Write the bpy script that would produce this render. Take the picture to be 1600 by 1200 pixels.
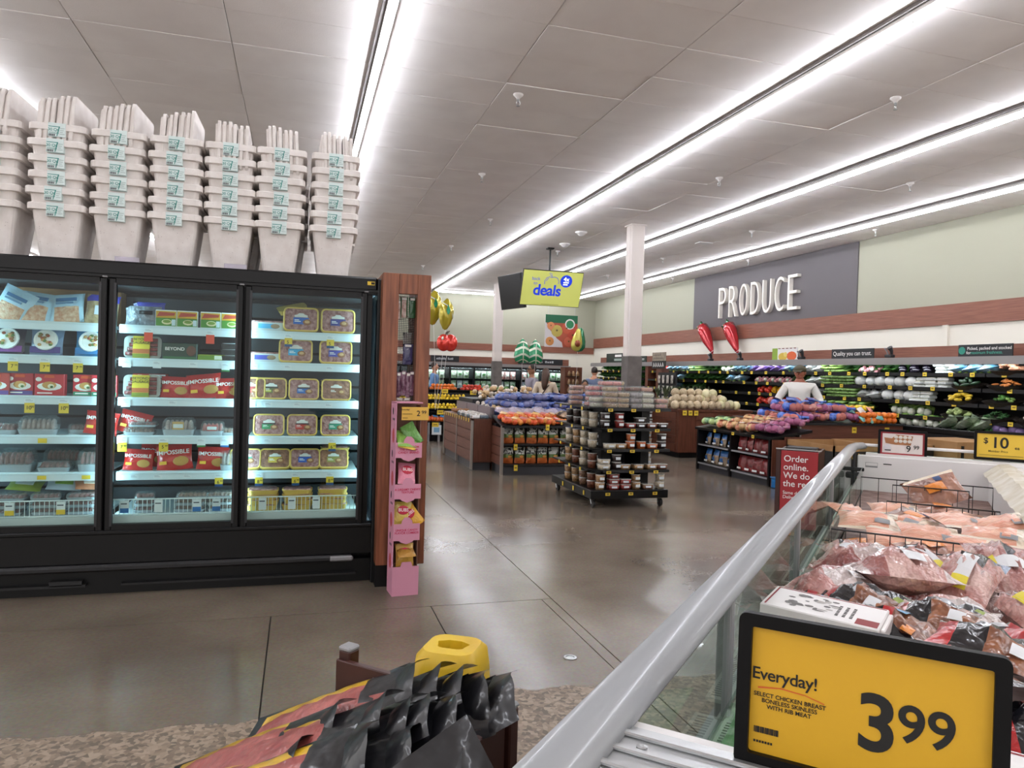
import bpy, math, random
from mathutils import Vector, Matrix, Euler
random.seed(7)
PI = math.pi
for o in list(bpy.data.objects): bpy.data.objects.remove(o)
scn = bpy.context.scene
COL = scn.collection

# ---------------------------------------------------------------- camera
F_PX, CAM_H = 1133.0, 1.464
yaw, pitch, roll = math.radians(16.33), -math.atan(15.3 / F_PX), math.radians(1.68)
fw = Vector((math.sin(yaw) * math.cos(pitch), math.cos(yaw) * math.cos(pitch), math.sin(pitch)))
r0 = Vector((math.cos(yaw), -math.sin(yaw), 0)); u0 = r0.cross(fw)
rt = r0 * math.cos(roll) + u0 * math.sin(roll); up = -r0 * math.sin(roll) + u0 * math.cos(roll)
cd = bpy.data.cameras.new('camera'); cam = bpy.data.objects.new('camera', cd); COL.objects.link(cam)
cd.sensor_width = 36.0; cd.lens = 36.0 * F_PX / 1600.0; cd.clip_start = 0.02; cd.clip_end = 200
M3 = Matrix((rt, up, -fw)).transposed()
cam.matrix_world = Matrix.Translation((0, 0, CAM_H)) @ M3.to_4x4()
scn.camera = cam
# ---------------------------------------------------------------- world, exposure
w = bpy.data.worlds.new('store_world'); scn.world = w; w.use_nodes = True
w.node_tree.nodes['Background'].inputs[0].default_value = (1.0, 0.97, 0.95, 1)
w.node_tree.nodes['Background'].inputs[1].default_value = 0.85
scn.view_settings.view_transform = 'Standard'; scn.view_settings.look = 'None'
scn.view_settings.gamma = 1.0; scn.view_settings.use_curve_mapping = False
scn.view_settings.exposure = 0.68
TUBE_STRENGTH = 23.0
scn.cycles.use_denoising = True
scn.cycles.max_bounces = 6; scn.cycles.use_adaptive_sampling = True; scn.cycles.adaptive_threshold = .02; scn.cycles.transparent_max_bounces = 12
scn.cycles.caustics_reflective = False; scn.cycles.caustics_refractive = False

# ---------------------------------------------------------------- materials
def lin(h):
    h = h.lstrip('#'); c = [int(h[i:i + 2], 16) / 255 for i in (0, 2, 4)]
    return tuple((x / 12.92 if x <= .04045 else ((x + .055) / 1.055) ** 2.4) for x in c) + (1,)
MATS = {}
def mat(name, col, rough=.5, metal=0, col2=None, nscale=8, bump=0, bscale=40, coat=0, emit=0, spec=.5, sharp=False, stretch=None, detail=3, vor=False, rnd=0, alpha=1, coatr=.08):
    """principled material, optionally two colours mixed by noise, bump and per-object random tint"""
    if name in MATS: return MATS[name]
    m = bpy.data.materials.new(name); m.use_nodes = True; nt = m.node_tree; b = nt.nodes['Principled BSDF']
    b.inputs['Base Color'].default_value = lin(col); b.inputs['Roughness'].default_value = rough
    b.inputs['Metallic'].default_value = metal; b.inputs['Specular IOR Level'].default_value = spec
    if coat: b.inputs['Coat Weight'].default_value = coat; b.inputs['Coat Roughness'].default_value = coatr
    if emit: b.inputs['Emission Color'].default_value = lin(col); b.inputs['Emission Strength'].default_value = emit
    if alpha < 1: b.inputs['Alpha'].default_value = alpha
    vec = None
    if col2 or bump:
        tc = nt.nodes.new('ShaderNodeTexCoord'); vec = tc.outputs['Object']
        oi = nt.nodes.new('ShaderNodeObjectInfo'); ad = nt.nodes.new('ShaderNodeVectorMath'); ad.operation = 'ADD'
        ml = nt.nodes.new('ShaderNodeVectorMath'); ml.operation = 'SCALE'; ml.inputs[0].default_value = (17, 31, 23)
        nt.links.new(oi.outputs['Random'], ml.inputs['Scale']); nt.links.new(vec, ad.inputs[0]); nt.links.new(ml.outputs[0], ad.inputs[1]); vec = ad.outputs[0]
        if stretch:
            mp = nt.nodes.new('ShaderNodeMapping'); mp.inputs['Scale'].default_value = stretch; nt.links.new(vec, mp.inputs['Vector']); vec = mp.outputs['Vector']
    cs = None
    if col2:
        if vor:
            n = nt.nodes.new('ShaderNodeTexVoronoi'); n.inputs['Scale'].default_value = nscale; fo = n.outputs['Distance']
        else:
            n = nt.nodes.new('ShaderNodeTexNoise'); n.inputs['Scale'].default_value = nscale; n.inputs['Detail'].default_value = detail; fo = n.outputs['Fac']
        nt.links.new(vec, n.inputs['Vector'])
        rp = nt.nodes.new('ShaderNodeValToRGB'); e = rp.color_ramp.elements
        lo, hi = (.47, .53) if sharp else (.32, .68)
        if vor: lo, hi = (.1, .5)
        if isinstance(sharp, tuple): lo, hi = sharp
        e[0].position = lo; e[1].position = hi; e[0].color = lin(col); e[1].color = lin(col2)
        nt.links.new(fo, rp.inputs['Fac']); cs = rp.outputs['Color']
    if rnd:
        oi2 = nt.nodes.new('ShaderNodeObjectInfo'); hs = nt.nodes.new('ShaderNodeHueSaturation'); mr = nt.nodes.new('ShaderNodeMapRange')
        mr.inputs['To Min'].default_value = 1 - rnd; mr.inputs['To Max'].default_value = 1 + rnd
        nt.links.new(oi2.outputs['Random'], mr.inputs['Value']); nt.links.new(mr.outputs['Result'], hs.inputs['Value'])
        hs.inputs['Color'].default_value = lin(col)
        if cs: nt.links.new(cs, hs.inputs['Color'])
        cs = hs.outputs['Color']
    if cs: nt.links.new(cs, b.inputs['Base Color'])
    if bump:
        n2 = nt.nodes.new('ShaderNodeTexNoise'); n2.inputs['Scale'].default_value = bscale; n2.inputs['Detail'].default_value = 2
        nt.links.new(vec, n2.inputs['Vector']); bp = nt.nodes.new('ShaderNodeBump'); bp.inputs['Strength'].default_value = bump; bp.inputs['Distance'].default_value = .02
        nt.links.new(n2.outputs['Fac'], bp.inputs['Height']); nt.links.new(bp.outputs['Normal'], b.inputs['Normal'])
        if coat: nt.links.new(bp.outputs['Normal'], b.inputs['Coat Normal'])
    MATS[name] = m; return m
def film(name, tint='#ffffff', ior=1.45, base=.0, rough=.02, bump=0, bscale=30, haze=0):
    """thin clear sheet: see-through plus fresnel reflection, optional milky haze"""
    if name in MATS: return MATS[name]
    m = bpy.data.materials.new(name); m.use_nodes = True; nt = m.node_tree; nt.nodes.clear()
    out = nt.nodes.new('ShaderNodeOutputMaterial'); t = nt.nodes.new('ShaderNodeBsdfTransparent'); g = nt.nodes.new('ShaderNodeBsdfGlossy'); mx = nt.nodes.new('ShaderNodeMixShader'); fr = nt.nodes.new('ShaderNodeFresnel')
    t.inputs[0].default_value = lin(tint); g.inputs['Roughness'].default_value = rough; fr.inputs[0].default_value = ior
    top = t.outputs[0]
    if haze:
        d = nt.nodes.new('ShaderNodeBsdfDiffuse'); d.inputs[0].default_value = lin('#f2f0ee'); m2 = nt.nodes.new('ShaderNodeMixShader'); m2.inputs[0].default_value = haze
        nt.links.new(t.outputs[0], m2.inputs[1]); nt.links.new(d.outputs[0], m2.inputs[2]); top = m2.outputs[0]
    if bump:
        tc = nt.nodes.new('ShaderNodeTexCoord'); n2 = nt.nodes.new('ShaderNodeTexNoise'); n2.inputs['Scale'].default_value = bscale; bp = nt.nodes.new('ShaderNodeBump'); bp.inputs['Strength'].default_value = bump; bp.inputs['Distance'].default_value = .02
        nt.links.new(tc.outputs['Object'], n2.inputs['Vector']); nt.links.new(n2.outputs['Fac'], bp.inputs['Height']); nt.links.new(bp.outputs['Normal'], g.inputs['Normal']); nt.links.new(bp.outputs['Normal'], fr.inputs['Normal'])
    ge = nt.nodes.new('ShaderNodeNewGeometry'); iv = nt.nodes.new('ShaderNodeMath'); iv.operation = 'SUBTRACT'; iv.inputs[0].default_value = 1.0; nt.links.new(ge.outputs['Backfacing'], iv.inputs[1])
    mu = nt.nodes.new('ShaderNodeMath'); mu.operation = 'MULTIPLY'; nt.links.new(fr.outputs[0], mu.inputs[0]); nt.links.new(iv.outputs[0], mu.inputs[1])
    nt.links.new(mu.outputs[0], mx.inputs[0]); nt.links.new(top, mx.inputs[1]); nt.links.new(g.outputs[0], mx.inputs[2]); nt.links.new(mx.outputs[0], out.inputs[0])
    MATS[name] = m; return m

def flat(col, rough=.55): return mat('flat_' + col.lstrip('#') + '_%d' % int(rough * 100), col, rough)
def gloss(col, bump=.25, bs=35): return mat('gloss_' + col.lstrip('#') + '_%d_%d' % (int(bump * 100), bs), col, .28, coat=.6, bump=bump, bscale=bs)
BLACK = mat('black_metal', '#08080a', .4, spec=.35); DKGREY = mat('dark_grey_metal', '#2a2a2d', .45); CHAR = mat('charcoal_plastic', '#1b1b1d', .5)
WHITE = mat('white_plastic', '#e9e6e4', .4); STEEL = mat('steel', '#b9bbbc', .28, .9); GREY = mat('grey_plastic', '#8c8c8e', .45)
WOOD = mat('wood_laminate', '#94593c', .42, col2='#6b3b27', nscale=9, stretch=(5, 5, .35), detail=6)
WOODH = mat('wood_laminate_dark', '#63382a', .42, col2='#4a281d', nscale=9, stretch=(.4, .4, 6), detail=6)
YELLOW = mat('tag_yellow', '#e6c63c', .5); TAGW = mat('tag_white', '#e4ecf0', .5); INK = mat('ink', '#15120f', .6)
GLASS = film('clear_glass', '#f4fbf9', 1.45, rough=.01)
CHESTGLASS = film('chest_glass', '#eef6f2', 1.5, rough=.01)

# ---------------------------------------------------------------- mesh helpers
_TXT = {}
def text_geo(s, size=1.0, off=0.0, align='CENTER', sp=1.0):
    k = (s, off, align, sp)
    if k not in _TXT:
        c = bpy.data.curves.new('txt', 'FONT'); c.body = s; c.size = 1.0; c.align_x = align; c.align_y = 'CENTER'; c.offset = off; c.resolution_u = 6; c.space_character = sp; c.space_line = .95
        o = bpy.data.objects.new('txt', c); COL.objects.link(o)
        me = o.to_mesh(); _TXT[k] = ([tuple(v.co) for v in me.vertices], [tuple(p.vertices) for p in me.polygons])
        o.to_mesh_clear(); bpy.data.objects.remove(o); bpy.data.curves.remove(c)
    v, f = _TXT[k]
    return [(x * size, y * size, z * size) for x, y, z in v], f
def T(x=0, y=0, z=0, rx=0, ry=0, rz=0, s=1):
    M = Matrix.Translation((x, y, z)) @ Euler((rx, ry, rz)).to_matrix().to_4x4()
    if s != 1: M = M @ (Matrix.Scale(s, 4) if not isinstance(s, tuple) else Matrix.Diagonal((*s, 1)))
    return M
UPR = T(rx=PI / 2)   # XY drawing -> standing panel that faces -Y
class MB:
    def __init__(s): s.v = []; s.f = []; s.fm = []; s.ms = []
    def mi(s, m):
        if m not in s.ms: s.ms.append(m)
        return s.ms.index(m)
    def add(s, v, f, m, M=None):
        b = len(s.v)
        if M is not None: v = [tuple(M @ Vector(p)) for p in v]
        s.v += [tuple(p) for p in v]; s.f += [tuple(b + i for i in q) for q in f]
        if isinstance(m, list): s.fm += [s.mi(x) for x in m]
        else: s.fm += [s.mi(m)] * len(f)
        return s
    def box(s, c, d, m, M=None, ch=0):
        x, y, z = c; a, b, e = d[0] / 2, d[1] / 2, d[2] / 2
        if ch <= 0:
            v = [(x + i * a, y + j * b, z + k * e) for i in (-1, 1) for j in (-1, 1) for k in (-1, 1)]
            f = [(0, 1, 3, 2), (4, 6, 7, 5), (0, 4, 5, 1), (2, 3, 7, 6), (0, 2, 6, 4), (1, 5, 7, 3)]
            return s.add(v, f, m, M)
        ch = min(ch, a * .9, b * .9, e * .9); v = []; idx = {}
        for i in (-1, 1):
            for j in (-1, 1):
                for k in (-1, 1):
                    for ax in range(3):
                        p = [i * a, j * b, k * e]
                        for t in range(3):
                            if t != ax: p[t] -= (i, j, k)[t] * ch
                        idx[(i, j, k, ax)] = len(v); v.append((x + p[0], y + p[1], z + p[2]))
        f = []
        for ax in range(3):
            o1, o2 = [t for t in range(3) if t != ax]
            for sg in (-1, 1):
                q = []
                for (p1, p2) in ((-1, -1), (1, -1), (1, 1), (-1, 1)):
                    t = [0, 0, 0]; t[ax] = sg; t[o1] = p1; t[o2] = p2; q.append(idx[(*t, ax)])
                f.append(tuple(q if (sg > 0) == (ax != 1) else q[::-1]))
        for ax in range(3):
            o1, o2 = [t for t in range(3) if t != ax]
            for p1 in (-1, 1):
                for p2 in (-1, 1):
                    q = []
                    for sg in (-1, 1):
                        t = [0, 0, 0]; t[ax] = sg; t[o1] = p1; t[o2] = p2; q.append((idx[(*t, o1)], idx[(*t, o2)]))
                    f.append((q[0][0], q[1][0], q[1][1], q[0][1]))
        for i in (-1, 1):
            for j in (-1, 1):
                for k in (-1, 1): f.append(tuple(idx[(i, j, k, ax)] for ax in range(3)))
        return s.add(v, f, m, M)
    def bx(s, x0, x1, y0, y1, z0, z1, m, M=None, ch=0):
        return s.box(((x0 + x1) / 2, (y0 + y1) / 2, (z0 + z1) / 2), (abs(x1 - x0), abs(y1 - y0), abs(z1 - z0)), m, M, ch)
    def loft(s, rings, m, M=None, cap=True, closed=True):
        n = len(rings[0]); v = [p for r in rings for p in r]; f = []
        for i in range(len(rings) - 1):
            for j in range(n if closed else n - 1):
                k = (j + 1) % n; f.append((i * n + j, i * n + k, (i + 1) * n + k, (i + 1) * n + j))
        if cap: f.append(tuple(range(n))[::-1]); f.append(tuple((len(rings) - 1) * n + j for j in range(n)))
        return s.add(v, f, m, M)
    def cyl(s, p0, p1, r, m, n=10, r2=None, M=None):
        return s.tube([p0, p1], r, m, n, M, r2)
    def tube(s, pts, r, m, n=8, M=None, r2=None, rs=None, cap=True):
        pts = [Vector(p) for p in pts]; rings = []
        for i, p in enumerate(pts):
            t = (pts[min(i + 1, len(pts) - 1)] - pts[max(i - 1, 0)]).normalized()
            a = t.cross(Vector((0, 0, 1)) if abs(t.z) < .9 else Vector((1, 0, 0))).normalized(); b = t.cross(a)
            rr = rs[i] if rs else (r if r2 is None else r + (r2 - r) * i / max(1, len(pts) - 1))
            rings.append([tuple(p + (a * math.cos(2 * PI * k / n) + b * math.sin(2 * PI * k / n)) * rr) for k in range(n)])
        return s.loft(rings, m, M, cap)
    def lathe(s, prof, m, n=16, M=None):
        rings = [[(r * math.cos(2 * PI * k / n), r * math.sin(2 * PI * k / n), z) for k in range(n)] for r, z in prof]
        return s.loft(rings, m, M)
    def ell(s, c, r, m, nu=12, nv=8, M=None, jit=0):
        v = [(c[0], c[1], c[2] - r[2])]; f = []
        for i in range(1, nv):
            a = -PI / 2 + PI * i / nv
            for j in range(nu):
                b = 2 * PI * j / nu; q = 1 + random.uniform(-jit, jit)
                v.append((c[0] + r[0] * math.cos(a) * math.cos(b) * q, c[1] + r[1] * math.cos(a) * math.sin(b) * q, c[2] + r[2] * math.sin(a) * q))
        v.append((c[0], c[1], c[2] + r[2])); e = len(v) - 1
        for j in range(nu):
            f.append((0, 1 + (j + 1) % nu, 1 + j)); f.append((e, 1 + (nv - 2) * nu + j, 1 + (nv - 2) * nu + (j + 1) % nu))
            for i in range(nv - 2): f.append((1 + i * nu + j, 1 + i * nu + (j + 1) % nu, 1 + (i + 1) * nu + (j + 1) % nu, 1 + (i + 1) * nu + j))
        return s.add(v, f, m, M)
    def prism(s, poly, d, m, M=None):
        """extrude an XY outline from z=0 to z=d"""
        n = len(poly); v = [(x, y, 0) for x, y in poly] + [(x, y, d) for x, y in poly]
        f = [tuple(range(n))[::-1], tuple(range(n, 2 * n))] + [(i, (i + 1) % n, n + (i + 1) % n, n + i) for i in range(n)]
        return s.add(v, f, m, M)
    def text(s, t, size, m, M=None, off=0.0, align='CENTER', depth=0, sp=1.0):
        v, f = text_geo(t, size, off, align, sp)
        if depth:
            n = len(v); ed = {}
            for q in f:
                for i in range(len(q)):
                    a, b = q[i], q[(i + 1) % len(q)]
                    if (b, a) in ed: del ed[(b, a)]
                    else: ed[(a, b)] = 1
            vv = [(x, y, depth) for x, y, z in v] + [(x, y, 0) for x, y, z in v]
            ff = list(f) + [tuple(n + i for i in q[::-1]) for q in f] + [(a + n, b + n, b, a) for (a, b) in ed]
            return s.add(vv, ff, m, M)
        return s.add(v, f, m, M)
    def pillow(s, w, h, t, m, nx=7, ny=7, M=None, seal=.06, jit=.0, mf=None, rng=random, pw=.55):
        """stuffed bag lying in XY (h along Y), seals at both ends; mf(u,v)->material for its upper face"""
        v = []; f = []; fm = []; top = []; bot = []
        for j in range(ny + 1):
            for i in range(nx + 1):
                a, b = i / nx, j / ny
                e = max(0, math.sin(PI * a)) ** pw * max(0, math.sin(PI * min(1, max(0, (b - seal) / (1 - 2 * seal))))) ** pw
                ww = w * (1 - .07 * math.sin(PI * b) * (1 - e * .3)); z = t / 2 * e
                q = rng.uniform(-jit, jit) * t * e
                top.append(((a - .5) * ww, (b - .5) * h, z + q)); bot.append(((a - .5) * ww, (b - .5) * h, -z * .8 + q * .4))
        v = top + bot; N = len(top)
        for j in range(ny):
            for i in range(nx):
                a = j * (nx + 1) + i; f.append((a, a + 1, a + nx + 2, a + nx + 1)); fm.append(mf((i + .5) / nx, (j + .5) / ny) if mf else m)
                f.append((N + a, N + a + nx + 1, N + a + nx + 2, N + a + 1)); fm.append(m)
        return s.add(v, f, fm, M)
    def mesh(s, name, smooth=False):
        me = bpy.data.meshes.new(name); me.from_pydata(s.v, [], s.f)
        for m in s.ms: me.materials.append(m)
        me.polygons.foreach_set('material_index', s.fm)
        if smooth: me.polygons.foreach_set('use_smooth', [True] * len(s.f))
        me.update(); return me
    def build(s, name, parent=None, smooth=False, loc=None, rot=None):
        return link(name, s.mesh(name, smooth), parent, loc, rot)
def link(name, me, parent=None, loc=None, rot=None):
    o = bpy.data.objects.new(name, me); COL.objects.link(o)
    if parent is not None: o.parent = parent
    if loc: o.location = loc
    if rot: o.rotation_euler = rot
    return o
def tag(o, label, cat, group=None, kind=None):
    o['label'] = label; o['category'] = cat
    if group: o['group'] = group
    if kind: o['kind'] = kind
    return o
def thing(name, label, cat, loc=(0, 0, 0), rz=0, group=None):
    o = bpy.data.objects.new(name, None); COL.objects.link(o); o.empty_display_size = .05
    o.location = loc; o.rotation_euler = (0, 0, rz)
    return tag(o, label, cat, group)
def struct(o): o['kind'] = 'structure'; return o
_KIDS = {}
def dup(root, loc, rot=(0, 0, 0), label=None, group=None, scale=None):
    """copy a thing with its parts and sub-parts; meshes are shared"""
    def cp(o, par):
        c = o.copy(); COL.objects.link(c)
        if par is not None: c.parent = par
        for ch in kids.get(o.name, []): cp(ch, c)
        return c
    if root.name not in _KIDS:
        d = {}
        def walk(o):
            d[o.name] = list(o.children)
            for c in o.children: walk(c)
        walk(root); _KIDS[root.name] = d
    kids = _KIDS[root.name]
    r = cp(root, None); r.location = loc; r.rotation_euler = rot if isinstance(rot, (tuple, Euler)) else (0, 0, rot)
    if label: r['label'] = label
    if group: r['group'] = group
    if scale: r.scale = (scale,) * 3 if not isinstance(scale, tuple) else scale
    return r
class Spot:
    """places a prototype: the first call moves it, later calls copy it"""
    def __init__(s, root): s.root = root; s.used = False
    def __call__(s, loc, rot=(0, 0, 0), label=None, group=None, scale=None):
        if not s.used:
            s.used = True; r = s.root
            if r.name not in _KIDS:
                d = {}
                def walk(o):
                    d[o.name] = list(o.children)
                    for c in o.children: walk(c)
                walk(r); _KIDS[r.name] = d
            r.location = loc; r.rotation_euler = rot if isinstance(rot, (tuple, Euler)) else (0, 0, rot)
            if label: r['label'] = label
            if group: r['group'] = group
            if scale: r.scale = (scale,) * 3 if not isinstance(scale, tuple) else scale
            return r
        return dup(s.root, loc, rot, label, group, scale or (1, 1, 1))
ORD = ['first', 'second', 'third', 'fourth', 'fifth', 'sixth', 'seventh', 'eighth', 'ninth', 'tenth', 'eleventh', 'twelfth', 'thirteenth', 'fourteenth', 'fifteenth', 'sixteenth']
rr = random.uniform
# ================================================================ the building
ZC, XW, YF = 4.224, 10.3, 24.6
XL, YB = -9.0, -5.0
def floor_mat():
    m = bpy.data.materials.new('polished_concrete'); m.use_nodes = True; nt = m.node_tree; b = nt.nodes['Principled BSDF']
    N = nt.nodes.new; L = nt.links.new
    tc = N('ShaderNodeTexCoord')
    n1 = N('ShaderNodeTexNoise'); n1.inputs['Scale'].default_value = .8; n1.inputs['Detail'].default_value = 6; L(tc.outputs['Object'], n1.inputs['Vector'])
    r1 = N('ShaderNodeValToRGB'); r1.color_ramp.elements[0].position = .3; r1.color_ramp.elements[1].position = .72
    r1.color_ramp.elements[0].color = lin('#5c5248'); r1.color_ramp.elements[1].color = lin('#897c6d'); L(n1.outputs['Fac'], r1.inputs['Fac'])
    n2 = N('ShaderNodeTexNoise'); n2.inputs['Scale'].default_value = 60; n2.inputs['Detail'].default_value = 3; L(tc.outputs['Object'], n2.inputs['Vector'])
    mx = N('ShaderNodeMixRGB'); mx.blend_type = 'OVERLAY'; mx.inputs[0].default_value = .3; L(r1.outputs[0], mx.inputs[1]); L(n2.outputs['Color'], mx.inputs[2])
    # bare exposed-aggregate patches near the camera: boundary made of noise added to position
    sp = N('ShaderNodeSeparateXYZ'); L(tc.outputs['Object'], sp.inputs[0])
    n3 = N('ShaderNodeTexNoise'); n3.inputs['Scale'].default_value = 3; n3.inputs['Detail'].default_value = 6; L(tc.outputs['Object'], n3.inputs['Vector'])
    ma = N('ShaderNodeMath'); ma.operation = 'MULTIPLY_ADD'; ma.inputs[1].default_value = .3; L(n3.outputs['Fac'], ma.inputs[0]); L(sp.outputs['Y'], ma.inputs[2])
    g1 = N('ShaderNodeMath'); g1.operation = 'GREATER_THAN'; g1.inputs[1].default_value = -.1; L(sp.outputs['X'], g1.inputs[0])
    g2 = N('ShaderNodeMath'); g2.operation = 'LESS_THAN'; g2.inputs[1].default_value = .8; L(sp.outputs['X'], g2.inputs[0])
    g3 = N('ShaderNodeMath'); g3.operation = 'MULTIPLY'; L(g1.outputs[0], g3.inputs[0]); L(g2.outputs[0], g3.inputs[1])
    g4 = N('ShaderNodeMath'); g4.operation = 'MULTIPLY_ADD'; g4.inputs[1].default_value = .45; L(g3.outputs[0], g4.inputs[0]); L(ma.outputs[0], g4.inputs[2])
    lt = N('ShaderNodeMath'); lt.operation = 'LESS_THAN'; lt.inputs[1].default_value = 3.33; L(g4.outputs[0], lt.inputs[0])
    v = N('ShaderNodeTexVoronoi'); v.inputs['Scale'].default_value = 55; L(tc.outputs['Object'], v.inputs['Vector'])
    rv = N('ShaderNodeValToRGB'); e = rv.color_ramp.elements; e[0].color = lin('#4b4038'); e[1].color = lin('#b09c88'); e[0].position = .1; e[1].position = .9
    x = e.new(.5); x.color = lin('#8a7765'); sx = N('ShaderNodeSeparateXYZ'); L(v.outputs['Color'], sx.inputs[0]); L(sx.outputs['X'], rv.inputs['Fac'])
    m2 = N('ShaderNodeMixRGB'); m2.inputs[0].default_value = .62; m2.inputs[1].default_value = lin('#8d7f70'); L(rv.outputs[0], m2.inputs[2])
    m3 = N('ShaderNodeMixRGB'); L(lt.outputs[0], m3.inputs[0]); L(mx.outputs[0], m3.inputs[1]); L(m2.outputs[0], m3.inputs[2])
    L(m3.outputs[0], b.inputs['Base Color'])
    mr = N('ShaderNodeMapRange'); mr.inputs['To Min'].default_value = .10; mr.inputs['To Max'].default_value = .30; L(n1.outputs['Fac'], mr.inputs['Value'])
    m4 = N('ShaderNodeMixRGB'); L(lt.outputs[0], m4.inputs[0]); L(mr.outputs[0], m4.inputs[1]); m4.inputs[2].default_value = (.5, .5, .5, 1); L(m4.outputs[0], b.inputs['Roughness'])
    n4 = N('ShaderNodeTexNoise'); n4.inputs['Scale'].default_value = 5; n4.inputs['Detail'].default_value = 3; L(tc.outputs['Object'], n4.inputs['Vector'])
    bp = N('ShaderNodeBump'); bp.inputs['Strength'].default_value = .05; bp.inputs['Distance'].default_value = .02; L(n4.outputs['Fac'], bp.inputs['Height']); L(bp.outputs[0], b.inputs['Normal'])
    b.inputs['Specular IOR Level'].default_value = .5
    return m
FLOOR = floor_mat(); JOINT = mat('floor_joint', '#2b2724', .8)
# concrete slabs with recessed joints (X cuts and Y cuts measured from the photograph)
SLABS = [(XL, -3.9, YB, 4.46), (-3.9, -.128, YB, 4.46), (-.128, .82, YB, 4.46), (.82, 1.55, YB, 4.46), (1.55, 1.62, YB, 4.46), (XL, -3.9, 4.46, 9.2), (-3.9, 1.62, 4.46, 9.2)]
for i_, xa in enumerate((XL, -3.9, 1.62, 6.3)):
    xb = (-3.9, 1.62, 6.3, XW + .1)[i_]
    for ya, yb in (((YB, 9.2),) if xa > 1 else ()) + ((9.2, 14.0), (14.0, 19.0), (19.0, YF + .1)): SLABS.append((xa, xb, ya, yb))
fb = MB(); fb.bx(XL, XW + .1, YB, YF + .1, -.12, -.006, JOINT); floor = struct(fb.build('floor'))
g = .0035
for (xa, xb, ya, yb) in SLABS:
    b = MB(); b.bx(xa + g, xb - g, ya + g, yb - g, -.05, 0, FLOOR); b.build('slab', floor)
b = MB(); b.lathe([(.035, 0), (.035, .004), (.03, .005), (.022, .0052), (.02, .002), (0.001, .002)], STEEL, 16); d = b.build('floor_drain_cap', None, loc=(1.384, 3.5, 0)); tag(d, 'small round steel cleanout cap set in the concrete floor', 'drain')
# ceiling: 2 x 4 ft panels
CEIL = mat('ceiling_panel', '#f3eeeb', .85, col2='#ebe5e2', nscale=2, bump=.12, bscale=120)
cb = MB(); cb.bx(XL, XW + .1, YB, YF + .1, ZC + .025, ZC + .12, mat('ceiling_void', '#8f8783', .9)); ceil = struct(cb.build('ceiling'))
pw, pd = 1.2192, .6096
pm = MB(); pm.box((0, 0, .01), (pw - .006, pd - .006, .02), CEIL, ch=.003); pme = pm.mesh('ceiling_panel')
X0 = .593 - 8 * pw; cells = []
for i in range(18):
    for j in range(49):
        x = X0 + (i + .5) * pw; y = YB + .1 + (j + .5) * pd
        if x + pw / 2 > XW + .02 or y + pd / 2 > YF + .05 or x - pw / 2 < XL: 
            if x - pw / 2 > XW or y - pd / 2 > YF: continue
        fwd = x * math.sin(yaw) + y * math.cos(yaw); lat = x * math.cos(yaw) - y * math.sin(yaw)
        vis = fwd > 3.5 and abs(lat) < fwd * .78
        cells.append((0 if vis else 1, fwd, x, y))
cells.sort()
rest = MB()
for k, (h, fwd, x, y) in enumerate(cells):
    z = ZC + (rr(.0, .004) if k % 9 else rr(.004, .009))
    if k < 300: link('ceiling_panel', pme, ceil, (x, y, z), (rr(-.003, .003), rr(-.002, .002), 0))
    else: rest.box((x, y, z + .01), (pw - .006, pd - .006, .02), CEIL)
o = rest.build('ceiling_panel_field', ceil); o['kind'] = 'stuff'
# walls
WALL = mat('wall_paint', '#a3a290', .75, bump=.03, bscale=90); CREAM = mat('wall_paint_cream', '#e6e1d4', .75); PANEL = mat('sign_panel_grey', '#5f5a5c', .7)
STRIPE = mat('wood_stripe', '#8d5a47', .5, col2='#774636', nscale=8, stretch=(.3, .3, 8))
STRIPEX = STRIPE
b = MB(); b.bx(XW, XW + .1, YB, YF, 2.66, ZC, WALL); b.bx(XW, XW + .1, YB, YF, 0, 2.66, CREAM); wr = struct(b.build('wall_right'))
b = MB(); b.bx(XW - .04, XW, YB, YF, 2.49, 2.83, STRIPE); b.build('wood_stripe', wr)
b = MB(); b.bx(XW - .02, XW, 11.6, 17.65, 2.83, ZC - .005, PANEL); sgp = b.build('sign_panel', wr)
b = MB(); b.bx(XW - .05, XW, 9.5, 9.6, 1.2, 2.49, CREAM); b.build('wall_batten', wr)
b = MB(); b.bx(XL, XW, YF, YF + .1, 2.4, ZC, WALL); b.bx(XL, XW, YF, YF + .1, 0, 2.4, CREAM); wf = struct(b.build('wall_far'))
b = MB(); b.bx(XL, XW - .04, YF - .04, YF, 2.27, 2.50, STRIPE); b.build('wood_stripe', wf)
# PRODUCE letters
LET = mat('sign_letter_white', '#efe9df', .5)
word = 'PRODUCE'; y0, y1 = 16.28, 13.10; n = len(word); lt = thing('department_sign', 'tall white raised capital letters reading PRODUCE on grey wall panel', 'sign', (XW - .02, 14.7, 3.04))
def letter_geo(c):
    v, f = text_geo(c, 1.0, -.018, 'LEFT'); xs_ = [p[0] for p in v]; ys_ = [p[1] for p in v]
    return (min(xs_), max(xs_), min(ys_), max(ys_))
wd = (y0 - y1) / n
for k, c in enumerate(word):
    x0_, x1_, a0, a1 = letter_geo(c); b = MB(); W_, H_ = wd * .70, .76
    M = Matrix(((0, 0, -1, 0), (-1, 0, 0, 0), (0, 1, 0, 0), (0, 0, 0, 1))) @ T((y0 - 14.7) * -1 + k * wd, 0, .0) @ Matrix.Diagonal((W_ / (x1_ - x0_), H_ / (a1 - a0), 1, 1)) @ T(-x0_, -a0, 0)
    b.text(c, 1.0, LET, M, off=-.018, align='LEFT', depth=.10); b.build('letter_' + c.lower(), lt)
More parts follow.
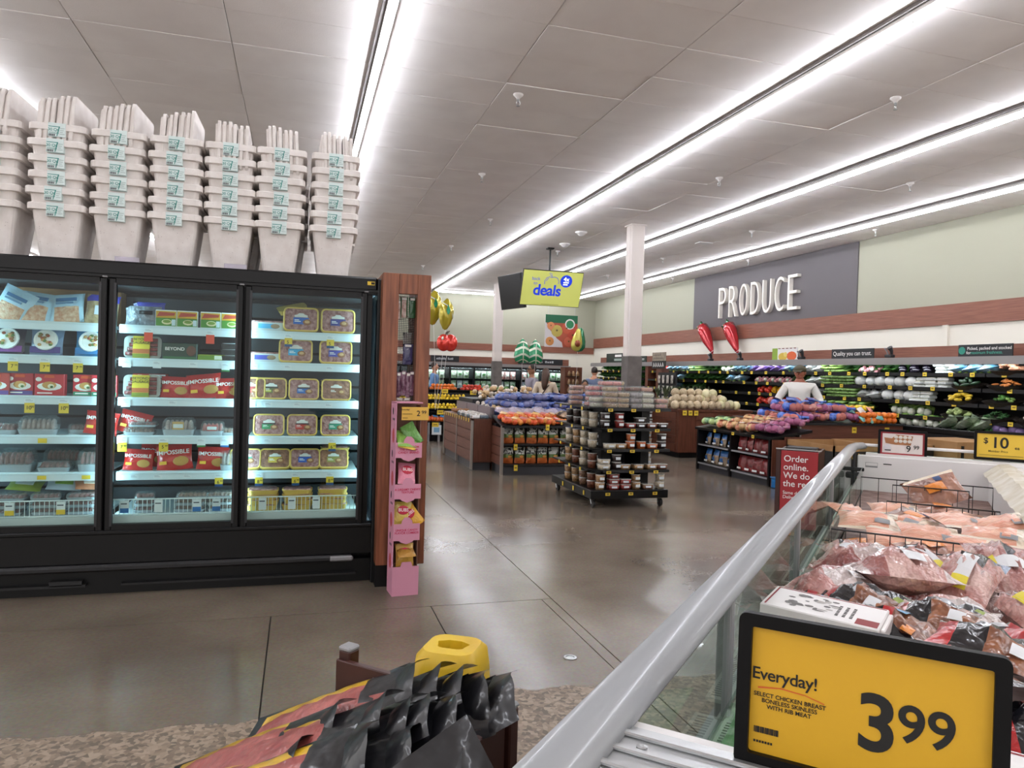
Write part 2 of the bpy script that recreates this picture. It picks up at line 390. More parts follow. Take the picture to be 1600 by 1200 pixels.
# columns
COLM = mat('column_paint', '#ddd3cc', .6); COLG = mat('column_wrap_grey', '#6f6864', .6, col2='#5f5955', nscale=6)
for (x, y, lab) in ((5.78, 12.04, 'square white painted column with grey base wrap, nearer one by the rolling nut rack'), (5.82, 21.6, 'square white painted column with grey base wrap, farther one beside the salad doors')):
    t = thing('support_column', lab, 'column', (x, y, 0), 0, 'columns')
    b = MB(); b.bx(-.125, .125, -.125, .125, 1.85, ZC, COLM, ch=.01); b.bx(-.131, .131, -.06, .06, 1.85, ZC, COLM); b.build('shaft', t)
    b = MB(); b.bx(-.14, .14, -.14, .14, 0, 1.85, COLG, ch=.008); b.build('base_wrap', t)
    b = MB(); b.bx(-.15, .15, -.15, .15, ZC - .02, ZC, COLM); b.build('cap', t)
# strip lights
TUBE = mat('led_tube', '#f2f6ff', .3, emit=TUBE_STRENGTH); HOUS = mat('fixture_white', '#eae6e2', .5); GAPSH = mat('fixture_gap_shadow', '#6c6663', .6)
tb = MB(); tb.tube([(0, -.595, 0), (0, .595, 0)], .021, TUBE, 8); tme = tb.mesh('tube', True)
eb = MB(); eb.box((0, 0, 0), (.05, .022, .05), HOUS, ch=.006); eme = eb.mesh('lamp_holder')
def strip(x, ya, yb, lab, group='ceiling strip lights'):
    t = thing('strip_light', lab, 'light', (x, ya, ZC), 0, group); L_ = yb - ya
    b = MB(); b.bx(-.036, .036, 0, L_, -.058, -.001, HOUS); b.build('housing', t)
    b = MB(); b.bx(-.068, -.04, 0, L_, -.03, -.001, GAPSH); b.build('gap_shadow', t)  # dark strip beside the housing, painted shade for the gap there
    k = 0
    while (k + 1) * 1.219 <= L_ + .01:
        link('tube', tme, t, (0, (k + .5) * 1.219, -.09)); link('lamp_holder', eme, t, (0, (k + 1) * 1.219, -.085)); k += 1
strip(.593, -3, 24.1, 'row of ceiling tube lights running above the stacked white foam coolers')
strip(4.25, -3, 24.1, 'row of ceiling tube lights crossing the middle of the ceiling left of the screens')
strip(6.69, -3, 24.1, 'row of ceiling tube lights passing behind the near white column')
strip(9.13, -3, 24.1, 'row of ceiling tube lights nearest the wall with the PRODUCE letters')
strip(-3.06, -3, 24.1, 'row of ceiling tube lights behind the leftmost foam coolers')
strip(-6.72, -3, 24.1, 'row of ceiling tube lights beyond the left edge of the view')
t = thing('strip_light', 'row of tube lights along the top of the far wall', 'light', (4.35, YF - .7, ZC), 0, 'ceiling strip lights')
b = MB(); b.bx(0, 5.0, -.045, .045, -.05, -.001, HOUS); b.build('housing', t)
for k in range(4): link('tube', tme, t, (.61 + k * 1.219, 0, -.078), (0, 0, PI / 2))
# sprinklers and other ceiling fittings
sb = MB(); sb.lathe([(.05, 0), (.05, -.012), (.03, -.03), (.018, -.035), (.018, -.05)], mat('sprinkler_white', '#e0dad6', .5), 12)
sme = sb.mesh('escutcheon', True)
sb = MB(); sb.cyl((0, 0, -.05), (0, 0, -.075), .012, STEEL, 8); sb.tube([(.012, 0, -.07), (.02, 0, -.09), (.006, 0, -.115)], .004, STEEL, 6); sb.tube([(-.012, 0, -.07), (-.02, 0, -.09), (-.006, 0, -.115)], .004, STEEL, 6); sb.cyl((0, 0, -.112), (0, 0, -.118), .02, STEEL, 10)
sh = sb.mesh('sprinkler_head', False)
def ceil_at(px, py):
    d = fw * F_PX + rt * (px - 800) + up * (600 - py); k = (ZC - CAM_H) / d.z; return (d.x * k, d.y * k)
SPR = [((1.35, 3.45), 'above the middle of the picture, nearest the camera'), ((2.0, 6.9), 'right of the foam cooler stacks'), ((2.35, 9.8), 'small one above the wooden end panel'), ((-1.85, 5.9), 'above the leftmost foam coolers'),
       ((5.42, 5.7), 'between the two brightest light rows, nearest'), ((5.42, 8.75), 'between the two middle light rows, by the column top'), ((5.42, 15.2), 'just above the hanging screen'), ((3.2, 12.6), 'left of the screen pole'), ((3.1, 15.6), 'left of the screen pole, farther'), ((3.0, 18.8), 'farthest one left of the screens'),
       ((7.9, 8.0), 'between the light rows above the grey sign panel'), ((7.9, 11.6), 'right of the near column'), ((7.9, 15.0), 'right of the near column, second'), ((7.95, 18.2), 'behind the near column'), ((9.75, 10.6), 'close to the wall, right of the PRODUCE letters'), ((9.75, 14.4), 'close to the wall above the PRODUCE letters'), ((9.75, 17.9), 'close to the wall left of the grey panel'), ((9.75, 7.4), 'close to the wall at the right edge of the picture')]
for (p, lab) in SPR:
    t = thing('sprinkler', 'ceiling sprinkler head ' + lab, 'sprinkler', (p[0], p[1], ZC), rr(0, 3), 'ceiling sprinklers')
    link('escutcheon', sme, t); link('sprinkler_head', sh, t)
for (p, lab) in (((5.1, 13.0), 'nearer one'), ((5.25, 14.3), 'smaller one at the pole')):
    b = MB(); b.lathe([(.11, 0), (.11, -.02), (.09, -.03), (.06, -.06), (.03, -.08), (.001, -.085)], WHITE, 16)
    o = b.build('security_dome', None, True, (p[0], p[1], ZC)); tag(o, 'round white ceiling dome above the hanging screen, ' + lab, 'dome camera', 'ceiling domes')
b = MB(); b.box((0, 0, -.01), (.3, .2, .02), WHITE, ch=.006); o = b.build('ceiling_vent', None, False, (7.75, 13.0, ZC)); tag(o, 'small flat white plate on the ceiling right of the column', 'vent')
# ================================================================ glass-door cooler case
CY, CX0, CX1, CH_ = 5.055, -2.78, .50, 2.10
case = thing('display_cooler', 'long black refrigerated case with glass doors and white shelves along the left', 'cooler', (0, 0, 0))
LINER = mat('cooler_liner', '#54565c', .5); BACKS = mat('cooler_back_slat', '#3b3d43', .5); APRON = mat('cooler_apron', '#c9d3d4', .35)
b = MB(); b.bx(CX0, CX1, CY + .06, 6.15, 2.04, CH_, BLACK); b.bx(CX0, CX1, 6.08, 6.15, .1, 2.04, BLACK); b.bx(CX0, CX0 + .04, CY + .06, 6.08, .0, 2.04, BLACK)
b.bx(CX0 + .04, CX1, 5.13, 6.08, .36, .40, LINER); b.bx(CX0 + .04, CX1, CY + .12, 6.08, 1.99, 2.04, mat('cooler_ceiling', '#8b9096', .5)); b.bx(CX0, CX1, 5.2, 6.1, .0, .36, BLACK)
b.build('cabinet_shell', case)
b = MB()
b.bx(CX1 - .0, CX1 + .03, CY - .02, 6.15, 0, CH_ - .01, BLACK, ch=.006); b.build('end_panel', case)
for k in range(12): 
    b = MB(); b.bx(CX0 + .04, CX1, 5.80, 5.815, .46 + k * .125, .46 + k * .125 + .105, BACKS); b.build('back_slat', case)
b = MB(); b.bx(CX0, CX1, CY + .0, CY + .1, 2.005, CH_, BLACK, ch=.012); b.bx(CX0, CX1, CY - .012, CY + .06, 1.995, 2.012, BLACK); b.bx(CX0, CX1, CY + .02, CY + .1, 1.985, 1.998, DKGREY); b.build('header', case)
b = MB(); b.bx(CX0, CX1, CY + .0, CY + .16, .205, .395, BLACK); b.bx(CX0, CX1, CY - .015, CY + .1, .385, .41, BLACK, ch=.006); b.build('lower_panel', case)
b = MB(); b.bx(CX0, CX1 - .12, CY - .03, CY + .05, .155, .2, CHAR, ch=.014); b.bx(CX1 - .28, CX1 - .12, CY - .033, CY, .16, .195, GREY, ch=.01); b.build('bumper', case)
b = MB(); b.bx(CX0, CX1, CY + .05, CY + .14, 0, .155, BLACK); b.bx(CX0, -1.25, CY + .0, CY + .06, .06, .075, CHAR); b.bx(-1.45, -1.27, CY + .0, CY + .05, .07, .1, CHAR); b.bx(-1.05, CX1 - .1, CY + .0, CY + .06, .06, .072, CHAR); b.build('kick_plate', case)
b = MB(); b.bx(CX1 - .07, CX1 - .02, CY - .004, CY, 2.045, 2.07, YELLOW); b.bx(CX1 - .045, CX1 - .022, CY - .005, CY, 2.05, 2.065, INK); b.build('rating_sticker', case)
LEDC = mat('cooler_led', '#bfeeff', .4, emit=26.0)
MUL = [-2.76, -1.96, -1.16, -.36, .44]
for k, x in enumerate(MUL):
    b = MB(); b.bx(x - .03, x + .03, CY + .045, CY + .12, .40, 2.0, BLACK); mm = b.build('mullion', case)
    b = MB(); 
    b.bx(x - .012, x + .012, CY + .1205, CY + .13, .44, 1.96, LEDC)
    b.build('led_strip', mm)
for k in range(4):
    xa, xb = MUL[k] + .005, MUL[k + 1] - .005; fr = .042; za, zb = .405, 1.993
    b = MB()
    b.bx(xa, xa + fr, CY - .0, CY + .042, za, zb, BLACK, ch=.006); b.bx(xb - fr, xb, CY, CY + .042, za, zb, BLACK, ch=.006)
    b.bx(xa + fr, xb - fr, CY + .001, CY + .042, za, za + fr, BLACK); b.bx(xa + fr, xb - fr, CY + .001, CY + .042, zb - fr, zb, BLACK)
    b.bx(xa + fr - .012, xa + fr + .002, CY - .003, CY + .01, za + .03, zb - .03, DKGREY); b.bx(xb - fr - .002, xb - fr + .012, CY - .003, CY + .01, za + .03, zb - .03, DKGREY)
    dd = b.build('door', case)
    b = MB(); b.bx(xa + fr, xb - fr, CY + .014, CY + .02, za + fr, zb - fr, GLASS); b.build('glass_pane', dd)
    b = MB(); b.box((xb - .01, CY + .0, zb + .004), (.03, .03, .01), GREY, ch=.003); b.build('hinge', dd)
# shelves
SHZ = [1.71, 1.495, 1.238, .988, .751]; SF = 5.235
SHELFM = mat('cooler_shelf_white', '#cfdde2', .45); RAIL = mat('price_rail', '#dbe8ee', .3)
def price_tag(parent, x, z, w_=.046, h_=.075, txt=None, col=YELLOW, head=True, foot=None, sub=None, red=False):
    b = MB(); y = SF - .012
    hh = h_ * .3 if head else 0
    b.bx(x - w_ / 2, x + w_ / 2, y - .0012, y, z - max(hh, .001), z, TAGW if head else col)
    b.bx(x - w_ / 2, x + w_ / 2, y - .0012, y, z - h_, z - max(hh, .001), col)
    if head:
        for q in range(2): b.bx(x - w_ * .4, x + w_ * (.1 + .2 * q), y - .0018, y - .0012, z - .008 - q * .007, z - .006 - q * .007, flat('#7f93a3'))
    if txt: b.text(txt, h_ * .36, INK, T(x - w_ * .08, y - .0018, z - hh - (h_ - hh) * .5) @ UPR, off=.01)
    if txt and sub: b.text(sub, h_ * .2, INK, T(x + w_ * .3, y - .0018, z - hh - (h_ - hh) * .38) @ UPR, off=.01)
    if foot: b.bx(x - w_ / 2, x + w_ / 2, y - .002, y - .001, z - h_, z - h_ * .8, foot)
    b.build('price_tag', parent)
shelves = {}
for k in range(4):
    xa, xb = MUL[k] + .032, MUL[k + 1] - .032
    for i, z in enumerate(SHZ):
        b = MB(); b.bx(xa, xb, SF + .012, 5.79, z - .012, z - .0, SHELFM); b.bx(xa, xb, SF, SF + .014, z - .052, z + .004, SHELFM)
        sh_ = b.build('shelf', case); shelves[(k, i)] = sh_
        b = MB(); b.bx(xa, xb, SF - .008, SF, z - .05, z - .012, RAIL); b.bx(xa, xb, SF - .012, SF, z - .012, z - .004, SHELFM); b.build('price_rail', sh_)
    # bottom wire rack and white apron
    b = MB(); b.bx(xa, xb, 5.15, 5.17, .40, .482, APRON); b.build('apron', case)
    b = MB(); WR = mat('white_wire', '#dfe8ea', .35)
    b.tube([(xa, 5.16, .585), (xb, 5.16, .585)], .004, WR, 6); b.tube([(xa, 5.16, .488), (xb, 5.16, .488)], .004, WR, 6)
    n_ = int((xb - xa) / .027)
    for q in range(n_): b.tube([(xa + .01 + q * .027, 5.16, .488), (xa + .01 + q * .027, 5.16, .585)], .0022, WR, 5)
    b.build('wire_fence', case)
    b = MB(); b.bx(xa, xb, 5.17, 5.79, .47, .485, SHELFM); shelves[(k, 5)] = b.build('bottom_deck', case)
TG = flat('#3d8a52'); TBL = flat('#2b6fb0'); TRD = flat('#dd4c33'); TNAVY = flat('#1d4a7d')
for x in (-1.72, -1.545, -1.36): price_tag(shelves[(1, 1)], x, 1.478, .056, .085, '7', YELLOW, True, None, '99')
for x in (-1.625, -1.435): price_tag(shelves[(1, 2)], x, 1.222, .056, .09, '10', YELLOW, True, None, '00')
price_tag(shelves[(1, 3)], -1.55, .972, .05, .03, None, YELLOW, False); price_tag(shelves[(1, 4)], -1.55, .735, .05, .025, None, YELLOW, False); price_tag(shelves[(1, 4)], -1.3, .735, .05, .025, None, YELLOW, False)
for x in (-.955, -.58): price_tag(shelves[(2, 0)], x, 1.693, .052, .085, None, TRD, True)
for x in (-1.08, -.9, -.68): price_tag(shelves[(2, 1)], x, 1.48, .05, .045, None, TAGW, True, flat('#20242a') if x > -.7 else None)
price_tag(shelves[(2, 1)], -.48, 1.48, .05, .055, None, TAGW, True, TG)
price_tag(shelves[(2, 2)], -1.08, 1.222, .052, .055, None, TAGW, True, flat('#20242a')); price_tag(shelves[(2, 2)], -.8, 1.222, .052, .03, None, TAGW, True)
price_tag(shelves[(2, 3)], -1.095, .972, .054, .085, '7', YELLOW, True, None, '49'); price_tag(shelves[(2, 3)], -.85, .972, .056, .085, '5', YELLOW, True, None, '49'); price_tag(shelves[(2, 3)], -.62, .972, .052, .055, None, TAGW, True, TG); price_tag(shelves[(2, 3)], -.475, .972, .052, .055, None, TAGW, True, TBL)
for x in (-1.02, -.88, -.7): price_tag(shelves[(2, 4)], x, .735, .05, .025, None, TAGW, True)
price_tag(shelves[(2, 4)], -.505, .735, .05, .085, '6', YELLOW, True, TNAVY, '99')
for x in (-.08, .2): price_tag(shelves[(3, 0)], x, 1.693, .05, .085, '5', YELLOW, True, TNAVY); 
price_tag(shelves[(3, 0)], -.3, 1.693, .05, .03, None, TAGW, True)
for x in (-.3, -.08, .2): price_tag(shelves[(3, 1)], x, 1.48, .05, .03, None, TAGW, True)
for x in (-.31, -.2, -.01, .2): price_tag(shelves[(3, 2)], x, 1.222, .05, .03, None, TAGW, True)
for x in (-.2, .02): price_tag(shelves[(3, 3)], x, .972, .05, .028, None, TAGW, True)
price_tag(shelves[(3, 3)], .23, .972, .05, .085, '6', YELLOW, True, TNAVY, '99')
for x, n_ in ((-.25, '8'), (-.01, '6'), (.22, '8')): price_tag(shelves[(3, 4)], x, .735, .05, .085, n_, YELLOW, True, TNAVY, '99')
def fence_tag(x, foot, col=TAGW):
    b = MB(); b.bx(x - .025, x + .025, 5.150, 5.153, .5, .58, TAGW); b.bx(x - .025, x + .025, 5.149, 5.152, .5, .53, foot); b.bx(x - .02, x + .015, 5.1485, 5.152, .555, .562, flat('#3a4a58')); b.build('price_tag', case)
for x, f_ in ((-1.7, YELLOW), (-1.42, YELLOW), (-1.06, TBL), (-.86, TAGW), (-.63, TBL), (-.51, TBL), (-.22, TAGW), (-.03, TAGW), (.13, TAGW)): fence_tag(x, f_)

# ---------------------------------------------------------------- food packs on the cooler shelves
MEATP = mat('ground_meat', '#b98a86', .45, col2='#7c4340', nscale=45, coat=.7, bump=.5, bscale=60)
MEATD = mat('dark_meat', '#8d3a36', .4, col2='#5d1c1c', nscale=30, coat=.8, bump=.5, bscale=50)
MEATB = mat('brown_meat', '#9c6a50', .45, col2='#6b3f30', nscale=35, coat=.7, bump=.5, bscale=55)
CLEARP = film('clear_plastic', '#eef4f5', 1.45, rough=.08, bump=.5, bscale=60, haze=.12)
TRAYY = mat('tray_yellow', '#d9b45a', .5); TRAYC = mat('tray_clear_grey', '#c3c9ca', .3, coat=.5); BANNER = flat('#d9d6d0')
def rrect(w, h, r, n=4):
    p = []
    for cx, cy, a0 in ((w / 2 - r, h / 2 - r, 0), (-w / 2 + r, h / 2 - r, PI / 2), (-w / 2 + r, -h / 2 + r, PI), (w / 2 - r, -h / 2 + r, 1.5 * PI)):
        for k in range(n + 1): a = a0 + PI / 2 * k / n; p.append((cx + r * math.cos(a), cy + r * math.sin(a)))
    return p
def ring_frame(b, w, h, r, t, d, m, M):
    o_ = rrect(w, h, r); i_ = rrect(w - 2 * t, h - 2 * t, max(r - t, .004)); n = len(o_)
    v = [(x, y, 0) for x, y in o_] + [(x, y, d) for x, y in o_] + [(x, y, d) for x, y in i_] + [(x, y, d * .3) for x, y in i_]
    f = []
    for k in range(n):
        j = (k + 1) % n
        for a in range(3): f.append((a * n + k, a * n + j, (a + 1) * n + j, (a + 1) * n + k))
    b.add(v, f, m, M)
_tray = MB(); ring_frame(_tray, .205, .15, .03, .01, .03, TRAYY, T(0, 0, .075) @ UPR)
_tray.add([(x, .0, z + .075) for x, z in rrect(.2, .145, .03)], [tuple(range(20))[::-1]], TRAYY)
_tray.loft([[(x, 0, z + .075) for x, z in rrect(.2, .146, .03)], [(x * .84, .05, z * .82 + .075) for x, z in rrect(.2, .146, .03)]], TRAYY); TRAYME = _tray.mesh('tray', True)
_p = MB(); _p.prism(rrect(.186, .131, .024), .014, MEATP, T(0, -.012, .075) @ UPR); FILMME = _p.mesh('meat_film')
_p2 = MB(); _p2.prism(rrect(.186, .131, .024), .014, MEATB, T(0, -.012, .075) @ UPR); FILMME2 = _p2.mesh('meat_film')
def upright_tray(lc, lab, loc, lean=-.18, rz=0, second=None, brown=False, sc=1.0):
    t = thing('meat_tray', lab, 'meat tray', loc, rz, 'yellow-rimmed meat trays in the cooler'); t.rotation_euler = (lean, 0, rz)
    if sc != 1: t.scale = (sc,) * 3
    link('tray', TRAYME, t); link('meat_film', FILMME2 if brown else FILMME, t)
    b = MB(); y = -.0275; c = flat(lc)
    b.bx(-.045, .03, y, y + .003, .045, .08, c); b.bx(-.045, .045, y, y + .003, .078, .086, flat('#2a2b30') if second else c)
    if second: b.bx(-.045, .0, y - .001, y + .003, .05, .066, flat(second))
    b.ell((.035, y, .058), (.026, .003, .018), flat('#8d5a3a'), 10, 6); b.ell((.035, y - .001, .06), (.018, .003, .011), flat('#c9a070'), 8, 6)
    b.prism([(-.038, .0), (.038, .0), (.038, .012), (.022, .015), (.012, .024), (-.012, .024), (-.022, .015), (-.038, .012)], .003, BANNER, T(0, y + .0, .088) @ UPR)
    for q in range(2): b.bx(-.038, -.012 + q * .01, y - .001, y, .069 - q * .009, .073 - q * .009, flat('#f0efe9'))
    b.build('label_print', t)
SH = lambda i: SHZ[i] + .001
P3 = SF + .03
for x, lc, lab in ((.0, '#2a62b8', 'meat tray with royal blue label standing on the top shelf of the right cooler door'), (.25, '#3c3f86', 'meat tray with indigo label at the right end of the top shelf, right door')): upright_tray(lc, lab, (x, P3, SH(0)), sc=1.15)
for x, lc, lab in ((-.03, '#2f9bc9', 'pink meat tray with sky blue label on second shelf behind the right cooler door'), (.24, '#4a4aa0', 'meat tray with violet-blue label at the right of the second shelf, right door')): upright_tray(lc, lab, (x, P3, SH(1)), sc=1.1)
for x, lc, s2, br, lab in ((-.325, '#a03a3a', None, True, 'meat tray half hidden by the frame at the left of the third shelf, right door'), (-.185, '#5a5c32', '#b6b04a', True, 'brown meat tray with olive label on the third shelf, right door'), (.03, '#2b66b0', '#2f6fc0', False, 'meat tray with black and blue label in the middle of third shelf, right door'), (.25, '#8a5a44', None, True, 'meat tray with brown label at the right of the third shelf, right door')): upright_tray(lc, lab, (x, P3, SH(2)), second=s2, brown=br)
for x, lc, s2, lab in ((-.195, '#2f8a55', '#2f8a55', 'meat tray with black and green label on the fourth shelf of the right door'), (.025, '#b5382e', '#c23a30', 'meat tray with black and red label on the fourth shelf of the right door'), (.25, '#3f8f74', None, 'meat tray with teal label at the right end of the fourth shelf, right door')): upright_tray(lc, lab, (x, P3, SH(3)), second=s2)
for x, lc, br, lab in ((-.345, '#2f8a74', False, 'meat tray at the frame on the fifth shelf of the right door'), (-.15, '#cfae4a', True, 'meat tray with mustard label leaning back on the fifth shelf, right door'), (.05, '#2a57b0', False, 'meat tray with dark blue label leaning back on the fifth shelf, right door'), (.245, '#8f8a4a', True, 'meat tray with khaki label leaning back at the right of fifth shelf')): upright_tray(lc, lab, (x, P3 + .01, SH(4)), lean=-.5, brown=br)
# flat trays: yellow trays stacked behind and in the bottom rack
_f = MB(); _f.loft([[(x * .9, y * .9, 0) for x, y in rrect(.2, .15, .03)], [(x, y, .03) for x, y in rrect(.2, .15, .03)], [(x * 1.02, y * 1.02, .034) for x, y in rrect(.2, .15, .03)]], TRAYY); FTM = _f.mesh('tray')
_f = MB(); _f.loft([[(x * .93, y * .93, .031) for x, y in rrect(.2, .15, .03)], [(x * .9, y * .9, .042) for x, y in rrect(.2, .15, .03)]], MEATP); FFM = _f.mesh('meat_film')
def flat_tray(loc, rz, lab, lc=None):
    t = thing('flat_meat_tray', lab, 'meat tray', loc, rz, 'flat yellow meat trays'); link('tray', FTM, t); link('meat_film', FFM, t)
    if lc:
        b = MB(); b.bx(-.05, .03, -.077, -.073, .008, .03, flat(lc)); b.build('label_print', t)
for q, x in enumerate((-.22, .01, .24)):
    for k in range(4): flat_tray((x + rr(-.008, .008), 5.262, .486 + k * .0345), rr(-.05, .05), 'flat yellow meat tray, %s up in the %s stack of the right door rack' % (ORD[k], ('left', 'middle', 'right')[q]))
for x, k0, i, wh in ((-.2, 3, 2, 'left'), (.25, 4, 2, 'right')):
    for k in range(k0): flat_tray((x, 5.42, SH(i) + k * .036), rr(-.05, .05), 'flat yellow tray, %s in the pile behind the %s of the third shelf' % (ORD[k], wh))
for x, k0, i in ((.02, 2, 4), (.26, 4, 4)):
    for k in range(k0): flat_tray((x, 5.45, SH(i) + k * .036), rr(-.05, .05), 'flat yellow tray, %s up behind the leaning packs %s on fifth shelf' % (ORD[k], 'at right' if x > .1 else 'in the middle'))
for x, z, lc, lab in ((-.22, SH(0), '#55a6cf', 'flat clear meat tray with light blue label, left of the top shelf, right door'), (-.24, SH(1), '#4b4fa5', 'flat meat tray with purple label lying at left of the second shelf, right door')):
    t = thing('clear_meat_tray', lab, 'meat tray', (x, SF + .1, z)); b = MB(); b.loft([[(a * .92, c, 0) for a, c in rrect(.25, .17, .03)], [(a, c, .06) for a, c in rrect(.25, .17, .03)]], TRAYC); b.build('tray', t)
    b = MB(); b.prism(rrect(.235, .155, .03), .012, MEATP, T(0, 0, .058)); b.build('meat_film', t); b = MB(); b.bx(-.06, .06, -.089, -.085, .018, .05, flat(lc)); b.ell((.05, -.089, .034), (.03, .003, .016), flat('#9c8266'), 10, 6); b.build('label_print', t)
t = thing('tilted_yellow_tray', 'empty looking yellow tray tipped on its side at back of the top shelf, right door', 'meat tray', (-.06, 5.5, SH(0) + .16), .2); t.rotation_euler = (.3, -.25, .1); link('tray', FTM, t)
b = MB(); b.bx(.0, .18, 5.55, 5.7, SH(0), SH(0) + .2, mat('cardboard', '#a4784e', .8, col2='#94693f', nscale=4)); o = b.build('cardboard_carton'); tag(o, 'plain cardboard carton at the back of the top shelf behind the right door', 'carton')
# --- bags, boxes for middle and left doors
def soft_bag(name, lab, w_, h_, t_, m, loc, rot, cat='bag', group=None, mf=None, jit=.12, txt=None, tcol=None, tsize=.03, patch=None, seed=0, tz=0):
    """a stuffed bag standing (h up) with printed patches as parts"""
    rg = random.Random(seed + int(abs(loc[0]) * 1000)); t = thing(name, lab, cat, loc, 0, group); t.rotation_euler = rot
    b = MB(); b.pillow(w_, h_, t_, m, 8, 8, T(0, 0, h_ / 2) @ UPR, jit=jit, mf=mf, rng=rg); b.build('pouch', t, True)
    y = -t_ / 2 - .004
    if patch:
        b = MB()
        for (px_, pz_, pw_, ph_, c, shp) in patch:
            if shp == 'e': b.ell((px_, y + .004, pz_), (pw_ / 2, .006, ph_ / 2), c, 12, 6)
            else: b.bx(px_ - pw_ / 2, px_ + pw_ / 2, y, y + .006, pz_ - ph_ / 2, pz_ + ph_ / 2, c)
        b.build('print', t)
    if txt:
        b = MB(); b.text(txt, tsize, tcol, T(0, y - .003, tz or h_ * .62) @ UPR, off=.012); b.build('lettering', t)
    return t
REDB = gloss('#c4231d'); WHT = flat('#f2f0ec')
def red_bag(x, y, z, lab, rz=0, ry=0, sc=1.0, big=True):
    t = soft_bag('red_burger_bag', lab, .21, .16, .07, REDB, (x, y, z), (-.2, ry, rz), 'bag', 'red frozen bags in the cooler', txt='IMPOSSIBLE', tcol=WHT, tsize=.036, tz=.105, patch=[(.04, .05, .09, .06, flat('#b98a45'), 'e'), (.04, .052, .06, .03, flat('#6e8a35'), 'e'), (-.06, .045, .04, .02, flat('#e8b53a'), 'b')]); t.scale = (sc,) * 3; return t
for x, ry, lab in ((-.8, .03, 'red bag with white lettering on the third shelf, middle door, left of three'), (-.61, -.12, 'red bag standing tallest among three on third shelf behind the middle door'), (-.455, -.05, 'red bag with burger picture at the right of the third shelf, middle door')): red_bag(x, SF + .075, SH(2), lab, 0, ry, 1.05 if x == -.61 else .9)
for x, ry, sc, lab in ((-1.02, .06, .88, 'smaller red bag slumped at the left of fifth shelf, middle door'), (-.79, -.1, 1.1, 'large red bag in the middle of the fifth shelf behind the middle door'), (-.56, .05, .98, 'red bag with burger picture on fifth shelf right of the large red bag')): red_bag(x, SF + .08, SH(4), lab, 0, ry, sc)
red_bag(-1.08, 5.4, SH(3) + .0, 'red bag half hidden behind the frame on the fourth shelf of the middle door', 0, .25, .95)
red_bag(-1.25, SF + .08, SH(3), 'red bag at the right end of the fourth shelf behind the left door', 0, .12, .95)
red_bag(-.95, 5.5, SH(4), 'red bag in the second row behind the large red bag on the fifth shelf', 0, .1, 1.0)
# sausage trays with yellow sleeve
def sausage_tray(x, z, lab):
    t = thing('sausage_tray', lab, 'sausage pack', (x, SF + .05, z), 0, 'clear sausage trays with yellow sleeves'); t.rotation_euler = (-.12, 0, 0)
    b = MB(); b.loft([[(a, 0, c + .075) for a, c in rrect(.225, .148, .03)], [(a * .96, .04, c * .95 + .075) for a, c in rrect(.225, .148, .03)]], mat('tray_smoke', '#9fa19c', .25, coat=.8)); b.build('tray', t)
    b = MB()
    for k in range(4): b.tube([(-.1 + .01 * k, -.006, .03 + k * .03), (.09, -.006, .032 + k * .03)], .013, MEATD, 8)
    b.build('sausage', t)
    b = MB(); b.bx(-.055, .045, -.026, .0, .002, .145, flat('#d5b92f')); b.bx(-.055, .045, -.027, -.02, .03, .06, flat('#b5622e')); b.bx(-.055, .045, -.027, -.02, .004, .028, flat('#7c8a2c')); b.build('sleeve', t)
    b = MB(); b.text('BEYOND\nSAUSAGE', .024, INK, T(-.005, -.0285, .112) @ UPR, off=.012); b.build('lettering', t)
sausage_tray(-1.0, SH(1), 'clear sausage tray with yellow sleeve on the second shelf of the middle door'); sausage_tray(-1.0, SH(2), 'clear sausage tray with yellow sleeve on the third shelf of the middle door')
b = MB(); t = thing('dark_green_box', 'dark green carton with white lettering on the second shelf, middle door', 'box', (-.77, SF + .08, SH(1)))
b.box((0, 0, .055), (.215, .12, .11), flat('#12382b', .35), ch=.004); b.build('carton', t); b = MB(); b.text('BEYOND', .03, WHT, T(-.03, -.062, .07) @ UPR, off=.012); b.ell((.07, -.06, .06), (.03, .003, .035), flat('#6a4436'), 10, 6); b.bx(-.1, .1, -.062, -.06, .006, .02, flat('#2f6b42')); b.build('lettering', t)
b = MB(); b.box((0, 0, .02), (.17, .13, .04), flat('#93a334'), ch=.004); b.bx(-.08, .02, -.067, -.064, .008, .034, flat('#6b8a2a')); b.bx(.02, .08, -.067, -.064, .008, .034, flat('#d7dcc8')); o = b.build('flat_green_box', None, False, (-.575, SF + .09, SH(1))); tag(o, 'flat olive green carton lying on second shelf right of the dark green box', 'box')
for k in range(3):
    b = MB(); b.loft([[(a * .9, c, 0) for a, c in rrect(.14, .14, .02)], [(a, c, .035) for a, c in rrect(.14, .14, .02)]], mat('tray_black', '#17181a', .35)); b.prism(rrect(.12, .12, .02), .006, flat('#9aa0a4', .2), T(0, 0, .034)); o = b.build('black_tray', None, False, (-.45, SF + .09, SH(1) + k * .041)); tag(o, 'small black tray, %s up in the pile at right, second shelf, middle door' % ORD[k], 'tray', 'black trays')
